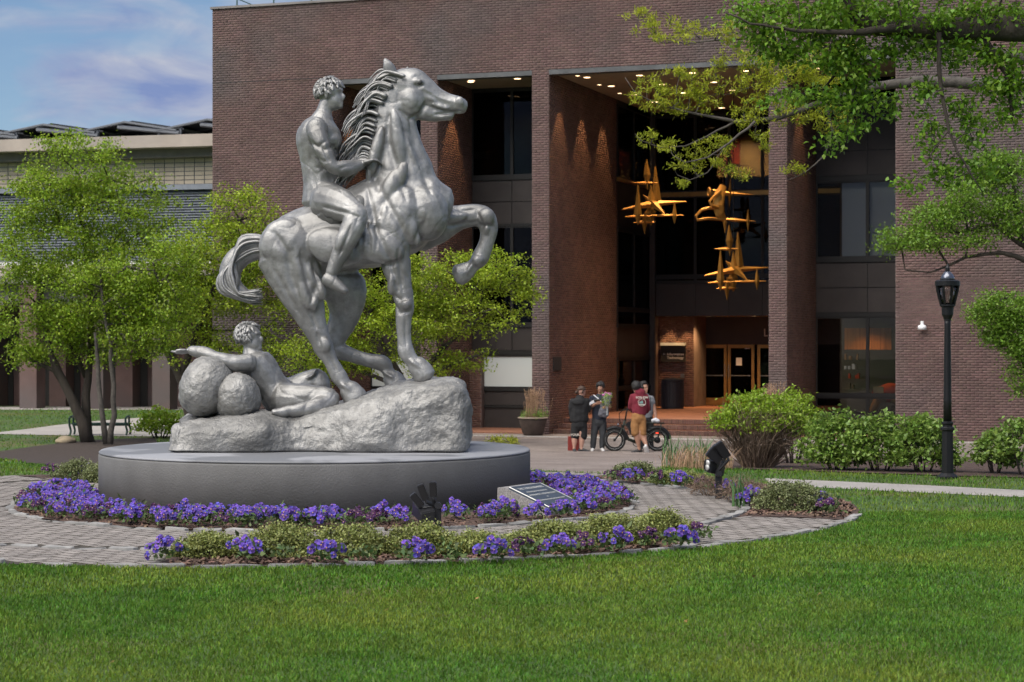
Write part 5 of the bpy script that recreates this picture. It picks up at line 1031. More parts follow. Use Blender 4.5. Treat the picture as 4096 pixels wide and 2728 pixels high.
# ------------------------------------------------------------------ pansies
def pansy_mesh(name, pm_):
    mb = MB(); pet = [(90, .036, .034), (35, .030, .026), (145, .030, .026), (235, .032, .036), (305, .032, .036)]
    for j, (a, L_, W) in enumerate(pet):
        a = R(a); d = Vector((math.cos(a), math.sin(a), 0)); s = Vector((-d.y, d.x, 0)); z = .003 * (j % 3)
        vs = [Vector((0, 0, z)), d * L_ * .5 - s * W * .5 + Vector((0, 0, z + .004)), d * L_ * .95 - s * W * .38 + Vector((0, 0, z - .001)), d * L_ * 1.05 + Vector((0, 0, z - .004)), d * L_ * .95 + s * W * .38 + Vector((0, 0, z - .001)), d * L_ * .5 + s * W * .5 + Vector((0, 0, z + .004))]
        mb.add(vs, [(0, 1, 2, 3), (0, 3, 4, 5)], 0)
    vs = [Vector((math.cos(a) * .011, math.sin(a) * .013 - .006, .0095)) for a in (0, 1.05, 2.1, 3.14, 4.19, 5.24)]; mb.add(vs, [tuple(range(6))], 1)
    vs = [Vector((math.cos(a) * .0045, math.sin(a) * .0045 - .002, .011)) for a in (0, 1.57, 3.14, 4.71)]; mb.add(vs, [tuple(range(4))], 2)
    return mb.mesh(name, [MATS[pm_], MATS['petal_eye'], MATS['petal_yellow']])
PM = {'v': pansy_mesh('blossom', 'petal_violet'), 'm': pansy_mesh('blossom', 'petal_maroon')}
def leaf_mound(seed, r, h, n=70):
    rg = np.random.default_rng(seed); C = [(rg.uniform(-1, 1) * r * .75, rg.uniform(-1, 1) * r * .75, rg.uniform(.1, .85) * h) for _ in range(30)]
    V, Q = foliage(C, n, r * .16, .055, .030, .6, rg); V[:, 2] = np.maximum(V[:, 2], .004); return mesh_np('leaves', V, Q, MATS['leaf_flower'])
LMs = [leaf_mound(40 + k, .14, .12) for k in range(5)]
npan = 0
def pansy(p, kind, label, group, size=1.0, nfl=12):
    global npan; npan += 1
    t = thing('pansy_plant', label, 'flower', p, group); size *= 0.98; nfl = int(nfl * 1.25); t.rotation_euler = (0, 0, rng.uniform(0, 6.28)); o = link_mesh('leaves', LMs[npan % 5], t); o.scale = (size,) * 3
    rz = t.rotation_euler.z
    for k in range(nfl):
        a = rng.uniform(0, 6.283); rr = rng.uniform(0, 1) ** .6 * .135 * size; hh = (.135 - .07 * (rr / (.135 * size)) ** 2 + rng.normal(0, .012)) * size
        f = link_mesh('blossom', PM[kind], t, (rr * math.cos(a), rr * math.sin(a), hh)); s_ = rng.uniform(.8, 1.2) * (1 if kind == 'v' else .85); f.scale = (s_, s_, s_ * 1.4)
        # blossoms face up and outwards, most of them towards the light in front
        d = Vector((math.cos(a + rz) * rr * 4, math.sin(a + rz) * rr * 4 - .75, .55)) + Vector(rng.normal(0, .28, 3)); d.rotate(Matrix.Rotation(-rz, 3, 'Z')); q = d.to_track_quat('Z', 'Y'); f.rotation_mode = 'QUATERNION'; f.rotation_quaternion = q
GV = 'violet pansies of the ring around the pedestal'; GM = 'dark maroon pansies of the ring around the pedestal'
k = 0; a = -196.0
while a < 48:
    near = pol(R_BED, a); vis = RP + .14
    for row in range(3):
        aa = a + rng.normal(0, 1.0) + row * 2.1; cp = pol(1.0, aa) - RC
        r0 = [R_BED - .13, R_BED - .36, R_BED - .62][row] + rng.normal(0, .04); p = pol(r0, aa)
        if (p - PC).length < RP + .13 or p.y > 24.1: continue
        if abs(p.x + .67) < .30 and p.y < 18.75: continue
        pr = Vector((p.x + .077, p.y - 19.45)); q1 = pr.x * .479 + pr.y * .878; q2 = pr.x * .878 - pr.y * .479
        if -.12 < q1 < .80 and -.18 < q2 < .56: continue                       # the plaque block stands here
        m_ = rng.random() < (.40 if -140 < a < -20 else .25)
        if row == 0 and rng.random() < .10: continue
        pp = Vector((p.x, p.y, hz(p.y) + .045))
        sec = 'left of the pedestal in the flower ring' if a < -140 else 'before the pedestal, left of the front floodlight' if a < -84 else 'before the pedestal, right of the front floodlight' if a < -48 else 'in the flower ring on the plaque side'
        if m_: pansy(pp, 'm', 'dark maroon pansy ' + sec, 'maroon pansies ' + sec, rng.uniform(.75, .95), 7)
        else: pansy(pp, 'v', 'violet pansy plant ' + sec, 'violet pansies ' + sec, rng.uniform(.9, 1.15), 13)
    a += 5.2
FB = [(662, 2258, 'v', 'violet pansy clump at the left end of the front bed'), (978, 2256, 'v', 'second violet pansy clump from the left along the front lawn edge'), (1130, 2254, 'g', 'green pansy plant without blooms left of the third violet clump'), (1308, 2268, 'v', 'third violet pansy clump from the left along the front lawn edge'), (1450, 2262, 'g', 'green pansy plant without blooms between the third and fourth violet clumps'),
      (1660, 2266, 'v', 'fourth violet pansy clump from the left, below the front floodlight'), (1800, 2262, 'g', 'green pansy plant without blooms right of the fourth violet clump'), (1970, 2258, 'v', 'fifth violet pansy clump from the left along the front lawn edge'), (2110, 2240, 'm', 'dark maroon pansy between the fifth and sixth violet clumps'), (2240, 2244, 'v', 'sixth violet pansy clump from the left along the front lawn edge'),
      (2345, 2222, 'm', 'dark maroon pansy in front of the tall box shrub'), (2470, 2222, 'v', 'seventh violet pansy clump from the left along the front lawn edge'), (2590, 2200, 'm', 'dark maroon pansy between the last two violet clumps of the front bed'), (2715, 2204, 'v', 'last violet pansy clump at the right end of the front bed'), (2800, 2176, 'm', 'dark maroon pansy at the right tip of the front bed'),
      (2450, 1934, 'm', 'dark maroon pansy at the far tip of the right bed'), (2535, 1936, 'v', 'violet pansy clump in front of the dark box shrub near the plaza'), (2630, 1946, 'm', 'dark maroon pansy left of the tall floodlight'), (2728, 1960, 'v', 'violet pansy clump left of the tall floodlight post'), (2815, 1975, 'm', 'dark maroon pansy at the foot of the tall floodlight'), (2900, 1998, 'v', 'violet pansy clump right of the tall floodlight post'),
      (3005, 2030, 'v', 'violet pansy clump left of the round dark box shrub'), (3285, 2050, 'v', 'violet pansy clump right of the round dark box shrub'), (3310, 2070, 'm', 'dark maroon pansy at the near tip of the right bed'), (335, 1922, 'v', 'violet pansy clump beside the pale box shrub on the far left'), (205, 1912, 'm', 'dark maroon pansy at the left tip of the back bed')]
for u, v, kd, lab in FB:
    p = G(u, v); p.z += .04; pansy(p, 'v' if kd == 'v' else 'm', lab, 'pansies of the outer beds', 1.12 if kd == 'v' else .95, {'v': 15, 'm': 8, 'g': 0}[kd])
# daffodil leaves, dry grasses
def tuft(name, lab, p, n, hgt, spread, m, w=.008, group=None, lean=.5):
    t = thing(name, lab, 'plant', p, group); V = []; Q = []
    for k in range(n):
        a = rng.uniform(0, 6.28); b = Vector((rng.normal(0, spread), rng.normal(0, spread), 0)); hh = hgt * rng.uniform(.6, 1.1); d = Vector((math.cos(a), math.sin(a), 0)) * hh * rng.uniform(.05, lean); s = Vector((-math.sin(a + .7), math.cos(a + .7), 0)) * w
        q = [b - s, b + s, b + d * .3 + s + Vector((0, 0, hh * .6)), b + d * .3 - s + Vector((0, 0, hh * .6)), b + d + s * .2 + Vector((0, 0, hh)), b + d - s * .2 + Vector((0, 0, hh))]; i = len(V); V += [tuple(x) for x in q]; Q += [(i, i + 1, i + 2, i + 3), (i + 3, i + 2, i + 4, i + 5)]
    tag(link_mesh('blades', mesh_np('blades', V, Q, MATS[m]), t), kind='stuff'); return t
for u, v, n, hg, lab in ((2690, 1868, 40, .42, 'clump of upright daffodil leaves nearest the bicycle wheel'), (2760, 1862, 36, .42, 'clump of daffodil leaves between the dry grass and the tall floodlight'), (2820, 1850, 30, .42, 'clump of daffodil leaves behind the floodlight head'), (2960, 2030, 26, .34, 'clump of daffodil leaves between two violet pansies of the right bed')):
    p = G(u, v); tuft('daffodil_leaves', lab, p, n, hg, .05, 'daffodil_leaf', group='daffodil leaf clumps')
for u, v, lab in ((2740, 1874, 'tuft of dry brown grass between daffodil leaves'), (2850, 1878, 'tuft of dry brown grass under the tall bush')): tuft('dry_grass_tuft', lab, G(u, v), 160, .30, .16, 'dry_grass', .004, 'dry grass tufts', .9)
# stone by the left tree
mb = MB(); g_ = G(262, 1772); mb.ell(g_ + Vector((0, 0, .05)), (.28, .3, .12), None, 14, 8); tag(mb.fuse('field_stone', MATS['stone_tan'], None, voxel=.03, smooth_it=3, disp=lambda p: .04 * nz3(p, 5)), 'tan field stone in the soil bed by the leaning tree', 'stone')
# bark chips and crumbs on the beds
def chips(name, label, n, sampler, m):
    P_ = [sampler() for _ in range(n)]; V = []; Q = []
    for x, y in P_:
        z = hz(y) + .026; a = rng.uniform(0, 6.28); l, w = rng.uniform(.012, .035), rng.uniform(.005, .012); d = Vector((math.cos(a), math.sin(a), rng.normal(0, .35))).normalized(); s = Vector((-math.sin(a), math.cos(a), rng.normal(0, .35))).normalized(); c = Vector((x, y, z + rng.uniform(-.006, .012))); i = len(V)
        V += [tuple(c - d * l - s * w), tuple(c + d * l - s * w), tuple(c + d * l + s * w), tuple(c - d * l + s * w)]; Q.append((i, i + 1, i + 2, i + 3))
    tag(link_mesh(name, mesh_np(name, V, Q, MATS[m])), label, 'mulch', kind='stuff')
mat('chip', (0.14, 0.085, 0.06), 0.95, rand=0.6, hue=0.02)
def s_ring():
    a = rng.uniform(-200, 50); return tuple(pol(rng.uniform(RP + .1, R_BED - .02), a))
def s_bed(k):
    a0, a1 = BEDS[k]; return lambda: tuple(pol(rng.uniform(R_EDGE + .08, R_OUT - .03), rng.uniform(a0 + 1, a1 - 1)))
chips('mulch_chips', 'brown bark mulch in the flower ring', 5000, s_ring, 'chip'); chips('mulch_chips', 'brown bark mulch in the front bed', 4500, s_bed('front'), 'chip'); chips('mulch_chips', 'brown bark mulch in the right bed', 4000, s_bed('right'), 'chip')
mat('dry_leaf', (0.30, 0.17, 0.07), 0.9, rand=0.4)
V, Q = foliage([(x, math.sqrt(y), .03) for x, y in zip(rng.uniform(-3.6, 3.6, 60), rng.uniform(90, 215, 60))], 16, .02, .04, .02, 0); tag(link_mesh('fallen_leaves', mesh_np('fallen_leaves', V, Q, MATS['dry_leaf'])), 'few dry brown leaves lying on the front lawn', 'leaves', kind='stuff')
# ------------------------------------------------------------------ street furniture
mat('black_metal', (0.012, 0.012, 0.013), 0.42, metal=0.3, bump=.1, bscale=60); mat('black_plastic', (0.016, 0.016, 0.018), 0.38, spec=.5)
mat('granite', (0.24, 0.225, 0.215), 0.7, var=0.45, scale=90, detail=2); mat('plate_blue', (0.075, 0.095, 0.125), 0.45, metal=0.5, var=.15, scale=8); mat('letter_metal', (0.50, 0.50, 0.48), 0.4, metal=0.4)
mat('bench_green', (0.018, 0.045, 0.035), 0.45, metal=0.2); mat('planter_brown', (0.085, 0.060, 0.048), 0.8, var=.2, scale=6, bump=.3); mat('planter_rim', (0.30, 0.24, 0.19), 0.8)
mat('bin_blue', (0.016, 0.017, 0.026), 0.6); mat('lamp_white', (0.75, 0.75, 0.76), 0.5); glass('lamp_glass', (0.75, 0.75, 0.74), refl=.9); mat('dome_metal', (0.16, 0.17, 0.20), 0.25, metal=0.8)
# lamp post
lp0 = G(3790, 1915); px = F / lp0.y; lpo = thing('lamp_post', 'black cast lamp post with a glazed lantern beside the mulch bed', 'lamp post', lp0)
def PR(lst): return [(r / px, (1918 - v) / px) for r, v in lst]
mb = MB(); mb.lathe(lp0, PR([(44, 1918), (44, 1908), (38, 1904), (30, 1898), (24, 1894), (22, 1740), (22, 1728), (28, 1722), (28, 1714), (20, 1708), (20, 1702), (24, 1698), (24, 1692), (17, 1688)]), 10); mb.build('base', MATS['black_metal'], lpo)
mb = MB(); mb.lathe(lp0, PR([(17, 1690), (16, 1600), (12.5, 1300), (12.5, 1282)]), 12); mb.build('pole', MATS['black_metal'], lpo, smooth=True)
mb = MB(); mb.lathe(lp0, PR([(14, 1286), (14, 1280), (20, 1268), (23, 1262), (24, 1232), (31, 1228), (31, 1221), (24, 1220)]), 20); mb.build('lantern_cup', MATS['black_metal'], lpo)
mb = MB(); mb.lathe(lp0, PR([(26, 1222), (33, 1195), (39, 1170), (42, 1146)]), 20); mb.build('lantern_glass', MATS['lamp_glass'], lpo, smooth=True)
for k in range(8):
    a = 2 * math.pi * (k + .3) / 8; mb = MB(); mb.tube([lp0 + Vector((math.cos(a) * r / px, math.sin(a) * r / px, (1918 - v) / px)) for r, v in ((28, 1223), (37, 1190), (43, 1165), (46, 1144))], 4.0 / px, 6); mb.build('lantern_rib', MATS['black_metal'], lpo)
mb = MB(); mb.lathe(lp0, PR([(44, 1148), (50, 1146), (50, 1128), (42, 1124), (30, 1124)]), 20); mb.build('lantern_ring', MATS['black_metal'], lpo)
mb = MB(); mb.lathe(lp0, PR([(31, 1125), (27, 1114), (27, 1111), (23, 1104), (14, 1092), (8, 1088)]), 20); mb.build('lantern_dome', MATS['dome_metal'], lpo, smooth=True)
mb = MB(); mb.lathe(lp0, PR([(6, 1090), (9, 1087), (9, 1074), (5, 1068), (1, 1058)]), 12); mb.build('finial', MATS['black_metal'], lpo)
# wall lamp
wl0 = FT(tpx(3692), 0, zpx(1300, tpx(3692))); wlo = thing('wall_lamp', 'small white round lamp fixed to the right brick wall', 'lamp', wl0); q = 7964 / wl0.y
mb = MB(); mb.tube([wl0 + NM * .0, wl0 + NM * .16 + Vector((0, 0, .02))], .03, 8); mb.box(wl0 + NM * .16 + Vector((0, 0, .05)), (.035, .05, .05), RZ); mb.build('bracket', MATS['lamp_white'], wlo)
mb = MB(); mb.lathe(wl0 + NM * .17, [(.115, -.12), (.105, -.02), (.06, .0), (.02, .01)], 20); mb.build('lamp_shade', MATS['lamp_white'], wlo, smooth=True)
# floodlights
def obox(mb, u, v, Y, wpx, hpx, d, rot, pxm, tilt=0.0): mb.box(P(u, v, Y), (wpx / 2 / pxm, d / 2, hpx / 2 / pxm), Matrix.Rotation(R(rot), 3, 'Y') @ Matrix.Rotation(R(tilt), 3, 'X'))
def flood(label, g_, u0, v0, heads, body, post, pxm, Y):
    t = thing('floodlight', label, 'floodlight', g_, 'black garden floodlights')
    mb = MB(); obox(mb, *post[:2], Y, post[2], post[3], .06, 0, pxm); mb.build('post', MATS['black_plastic'], t, bevel=.006)
    mb = MB(); mb.add([P(u, v, Y - .10) for u, v in body[7]] + [P(u, v, Y + .18) for u, v in body[8]], [(0, 1, 2, 3), (7, 6, 5, 4), (0, 4, 5, 1), (1, 5, 6, 2), (2, 6, 7, 3), (3, 7, 4, 0)]); bo = mb.build('housing', MATS['black_plastic'], t, bevel=.010)
    bm = bmesh.new(); bm.from_mesh(bo.data); bmesh.ops.recalc_face_normals(bm, faces=bm.faces[:]); bm.to_mesh(bo.data); bm.free()
    mb = MB(); q = [P(u, v, Y - .104) for u, v in body[7]]; cc = sum(q, Vector()) / 4; q = [p_.lerp(cc, .16) for p_ in q]; mb.add(q + [p_ + Vector((0, .02, 0)) for p_ in q], [(0, 1, 2, 3), (0, 4, 5, 1), (1, 5, 6, 2), (2, 6, 7, 3), (3, 7, 4, 0)]); mb.build('back_cover', MATS['black_metal'], bo)
    for lu, lv in body[9]: mb = MB(); mb.lathe(P(lu, lv, Y - .11), [(.030, -.01), (.034, 0), (.028, .008)], 14, M=Matrix.Rotation(R(90), 3, 'X') @ Matrix.Rotation(R(-50), 3, 'Y')); mb.build('lens', MATS['letter_metal'], bo, smooth=True)
    for k, (u, v, w, h_, r_, dy) in enumerate(heads):
        mb = MB(); obox(mb, u, v, Y + dy, w, h_, .055, r_, pxm, 14); hd = mb.build('lamp_head', MATS['black_plastic'], t, bevel=.007)
        mb = MB(); c = P(u, v, Y + dy); e = P(post[0] - 12 * (1 if body[6] < 0 else -1), post[1] - post[3] * .42, Y); d_ = (Matrix.Rotation(R(r_), 3, 'Y') @ Vector((0, 0, -1))) * (h_ / 2 / pxm); mb.tube([c + d_ * .95, c + d_ * 1.25, e], [.014, .016, .018], 8); mb.build('knuckle', MATS['black_plastic'], t)
    mb = MB(); mb.lathe(P(post[0], post[1] - post[3] * .42, Y - .05), [(.03, -.02), (.034, 0), (.03, .02)], 14, M=Matrix.Rotation(R(90), 3, 'X')); mb.build('pivot', MATS['black_plastic'], t)
g_ = G(1750, 2126); flood('black floodlight with three upright heads among the violet flowers before the pedestal', g_, 1700, 2050, [(1668, 2000, 28, 64, -38, -.02), (1692, 1968, 28, 68, -20, -.04), (1733, 1956, 29, 62, -3, -.04)], (1692, 2052, 84, 84, 32, -10, -1, [(1683, 2053), (1742, 2041), (1742, 2092), (1683, 2097)], [(1648, 1998), (1708, 1992), (1708, 2046), (1648, 2060)], []), (1752, 2064, 26, 100), F / g_.y, g_.y)
g_ = G(2868, 2000); flood('black floodlight on a tall post among the brown shrubs of the right bed', g_, 2868, 1870, [(2856, 1826, 34, 66, -52, -.03), (2872, 1806, 30, 62, -46, .05), (2890, 1800, 34, 72, -34, -.06)], (2858, 1872, 88, 62, 18, 0, -1, [(2816, 1838), (2842, 1842), (2842, 1890), (2814, 1880)], [(2836, 1832), (2902, 1862), (2896, 1906), (2830, 1890)], [(2830, 1852), (2828, 1870)]), (2874, 1945, 26, 120), F / g_.y, g_.y)
# plaque block
A_ = Vector((-.077, 19.45, 0)); rid = Vector((.36, .66, 0)).normalized(); run = Vector((rid.y, -rid.x, 0)); W_, L_ = .72, .50; z1, z0 = .285, .085
pq = thing('plaque_block', 'speckled granite wedge with a blue metal plaque among the flowers', 'plaque', A_ + rid * W_ / 2)
bk = A_ - run * .075; vs_ = [bk, bk + rid * W_, bk + rid * W_ + run * (L_ + .075), bk + run * (L_ + .075)]
up_ = Vector((0, 0, 1)); mb = MB(); mb.add([v for v in vs_] + [bk + up_ * z1, bk + rid * W_ + up_ * z1, A_ + rid * W_ + up_ * z1, A_ + up_ * z1, vs_[2] + up_ * z0, vs_[3] + up_ * z0],
    [(0, 1, 2, 3), (4, 7, 6, 5), (7, 9, 8, 6), (0, 4, 5, 1), (3, 2, 8, 9), (0, 3, 9, 7, 4), (1, 5, 6, 8, 2)]); mb.build('granite_block', MATS['granite'], pq)
sl = (run * L_ - up_ * (z1 - z0)).normalized(); nrm = rid.cross(sl) * -1; nrm = nrm if nrm.z > 0 else -nrm; SL = math.hypot(L_, z1 - z0)
def pl_pt(a, s, h_=0.0): return A_ + up_ * z1 + rid * a + sl * s + nrm * h_
mb = MB(); m_ = .035; c8 = [pl_pt(m_, m_), pl_pt(W_ - m_, m_), pl_pt(W_ - m_, SL - .01), pl_pt(m_, SL - .01)]
mb.add(c8 + [p + nrm * .02 for p in c8], [(0, 1, 5, 4), (1, 2, 6, 5), (2, 3, 7, 6), (3, 0, 4, 7), (4, 5, 6, 7)]); plo = mb.build('plaque_plate', MATS['plate_blue'], pq)
mb = MB()
for a, c in ((0, 1), (1, 2), (2, 3), (3, 0)): mb.tube([c8[a] + nrm * .02, c8[c] + nrm * .02], .006, 5)
mb.build('plate_rim', MATS['letter_metal'], plo)
for s, body, size in ((.12, 'THE TORCH BEARERS', .052), (.19, 'PRESENTED BY THE SCULPTOR', .030), (.26, 'ANNA HYATT HUNTINGTON', .040), (.315, 'TO', .026), (.375, 'STEVENS INSTITUTE OF TECHNOLOGY', .030), (.43, '1964', .028)):
    text_mesh('lettering', body, size, MATS['letter_metal'], frame(pl_pt(W_ / 2, s, .0205), rid, -sl, nrm), plo, extrude=.003, bold=.0006)
# mulch chips by the block are the bed's own; park bench on the far path
g_ = G(408, 1741); px = F / g_.y; bn = thing('park_bench', 'dark green backless metal bench on the pale path behind the left trees', 'bench', g_)
def bp(u, v, d=0.0): return Vector(((u - CU) / F * g_.y, g_.y + d, g_.z + (1741 - v) / px))
for k in range(9): mb = MB(); d = -.24 + k * .06; mb.box((bp(292, 1692).lerp(bp(520, 1692), .5)) + Vector((0, d, -.02 * abs(k - 4) / 4)), (228 / 2 / px, .022, .012)); mb.build('seat_slat', MATS['bench_green'], bn)
for u in (288, 512):
    for d in (-.25, .25): mb = MB(); mb.tube([bp(u, 1741, d * 1.1), bp(u + 4, 1722, d), bp(u - 2, 1700, d), bp(u - 3, 1672, d), bp(u, 1667, d * .7)], .03, 8); mb.build('leg', MATS['bench_green'], bn)
    mb = MB(); mb.tube([bp(u, 1667, -.18), bp(u, 1665, 0), bp(u, 1667, .18)], .032, 8); mb.build('armrest', MATS['bench_green'], bn)
mb = MB(); mb.tube([bp(290, 1699, 0), bp(516, 1699, 0)], .03, 8); mb.build('seat_beam', MATS['bench_green'], bn)
# planters
def planter(label, c, r, hgt, dry, seed):
    t = thing('planter', label, 'planter', c, 'round planters at the entrance piers')
    mb = MB(); mb.lathe(c, [(r * .62, 0), (r * .66, .04), (r * .74, .09), (r * .93, hgt * .75), (r * .97, hgt * .93), (r * .90, hgt * .93), (r * .8, hgt * .8), (.02, hgt * .8)], 28); mb.build('pot', MATS['planter_brown'], t, smooth=True)
    mb = MB(); mb.lathe(c, [(r * .88, hgt * .93), (r * 1.04, hgt * .93), (r * 1.06, hgt * .97), (r * 1.02, hgt), (r * .88, hgt)], 28); mb.build('rim', MATS['planter_rim'], t)
    C = [(c.x + rng.normal(0, r * .4), c.y + rng.normal(0, r * .4), c.z + hgt + rng.uniform(0, .12)) for _ in range(60)]; V, Q = foliage(C, 420, .05, .16, .022, 1.2); tag(link_mesh('green_leaves', mesh_np('green_leaves', V - np.array(c)[None], Q, MATS['leaf_shrub']), t), kind='stuff')
    V = []; Q = []
    for k in range(90):
        b = Vector((rng.normal(0, r * .35), rng.normal(0, r * .35), hgt)); hh = dry * rng.uniform(.5, 1.05); d = Vector(rng.normal(0, .10, 3)) * hh; d.z = 0; s = Vector((.004, 0, 0)); i = len(V)
        V += [tuple(b - s), tuple(b + s), tuple(b + d + s + Vector((0, 0, hh))), tuple(b + d - s + Vector((0, 0, hh)))]; Q.append((i, i + 1, i + 2, i + 3))
        for j in range(14):
            w = rng.uniform(.55, 1.0); e = b + d * w + Vector((0, 0, hh * w)); f = Vector(rng.normal(0, .018, 3)); i = len(V); V += [tuple(e), tuple(e + Vector((.010, 0, 0))), tuple(e + f + Vector((.010, 0, .012))), tuple(e + f + Vector((0, 0, .016)))]; Q.append((i, i + 1, i + 2, i + 3))
    tag(link_mesh('dry_stalks', mesh_np('dry_stalks', V, Q, MATS['dry_grass']), t), kind='stuff')
c = FT(tpx(2134, -.7), -.75, ZP); planter('brown round planter with dry grass stalks left of the entrance steps', c, .40, .50, .80, 1)
c = FT(tpx(3085, -.8), -.8, ZP); planter('brown round planter with dry stalks behind the tall bush at the right pier', c, .40, .50, 1.0, 2)
# rubbish bin
c = FT(tpx(2690, 9.6), 9.6, ZL); bi = thing('rubbish_bin', 'tall dark blue slatted bin on the entrance landing', 'bin', c)
mb = MB(); mb.lathe(c, [(.36, 0), (.36, .04), (.34, .05), (.34, .86), (.36, .87), (.36, .95), (.30, .96), (.05, 1.0)], 28); mb.build('drum', MATS['bin_blue'], bi)
for k in range(22): a = 2 * math.pi * k / 22; mb = MB(); mb.box(c + Vector((math.cos(a) * .352, math.sin(a) * .352, .455)), (.014, .036, .40), Matrix.Rotation(a, 3, 'Z')); mb.build('slat', MATS['bin_blue'], bi)
# ------------------------------------------------------------------ golden hanging sculptures
YS = FT(tpx(2700, 4.5), 4.5, 0).y
def spike(mb, p0, p1, w0, w1=None, q=None):
    """four-sided blade: widest at p0, pointed at p1 (and at q beyond p0)"""
    d = (p1 - p0).normalized(); e = Vector((0, 1, 0)) if abs(d.y) < .9 else Vector((1, 0, 0)); a = d.cross(e).normalized(); b = d.cross(a); ring_ = [p0 + a * w0, p0 + b * w0, p0 - a * w0, p0 - b * w0]
    w1 = w1 or w0 * .12; ti = [p1 + a * w1, p1 + b * w1, p1 - a * w1, p1 - b * w1]; vs = ring_ + ti; fs = [(k, (k + 1) % 4, 4 + (k + 1) % 4, 4 + k) for k in range(4)] + [(4, 5, 6, 7)]
    if q is not None: vs.append(q); fs += [((k + 1) % 4, k, 8) for k in range(4)]
    else: fs.append((3, 2, 1, 0))
    mb.add(vs, fs)
s_px = F / YS
def sp(name, par, pts, w, du, dv):
    mb = MB(); p0, p1 = [P(u + du, v + dv, YS + d) for u, v, d in pts[:2]]; q = P(pts[2][0] + du, pts[2][1] + dv, YS + pts[2][2]) if len(pts) > 2 else None; spike(mb, p0, p1, w * (1.45 if abs(p1.z - p0.z) > abs(p1.x - p0.x) else .95) / s_px, None, q); mb.build(name, MATS['gold_paint'], par)
def cable(par, u, v):
    p = P(u, v, YS); mb = MB(); mb.tube([p, Vector((p.x, p.y, zS))], .010, 5); mb.build('cable', MATS['dark_frame'], par)
def star_sculpture(label, du, dv, extra=0):
    c = P(2605 + du, 810 + dv, YS); t = thing('hanging_sculpture', label, 'sculpture', c, 'golden hanging sculptures in the entrance bay')
    for pts, w in ((((2588, 700, 0), (2586, 636, 0), (2590, 762, 0)), 10), (((2625, 800, .1), (2621, 664, .1), (2626, 830, .1)), 14), (((2578, 732, 0), (2526, 731, 0), (2632, 731, 0)), 8), (((2552, 858, -.3), (2552, 738, -.3), (2552, 902, -.3)), 11), (((2610, 815, 0), (2488, 838, -.2)), 16), (((2610, 815, 0), (2744, 806, .2)), 15), (((2612, 812, 0), (2659, 857, -.5)), 12), (((2608, 812, 0), (2573, 780, .4)), 11), (((2606, 820, 0), (2602, 740, .1)), 12),
                   (((2552, 864, -.3), (2500, 867, -.3), (2606, 864, -.3)), 8), (((2650, 862, -.3), (2735, 860, -.3), (2590, 862, -.3)), 6), (((2698, 862, -.3), (2698, 808, -.3), (2698, 898, -.3)), 7), (((2578, 888, .1), (2534, 890, .1), (2624, 888, .1)), 9), (((2578, 888, .1), (2578, 936, .1), (2578, 842, .1)), 8), (((2600, 850, .2), (2604, 902, .2), (2602, 815, .2)), 16)): sp('blade', t, pts, w, du, dv)
    cable(t, 2604 + du, 720 + dv)
star_sculpture('golden spiked star sculpture hanging left in the entrance bay', 0, 0); star_sculpture('golden spiked star sculpture hanging lowest, beside the right entrance pier', 330, 264)
t = thing('hanging_sculpture', 'golden looped ribbon sculpture with cross bars hanging amid the entrance bay', 'sculpture', P(2890, 820, YS), 'golden hanging sculptures in the entrance bay')
mb = MB(); mb.tube([P(u, v, YS + d) for u, v, d in ((2894, 742, 0), (2878, 780, -.1), (2872, 820, -.15), (2880, 858, -.1), (2898, 880, 0))], [.10, .16, .17, .14, .08], 8, flat=.25); mb.build('ribbon', MATS['gold_paint'], t)
mb = MB(); mb.tube([P(u, v, YS + d) for u, v, d in ((2884, 764, -.2), (2852, 790, -.25), (2838, 806, -.3), (2846, 822, -.3), (2872, 830, -.2), (2876, 834, -.1), (2836, 832, -.2), (2806, 840, -.2), (2784, 864, -.2), (2790, 880, -.2), (2830, 874, -.15), (2900, 878, 0))], .045, 6); mb.build('loop', MATS['gold_paint'], t)
for pts, w in ((((2940, 880, 0), (3022, 885, 0), (2870, 874, 0)), 8), (((2992, 882, 0), (2992, 838, 0), (2992, 932, 0)), 5), (((2900, 890, 0), (2900, 932, 0), (2900, 870, 0)), 6), (((2920, 772, .2), (2921, 714, .2), (2918, 832, .2)), 5), (((2905, 772, .2), (3012, 779, .2), (2838, 756, .2)), 8)): sp('blade', t, pts, w, 0, 0)
mb = MB(); mb.torus(P(2836, 768, YS), 16 / s_px, .03, Vector((1, .2, 0)), 20, 6); mb.build('band', MATS['gold_paint'], t); cable(t, 2892, 745)
# ------------------------------------------------------------------ people
mat('skin_tan', (0.36, 0.19, 0.125), 0.55, var=.06, scale=20); mat('skin_pale', (0.48, 0.27, 0.20), 0.55, var=.06, scale=20); mat('hair_black', (0.012, 0.010, 0.009), 0.6, bump=.6, bscale=90); mat('hair_brown', (0.055, 0.030, 0.018), 0.6, bump=.6, bscale=90)
mat('cloth_black', (0.012, 0.012, 0.013), 0.9, bump=.3, bscale=35); mat('cloth_navy', (0.020, 0.024, 0.040), 0.9, bump=.3, bscale=35); mat('cloth_charcoal', (0.040, 0.042, 0.046), 0.9, bump=.3, bscale=30); mat('cloth_maroon', (0.16, 0.014, 0.028), 0.9, bump=.4, bscale=28, var=.12)
mat('cloth_tan', (0.30, 0.145, 0.050), 0.9, bump=.4, bscale=25, var=.1); mat('cloth_grey', (0.17, 0.175, 0.185), 0.9, bump=.3, bscale=30); mat('shoe_white', (0.60, 0.58, 0.56), 0.7); mat('shoe_black', (0.03, 0.03, 0.032), 0.7); mat('paper', (0.62, 0.63, 0.66), 0.8); mat('bag_grey', (0.12, 0.12, 0.14), 0.85, bump=.4, bscale=30)
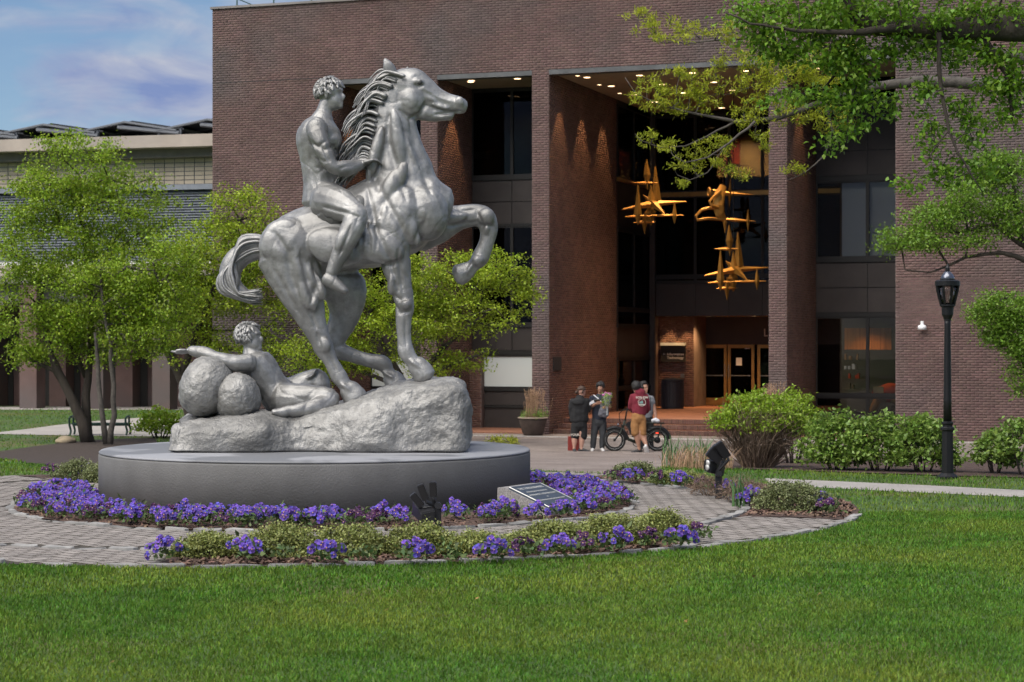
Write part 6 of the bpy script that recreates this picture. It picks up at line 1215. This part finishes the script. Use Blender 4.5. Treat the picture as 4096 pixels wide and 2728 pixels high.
mat('bag_red', (0.22, 0.025, 0.018), 0.7); mat('print_cream', (0.55, 0.50, 0.44), 0.9); mat('print_teal', (0.20, 0.32, 0.30), 0.9); mat('wrap', (0.62, 0.66, 0.66), 0.2, clear=.72); mat('bloom_pink', (0.42, 0.10, 0.28), 0.7, rand=.4); mat('bike_frame', (0.028, 0.032, 0.024), 0.45, metal=.3); mat('tyre', (0.012, 0.012, 0.012), 0.8); mat('spoke', (0.35, 0.35, 0.35), 0.3, metal=.8); mat('cream_line', (0.55, 0.53, 0.5), .8); emit('tail_red', (1.0, 0.05, 0.02), 1.5)
def person(label, Y, uf, vf):
    b = P(uf, vf, Y); b.z = hz(Y); t = thing('person', label, 'person', b)
    dz = b.z - P(uf, vf, Y).z
    def p(u, v, d=0.0): q = P(u, v, Y); return Vector((q.x, q.y + d, q.z + dz))
    return t, p, F / Y
def lim(mb, p, pxm, nodes, seg=12): mb.loft([(p(u, v, d), a / pxm, (b if b else a / pxm)) for u, v, d, a, b in nodes], seg)
def shoe(t, p, pxm, u, v, d, fwd, m, sole, tilt=0.0, name='shoe'):
    fwd = Vector(fwd).normalized(); c = p(u, v, d); mb = MB(); mb.loft([(c - fwd * .07 + Vector((0, 0, .01)), .036, .038), (c + Vector((0, 0, .015)), .042, .042), (c + fwd * .10 + Vector((0, 0, -.004)), .034, .045), (c + fwd * .165 + Vector((0, 0, -.012)), .022, .036)], 12, ax=fwd.cross(Vector((0, 0, 1))))
    s = mb.fuse(name, MATS[m], t, voxel=.010, smooth_it=2); mb = MB(); sd = fwd.cross(Vector((0, 0, 1))).normalized(); up = sd.cross(fwd); M = Matrix((fwd, sd, up)).transposed(); mb.box(c + fwd * .045 - up * .043, (.135, .046, .013), M); mb.build('sole', MATS[sole], s, bevel=.008)
    return s
VO = .012
# 1: black hoodie, shorts, bun, seen from behind
t, p, k = person('person in a black hoodie and black shorts with tied hair, holding a paper', 46.8, 2312, 1815)
b = MB(); head(b, p(2327, 1577), Vector((.85, .5, -.15)), Vector((.1, .0, 1)), 1.0); lim(b, p, k, [(2317, 1612, 0, 9, .06), (2321, 1592, 0, 9, .055)])
lim(b, p, k, [(2300, 1735, -.02, 13, .075), (2298, 1775, -.02, 11.5, .062), (2297, 1800, -.02, 6, .035), (2296, 1808, -.02, 6, .04)]); lim(b, p, k, [(2328, 1735, -.02, 13, .075), (2327, 1775, -.02, 11.5, .062), (2326, 1800, -.02, 6, .035), (2326, 1808, -.02, 6, .04)])
lim(b, p, k, [(2352, 1648, .1, 6, .035), (2361, 1630, .02, 5, .03)]); fig_hand(b, p(2360, 1632, .02), Vector((.6, -.1, .8)), Vector((0, 1, 0)), .85, .8); b.fuse('body', MATS['skin_pale'], t, voxel=VO, smooth_it=2)
h_ = MB(); curls(h_, p(2327, 1577), Vector((.85, .5, -.15)), Vector((.1, 0, 1)), 1.05, 80, .022, 11, -.5); h_.ell(p(2306, 1579, -.02), (.045, .045, .045)); h_.fuse('hair', MATS['hair_brown'], t, voxel=.011, smooth_it=3)
c_ = MB(); lim(c_, p, k, [(2317, 1692, 0, 38, .15), (2316, 1665, 0, 38, .15), (2318, 1632, 0, 36, .15), (2319, 1610, 0, 30, .13), (2319, 1600, 0, 18, .10)]); lim(c_, p, k, [(2312, 1612, -.10, 26, .06), (2312, 1622, -.12, 24, .06)])
lim(c_, p, k, [(2291, 1612, -.02, 13, .075), (2284, 1640, -.02, 12, .075), (2286, 1668, .02, 11, .07), (2296, 1682, .1, 9, .05)]); lim(c_, p, k, [(2346, 1612, 0, 13, .075), (2352, 1640, .04, 12, .07), (2358, 1650, .06, 10, .06), (2361, 1638, .03, 8, .045)]); c_.fuse('hoodie', MATS['cloth_black'], t, voxel=VO, smooth_it=3, disp=lambda q: .012 * nz3(q, 9))
c_ = MB(); lim(c_, p, k, [(2317, 1695, 0, 31, .14), (2317, 1715, 0, 31, .14)]); lim(c_, p, k, [(2302, 1705, 0, 18, .11), (2301, 1740, 0, 17, .10), (2300, 1758, 0, 17, .10)]); lim(c_, p, k, [(2331, 1705, 0, 18, .11), (2332, 1740, 0, 17, .10), (2332, 1758, 0, 17, .10)]); sh = c_.fuse('shorts', MATS['cloth_black'], t, voxel=VO, smooth_it=2)
text_mesh('lettering', 'YOUR', .075, MATS['print_cream'], frame(p(2299, 1752, -.135), (1, 0, 0), (0, 0, 1), (0, -1, 0)), sh, extrude=.003, bold=.002)
shoe(t, p, k, 2297, 1811, -.02, (.05, -1, 0), 'shoe_black', 'shoe_white'); shoe(t, p, k, 2328, 1811, -.02, (1, -.25, 0), 'shoe_black', 'shoe_white')
mb = MB(); mb.box(p(2366, 1620, -.02), (.075, .005, .03), Matrix.Rotation(R(-28), 3, 'Y')); tag(mb.build('paper_sheet', MATS['paper']), 'white folded paper in the hand of the person in black', 'paper')
bgp = p(2296, 1773, .35); rb_ = thing('paper_bag', 'dark red paper bag standing behind the person in black', 'bag', Vector((bgp.x, bgp.y, hz(bgp.y)))); mb = MB(); mb.box(Vector((bgp.x, bgp.y, hz(bgp.y) + .17)), (.135, .07, .17), taper=1.0); mb.build('bag_body', MATS['bag_red'], rb_)
mb = MB(); mb.tube([Vector((bgp.x - .05, bgp.y - .07, hz(bgp.y) + .33)), Vector((bgp.x - .04, bgp.y - .07, hz(bgp.y) + .41)), Vector((bgp.x + .04, bgp.y - .07, hz(bgp.y) + .41)), Vector((bgp.x + .05, bgp.y - .07, hz(bgp.y) + .33))], .006, 5); mb.build('handle', MATS['bag_red'], rb_)
# 2: navy T-shirt, looking at a phone, with flowers
t, p, k = person('person in a navy T-shirt and dark trousers looking at a phone', 47.0, 2392, 1800)
b = MB(); head(b, p(2402, 1551, -.03), Vector((-.25, -1, -.55)), Vector((0, -.3, 1)), 1.0); lim(b, p, k, [(2400, 1592, 0, 11, .065), (2401, 1570, -.01, 10, .06)])
lim(b, p, k, [(2364, 1600, -.02, 9, .055), (2357, 1622, -.04, 8, .048), (2370, 1618, -.16, 7, .04), (2382, 1610, -.26, 5.5, .032)]); fig_hand(b, p(2381, 1611, -.25), Vector((.9, -.3, .35)), Vector((0, -.3, 1)), .95, .5)
lim(b, p, k, [(2434, 1600, -.02, 9, .055), (2438, 1625, -.02, 8, .048), (2436, 1628, -.12, 7, .04), (2430, 1622, -.22, 5.5, .032)]); fig_hand(b, p(2431, 1623, -.21), Vector((-.7, -.5, -.1)), Vector((0, -.3, 1)), .95, .9); b.fuse('body', MATS['skin_tan'], t, voxel=VO, smooth_it=2)
h_ = MB(); curls(h_, p(2402, 1547, -.03), Vector((-.25, -1, -.35)), Vector((0, -.1, 1)), 1.12, 100, .026, 12, -.25); h_.fuse('hair', MATS['hair_black'], t, voxel=.011, smooth_it=1)
c_ = MB(); lim(c_, p, k, [(2397, 1672, 0, 29, .13), (2398, 1640, 0, 30, .135), (2399, 1608, 0, 36, .14), (2400, 1590, 0, 32, .12), (2400, 1580, 0, 18, .09)]); lim(c_, p, k, [(2369, 1588, 0, 12, .075), (2362, 1606, -.02, 12, .07)]); lim(c_, p, k, [(2431, 1588, 0, 12, .075), (2436, 1607, -.02, 12, .07)]); c_.fuse('t_shirt', MATS['cloth_navy'], t, voxel=VO, smooth_it=3)
c_ = MB(); lim(c_, p, k, [(2396, 1666, 0, 28, .125), (2395, 1690, 0, 29, .13)]); lim(c_, p, k, [(2382, 1685, 0, 16, .10), (2376, 1735, -.02, 13.5, .085), (2371, 1785, -.01, 11, .075)]); lim(c_, p, k, [(2411, 1685, 0, 16, .10), (2411, 1735, -.02, 13.5, .085), (2408, 1785, -.01, 11, .075)]); c_.fuse('trousers', MATS['cloth_charcoal'], t, voxel=VO, smooth_it=3, disp=lambda q: .008 * nz3(q, 12))
shoe(t, p, k, 2370, 1795, -.04, (-.1, -1, 0), 'shoe_white', 'shoe_white'); shoe(t, p, k, 2408, 1795, -.04, (.15, -1, 0), 'shoe_white', 'shoe_white')
mb = MB(); mb.box(p(2386, 1596, -.30), (.075, .006, .035), Matrix.Rotation(R(-8), 3, 'Y') @ Matrix.Rotation(R(50), 3, 'X')); tag(mb.build('mobile_phone', MATS['black_plastic']), 'black mobile phone in the hand of the person in navy', 'phone')
bq = thing('bouquet', 'wrapped bouquet of pink flowers held by the person in navy', 'bouquet', p(2424, 1625, -.30)); mb = MB(); M0 = p(2426, 1628, -.30)
mb.lathe(M0, [(.025, -.16), (.02, -.04), (.03, 0.0), (.08, .16), (.125, .36)], 16); me_w = mb.build('wrapping', MATS['wrap'], bq); bm = bmesh.new(); bm.from_mesh(me_w.data); bmesh.ops.delete(bm, geom=[f for f in bm.faces if len(f.verts) > 4], context='FACES'); bm.to_mesh(me_w.data); bm.free()
Cq = [tuple(M0 + Vector((rng.normal(0, .035 + .05 * z), rng.normal(0, .035 + .05 * z), .04 + .28 * z))) for z in rng.uniform(0, 1, 40)]; V, Q = foliage(Cq, 260, .03, .06, .02, .8); tag(link_mesh('stems_and_leaves', mesh_np('stems_and_leaves', V - np.array(worldloc(bq))[None], Q, MATS['leaf_left']), bq), kind='stuff')
mb = MB()
for j in range(16): mb.ell(M0 + Vector((rng.normal(0, .055), rng.normal(0, .055), .34 + rng.normal(0, .018))), (.024, .024, .02), None, 8, 6)
tag(mb.build('blossoms', MATS['bloom_pink'], bq, smooth=True), kind='stuff')
bgk = thing('drawstring_bag', 'grey drawstring bag hanging before the person in navy', 'bag', p(2412, 1660, -.20)); mb = MB(); lim(mb, p, k, [(2412, 1658, -.19, 21, .06), (2413, 1645, -.20, 22, .075), (2413, 1632, -.20, 18, .07), (2408, 1612, -.18, 9, .03), (2405, 1600, -.17, 5, .02)]); mb.fuse('bag_body', MATS['bag_grey'], bgk, voxel=.012, smooth_it=2, disp=lambda q: .012 * nz3(q, 16))
mb = MB(); mb.tube([p(2408, 1608, -.19), p(2392, 1590, -.16), p(2374, 1576, -.02)], .012, 6); mb.build('strap', MATS['paper'], bgk)
# 3: maroon hoodie and tan shorts, from behind
t, p, k = person('person in a maroon hoodie and tan shorts with the back turned', 46.2, 2562, 1823)
b = MB(); head(b, p(2544, 1562, .02), Vector((-.25, 1, 0)), Vector((0, 0, 1)), 1.0); lim(b, p, k, [(2552, 1598, 0, 11, .065), (2547, 1578, .01, 10, .06)])
lim(b, p, k, [(2545, 1735, 0, 15, .085), (2551, 1768, .01, 13, .07), (2556, 1800, .02, 6.5, .037), (2557, 1812, .02, 6.5, .04)]); lim(b, p, k, [(2566, 1735, 0, 15, .085), (2574, 1765, -.02, 13, .07), (2584, 1792, -.10, 6.5, .037), (2585, 1800, -.12, 6.5, .04)]); fig_hand(b, p(2528, 1655, .22), Vector((-.3, .9, -.1)), Vector((0, 0, 1)), .95, .8); b.fuse('body', MATS['skin_tan'], t, voxel=VO, smooth_it=2)
h_ = MB(); curls(h_, p(2544, 1561, .02), Vector((-.25, 1, .25)), Vector((0, -.2, 1)), 1.12, 130, .024, 13, -.75); h_.fuse('hair', MATS['hair_black'], t, voxel=.011, smooth_it=1)
c_ = MB(); lim(c_, p, k, [(2557, 1668, 0, 29, .13), (2557, 1658, 0, 31, .135), (2558, 1630, 0, 31, .135), (2557, 1605, 0, 33, .135), (2555, 1590, 0, 28, .11), (2554, 1582, 0, 16, .08)]); lim(c_, p, k, [(2572, 1584, -.05, 13, .06), (2562, 1578, -.05, 15, .06), (2552, 1588, -.08, 18, .05)])
lim(c_, p, k, [(2531, 1597, 0, 11.5, .07), (2524, 1622, .02, 11, .065), (2521, 1643, .06, 10, .06), (2527, 1653, .18, 8, .045)]); lim(c_, p, k, [(2583, 1597, .02, 11.5, .07), (2590, 1625, .05, 11, .065), (2593, 1650, .1, 10, .06), (2588, 1662, .16, 8, .05)]); hd = c_.fuse('hoodie', MATS['cloth_maroon'], t, voxel=VO, smooth_it=3, disp=lambda q: .009 * nz3(q, 11))
Mf = lambda u, v: frame(p(u, v, -.150), (1, 0, 0), (0, 0, 1), (0, -1, 0))
text_mesh('lettering', 'RON JON', .065, MATS['print_cream'], Mf(2566, 1606), hd, extrude=.004, bold=.0025)
mb = MB(); mb.torus(p(2566, 1622, -.148), .085, .006, Vector((0, 1, 0)), 28, 5, flat=.5); mb.build('print_ring', MATS['print_cream'], hd)
mb = MB(); mb.box(p(2563, 1623, -.150), (.045, .005, .022)); mb.box(p(2566, 1618, -.150), (.026, .005, .014)); mb.build('print_van', MATS['print_teal'], hd); mb = MB(); mb.box(p(2568, 1631, -.150), (.07, .005, .010)); mb.build('print_base', MATS['print_cream'], hd)
c_ = MB(); lim(c_, p, k, [(2554, 1668, 0, 27, .13), (2554, 1690, 0, 29, .14)]); lim(c_, p, k, [(2541, 1685, 0, 17, .105), (2540, 1720, 0, 17.5, .105), (2542, 1747, 0, 17, .10)]); lim(c_, p, k, [(2568, 1685, 0, 16, .105), (2570, 1720, 0, 15.5, .10), (2572, 1750, -.01, 14, .095)]); c_.fuse('shorts', MATS['cloth_tan'], t, voxel=VO, smooth_it=3, disp=lambda q: .008 * nz3(q, 12))
shoe(t, p, k, 2554, 1819, .02, (-.9, -.3, 0), 'shoe_black', 'shoe_white'); shoe(t, p, k, 2584, 1806, -.12, (.25, .5, -.85), 'shoe_white', 'shoe_white')
# 4: grey T-shirt, smiling to the right, behind the bicycle
t, p, k = person('person in a grey T-shirt and black trousers standing behind the bicycle', 47.9, 2590, 1795)
b = MB(); head(b, p(2577, 1551), Vector((.75, -.8, .0)), Vector((0, 0, 1)), 1.02); lim(b, p, k, [(2580, 1590, 0, 11, .065), (2578, 1572, 0, 10, .06)])
lim(b, p, k, [(2608, 1598, 0, 10, .06), (2615, 1628, 0, 9, .05), (2620, 1655, -.04, 7.5, .042), (2623, 1676, -.08, 5.5, .032)]); fig_hand(b, p(2623, 1675, -.08), Vector((.05, -.15, -1)), Vector((0, -1, 0)), .95, .6)
lim(b, p, k, [(2556, 1600, .02, 10, .06), (2552, 1630, .02, 9, .05), (2556, 1658, 0, 6, .035)]); b.fuse('body', MATS['skin_tan'], t, voxel=VO, smooth_it=2)
h_ = MB(); curls(h_, p(2576, 1548), Vector((.75, -.8, .2)), Vector((-.1, .1, 1)), 1.14, 110, .026, 14, -.35); h_.fuse('hair', MATS['hair_black'], t, voxel=.011, smooth_it=1)
c_ = MB(); lim(c_, p, k, [(2584, 1668, 0, 27, .13), (2585, 1635, 0, 29, .135), (2584, 1605, 0, 33, .14), (2582, 1590, 0, 28, .11), (2581, 1582, 0, 16, .09)]); lim(c_, p, k, [(2604, 1590, 0, 12, .075), (2611, 1610, 0, 12, .07)]); lim(c_, p, k, [(2560, 1590, 0, 12, .075), (2556, 1610, 0, 12, .07)]); c_.fuse('t_shirt', MATS['cloth_grey'], t, voxel=VO, smooth_it=3, disp=lambda q: .006 * nz3(q, 13))
c_ = MB(); lim(c_, p, k, [(2585, 1662, 0, 26, .125), (2586, 1688, 0, 28, .13)]); lim(c_, p, k, [(2573, 1685, 0, 15, .10), (2574, 1735, 0, 13, .085), (2572, 1785, 0, 11, .075)]); lim(c_, p, k, [(2600, 1685, 0, 15, .10), (2602, 1735, 0, 13, .085), (2604, 1785, 0, 11, .075)]); c_.fuse('trousers', MATS['cloth_black'], t, voxel=VO, smooth_it=3)
shoe(t, p, k, 2572, 1792, 0, (.2, -1, 0), 'shoe_black', 'shoe_white'); shoe(t, p, k, 2605, 1792, 0, (.4, -1, 0), 'shoe_black', 'shoe_white')
mb = MB(); mb.tube([p(2598, 1585, -.12), p(2601, 1610, -.16), p(2600, 1640, -.15)], .008, 5); mb.build('bag_strap', MATS['cloth_black'], t)
# ------------------------------------------------------------------ electric bicycle
YB = 46.9; bz = hz(YB); BK = F / YB; be = thing('electric_bicycle', 'dark green electric cargo bicycle with fat tyres and a rear rack', 'bicycle', Vector(((2545 - CU) / F * YB, YB, bz)))
v_off = bz - P(0, 1815, YB).z
def bp_(u, v, d=0.0): q = P(u, v, YB); return Vector((q.x, q.y + d, q.z + v_off))
AXY = Vector((0, 1, 0))
for u in (2458, 2629):
    c = bp_(u, 1815, 0); c.z = bz + .262; mb = MB(); mb.torus(c, .225, .040, AXY, 48, 10, flat=1.1); ty = mb.build('tyre', MATS['tyre'], be, smooth=True)
    mb = MB(); mb.torus(c, .222, .043, AXY, 48, 4, flat=.2); mb = MB(); mb.torus(c - AXY * .038, .212, .004, AXY, 48, 5); mb.build('sidewall_line', MATS['cream_line'], ty)
    mb = MB(); mb.torus(c, .178, .012, AXY, 40, 6, flat=2.2); rm = mb.build('rim', MATS['black_metal'], be, smooth=True)
    mb = MB()
    for j in range(24): a = 2 * math.pi * j / 24; mb.tube([c + Vector((math.cos(a + .25 * (-1) ** j) * .03, .03 * (-1) ** j, math.sin(a + .25 * (-1) ** j) * .03)), c + Vector((math.cos(a) * .176, 0, math.sin(a) * .176))], .0016, 3, cap=False)
    tag(mb.build('spokes', MATS['spoke'], rm), kind='stuff'); mb = MB(); mb.lathe(c, [(.012, -.07), (.03 if u < 2500 else .075, -.05), (.03 if u < 2500 else .075, .05), (.012, .07)], 16, M=Matrix.Rotation(R(90), 3, 'X')); mb.build('hub', MATS['black_metal'], be)
    a0, a1 = ((70, 185) if u < 2500 else (10, 150)); mb = MB(); pts = [c + Vector((math.cos(R(180 - a0 - (a1 - a0) * j / 12 + 0)) * .292 * (1), 0, math.sin(R(a0 + (a1 - a0) * j / 12)) * .292)) for j in range(13)] if False else [c + Vector((math.cos(R(x)) * .292, 0, math.sin(R(x)) * .292)) for x in np.linspace(*((0, 130) if u < 2500 else (5, 140)), 14)]
    mb.tube(pts, .045, 8, flat=1.0); f_ = mb.build('fender', MATS['black_metal'], be, smooth=True); f_.scale = (1, 1, 1)
W1 = bp_(2458, 1815); W1.z = bz + .262; W2_ = bp_(2629, 1815); W2_.z = bz + .262
def tubep(name, pts, r, m='bike_frame', par=be): mb = MB(); mb.tube(pts, r, 10); return mb.build(name, MATS[m], par, smooth=True)
for d in (-.07, .07): tubep('fork_leg', [W1 + AXY * d, bp_(2481, 1742, d), bp_(2489, 1722, d * .6)], .018)
tubep('head_tube', [bp_(2486, 1732), bp_(2500, 1692)], .028); tubep('down_tube', [bp_(2490, 1722), bp_(2500, 1745), bp_(2515, 1768), bp_(2545, 1780)], .036); tubep('top_tube', [bp_(2496, 1706), bp_(2530, 1722), bp_(2570, 1726)], .026); tubep('seat_tube', [bp_(2548, 1780), bp_(2568, 1726), bp_(2576, 1696)], .024)
for d in (-.06, .06): tubep('chain_stay', [bp_(2548, 1778, d * .6), W2_ + AXY * d], .014); tubep('seat_stay', [bp_(2568, 1730, d * .5), W2_ + AXY * d], .012); tubep('rack_stay', [bp_(2645, 1706, d * 1.6), W2_ + AXY * d], .010)
for d in (-.10, -.035, .035, .10): tubep('rack_rail', [bp_(2584, 1701, d), bp_(2656, 1703, d)], .010)
for u in (2590, 2620, 2652): tubep('rack_cross', [bp_(u, 1702, -.105), bp_(u, 1702, .105)], .010)
tubep('stem', [bp_(2500, 1694), bp_(2506, 1660), bp_(2511, 1645)], .020, 'black_metal'); tubep('handlebar', [bp_(2520, 1652, -.30), bp_(2510, 1644, -.16), bp_(2508, 1642, 0), bp_(2510, 1644, .16), bp_(2520, 1652, .30)], .014, 'black_metal')
tubep('cable_loop', [bp_(2510, 1646, -.12), bp_(2492, 1648, -.12), bp_(2476, 1664, -.10), bp_(2477, 1690, -.08), bp_(2488, 1716, -.04)], .009, 'black_metal')
for d in (-.33, .33): tubep('grip', [bp_(2519, 1651, d * .88), bp_(2523, 1655, d * 1.1)], .019, 'tyre')
mb = MB(); mb.box(bp_(2524, 1722), (.075, .05, .15), Matrix.Rotation(R(-22), 3, 'Y')); mb.build('battery', MATS['black_plastic'], be, bevel=.015)
mb = MB(); mb.lathe(bp_(2473, 1709), [(.012, -.03), (.034, -.012), (.036, .02), (.03, .024)], 14, M=Matrix.Rotation(R(-90), 3, 'Y')); mb.build('headlight', MATS['dome_metal'], be); mb = MB(); mb.loft([(bp_(2560, 1692), .03, .05), (bp_(2575, 1690), .04, .10), (bp_(2588, 1690), .035, .12)], 12); mb.build('saddle', MATS['tyre'], be, smooth=True)
mb = MB(); mb.torus(bp_(2546, 1781, -.05), .085, .008, AXY, 28, 6); mb.build('chainring', MATS['black_metal'], be)
for d, s_ in ((-.10, 1), (.10, -1)): e = bp_(2546 + 10 * s_, 1781 + 24 * s_, d); tubep('crank', [bp_(2546, 1781, d), e], .011, 'black_metal'); mb = MB(); mb.box(e + AXY * (d * .5), (.05, .045, .012)); mb.build('pedal', MATS['black_plastic'], be)
mb = MB(); mb.box(bp_(2628, 1742, -.05), (.03, .008, .010)); mb.build('tail_light', MATS['tail_red'], be)
pk_ = bp_(2624, 1694, 0); pg = thing('shopping_bag', 'small white plastic bag on the bicycle rack', 'bag', pk_); mb = MB(); mb.loft([(pk_ + Vector((-.07, 0, .0)), .05, .06), (pk_ + Vector((0, 0, .015)), .06, .07), (pk_ + Vector((.06, 0, .0)), .045, .06)], 12); mb.fuse('bag_body', MATS['paper'], pg, voxel=.012, smooth_it=1, disp=lambda q: .015 * nz3(q, 18))
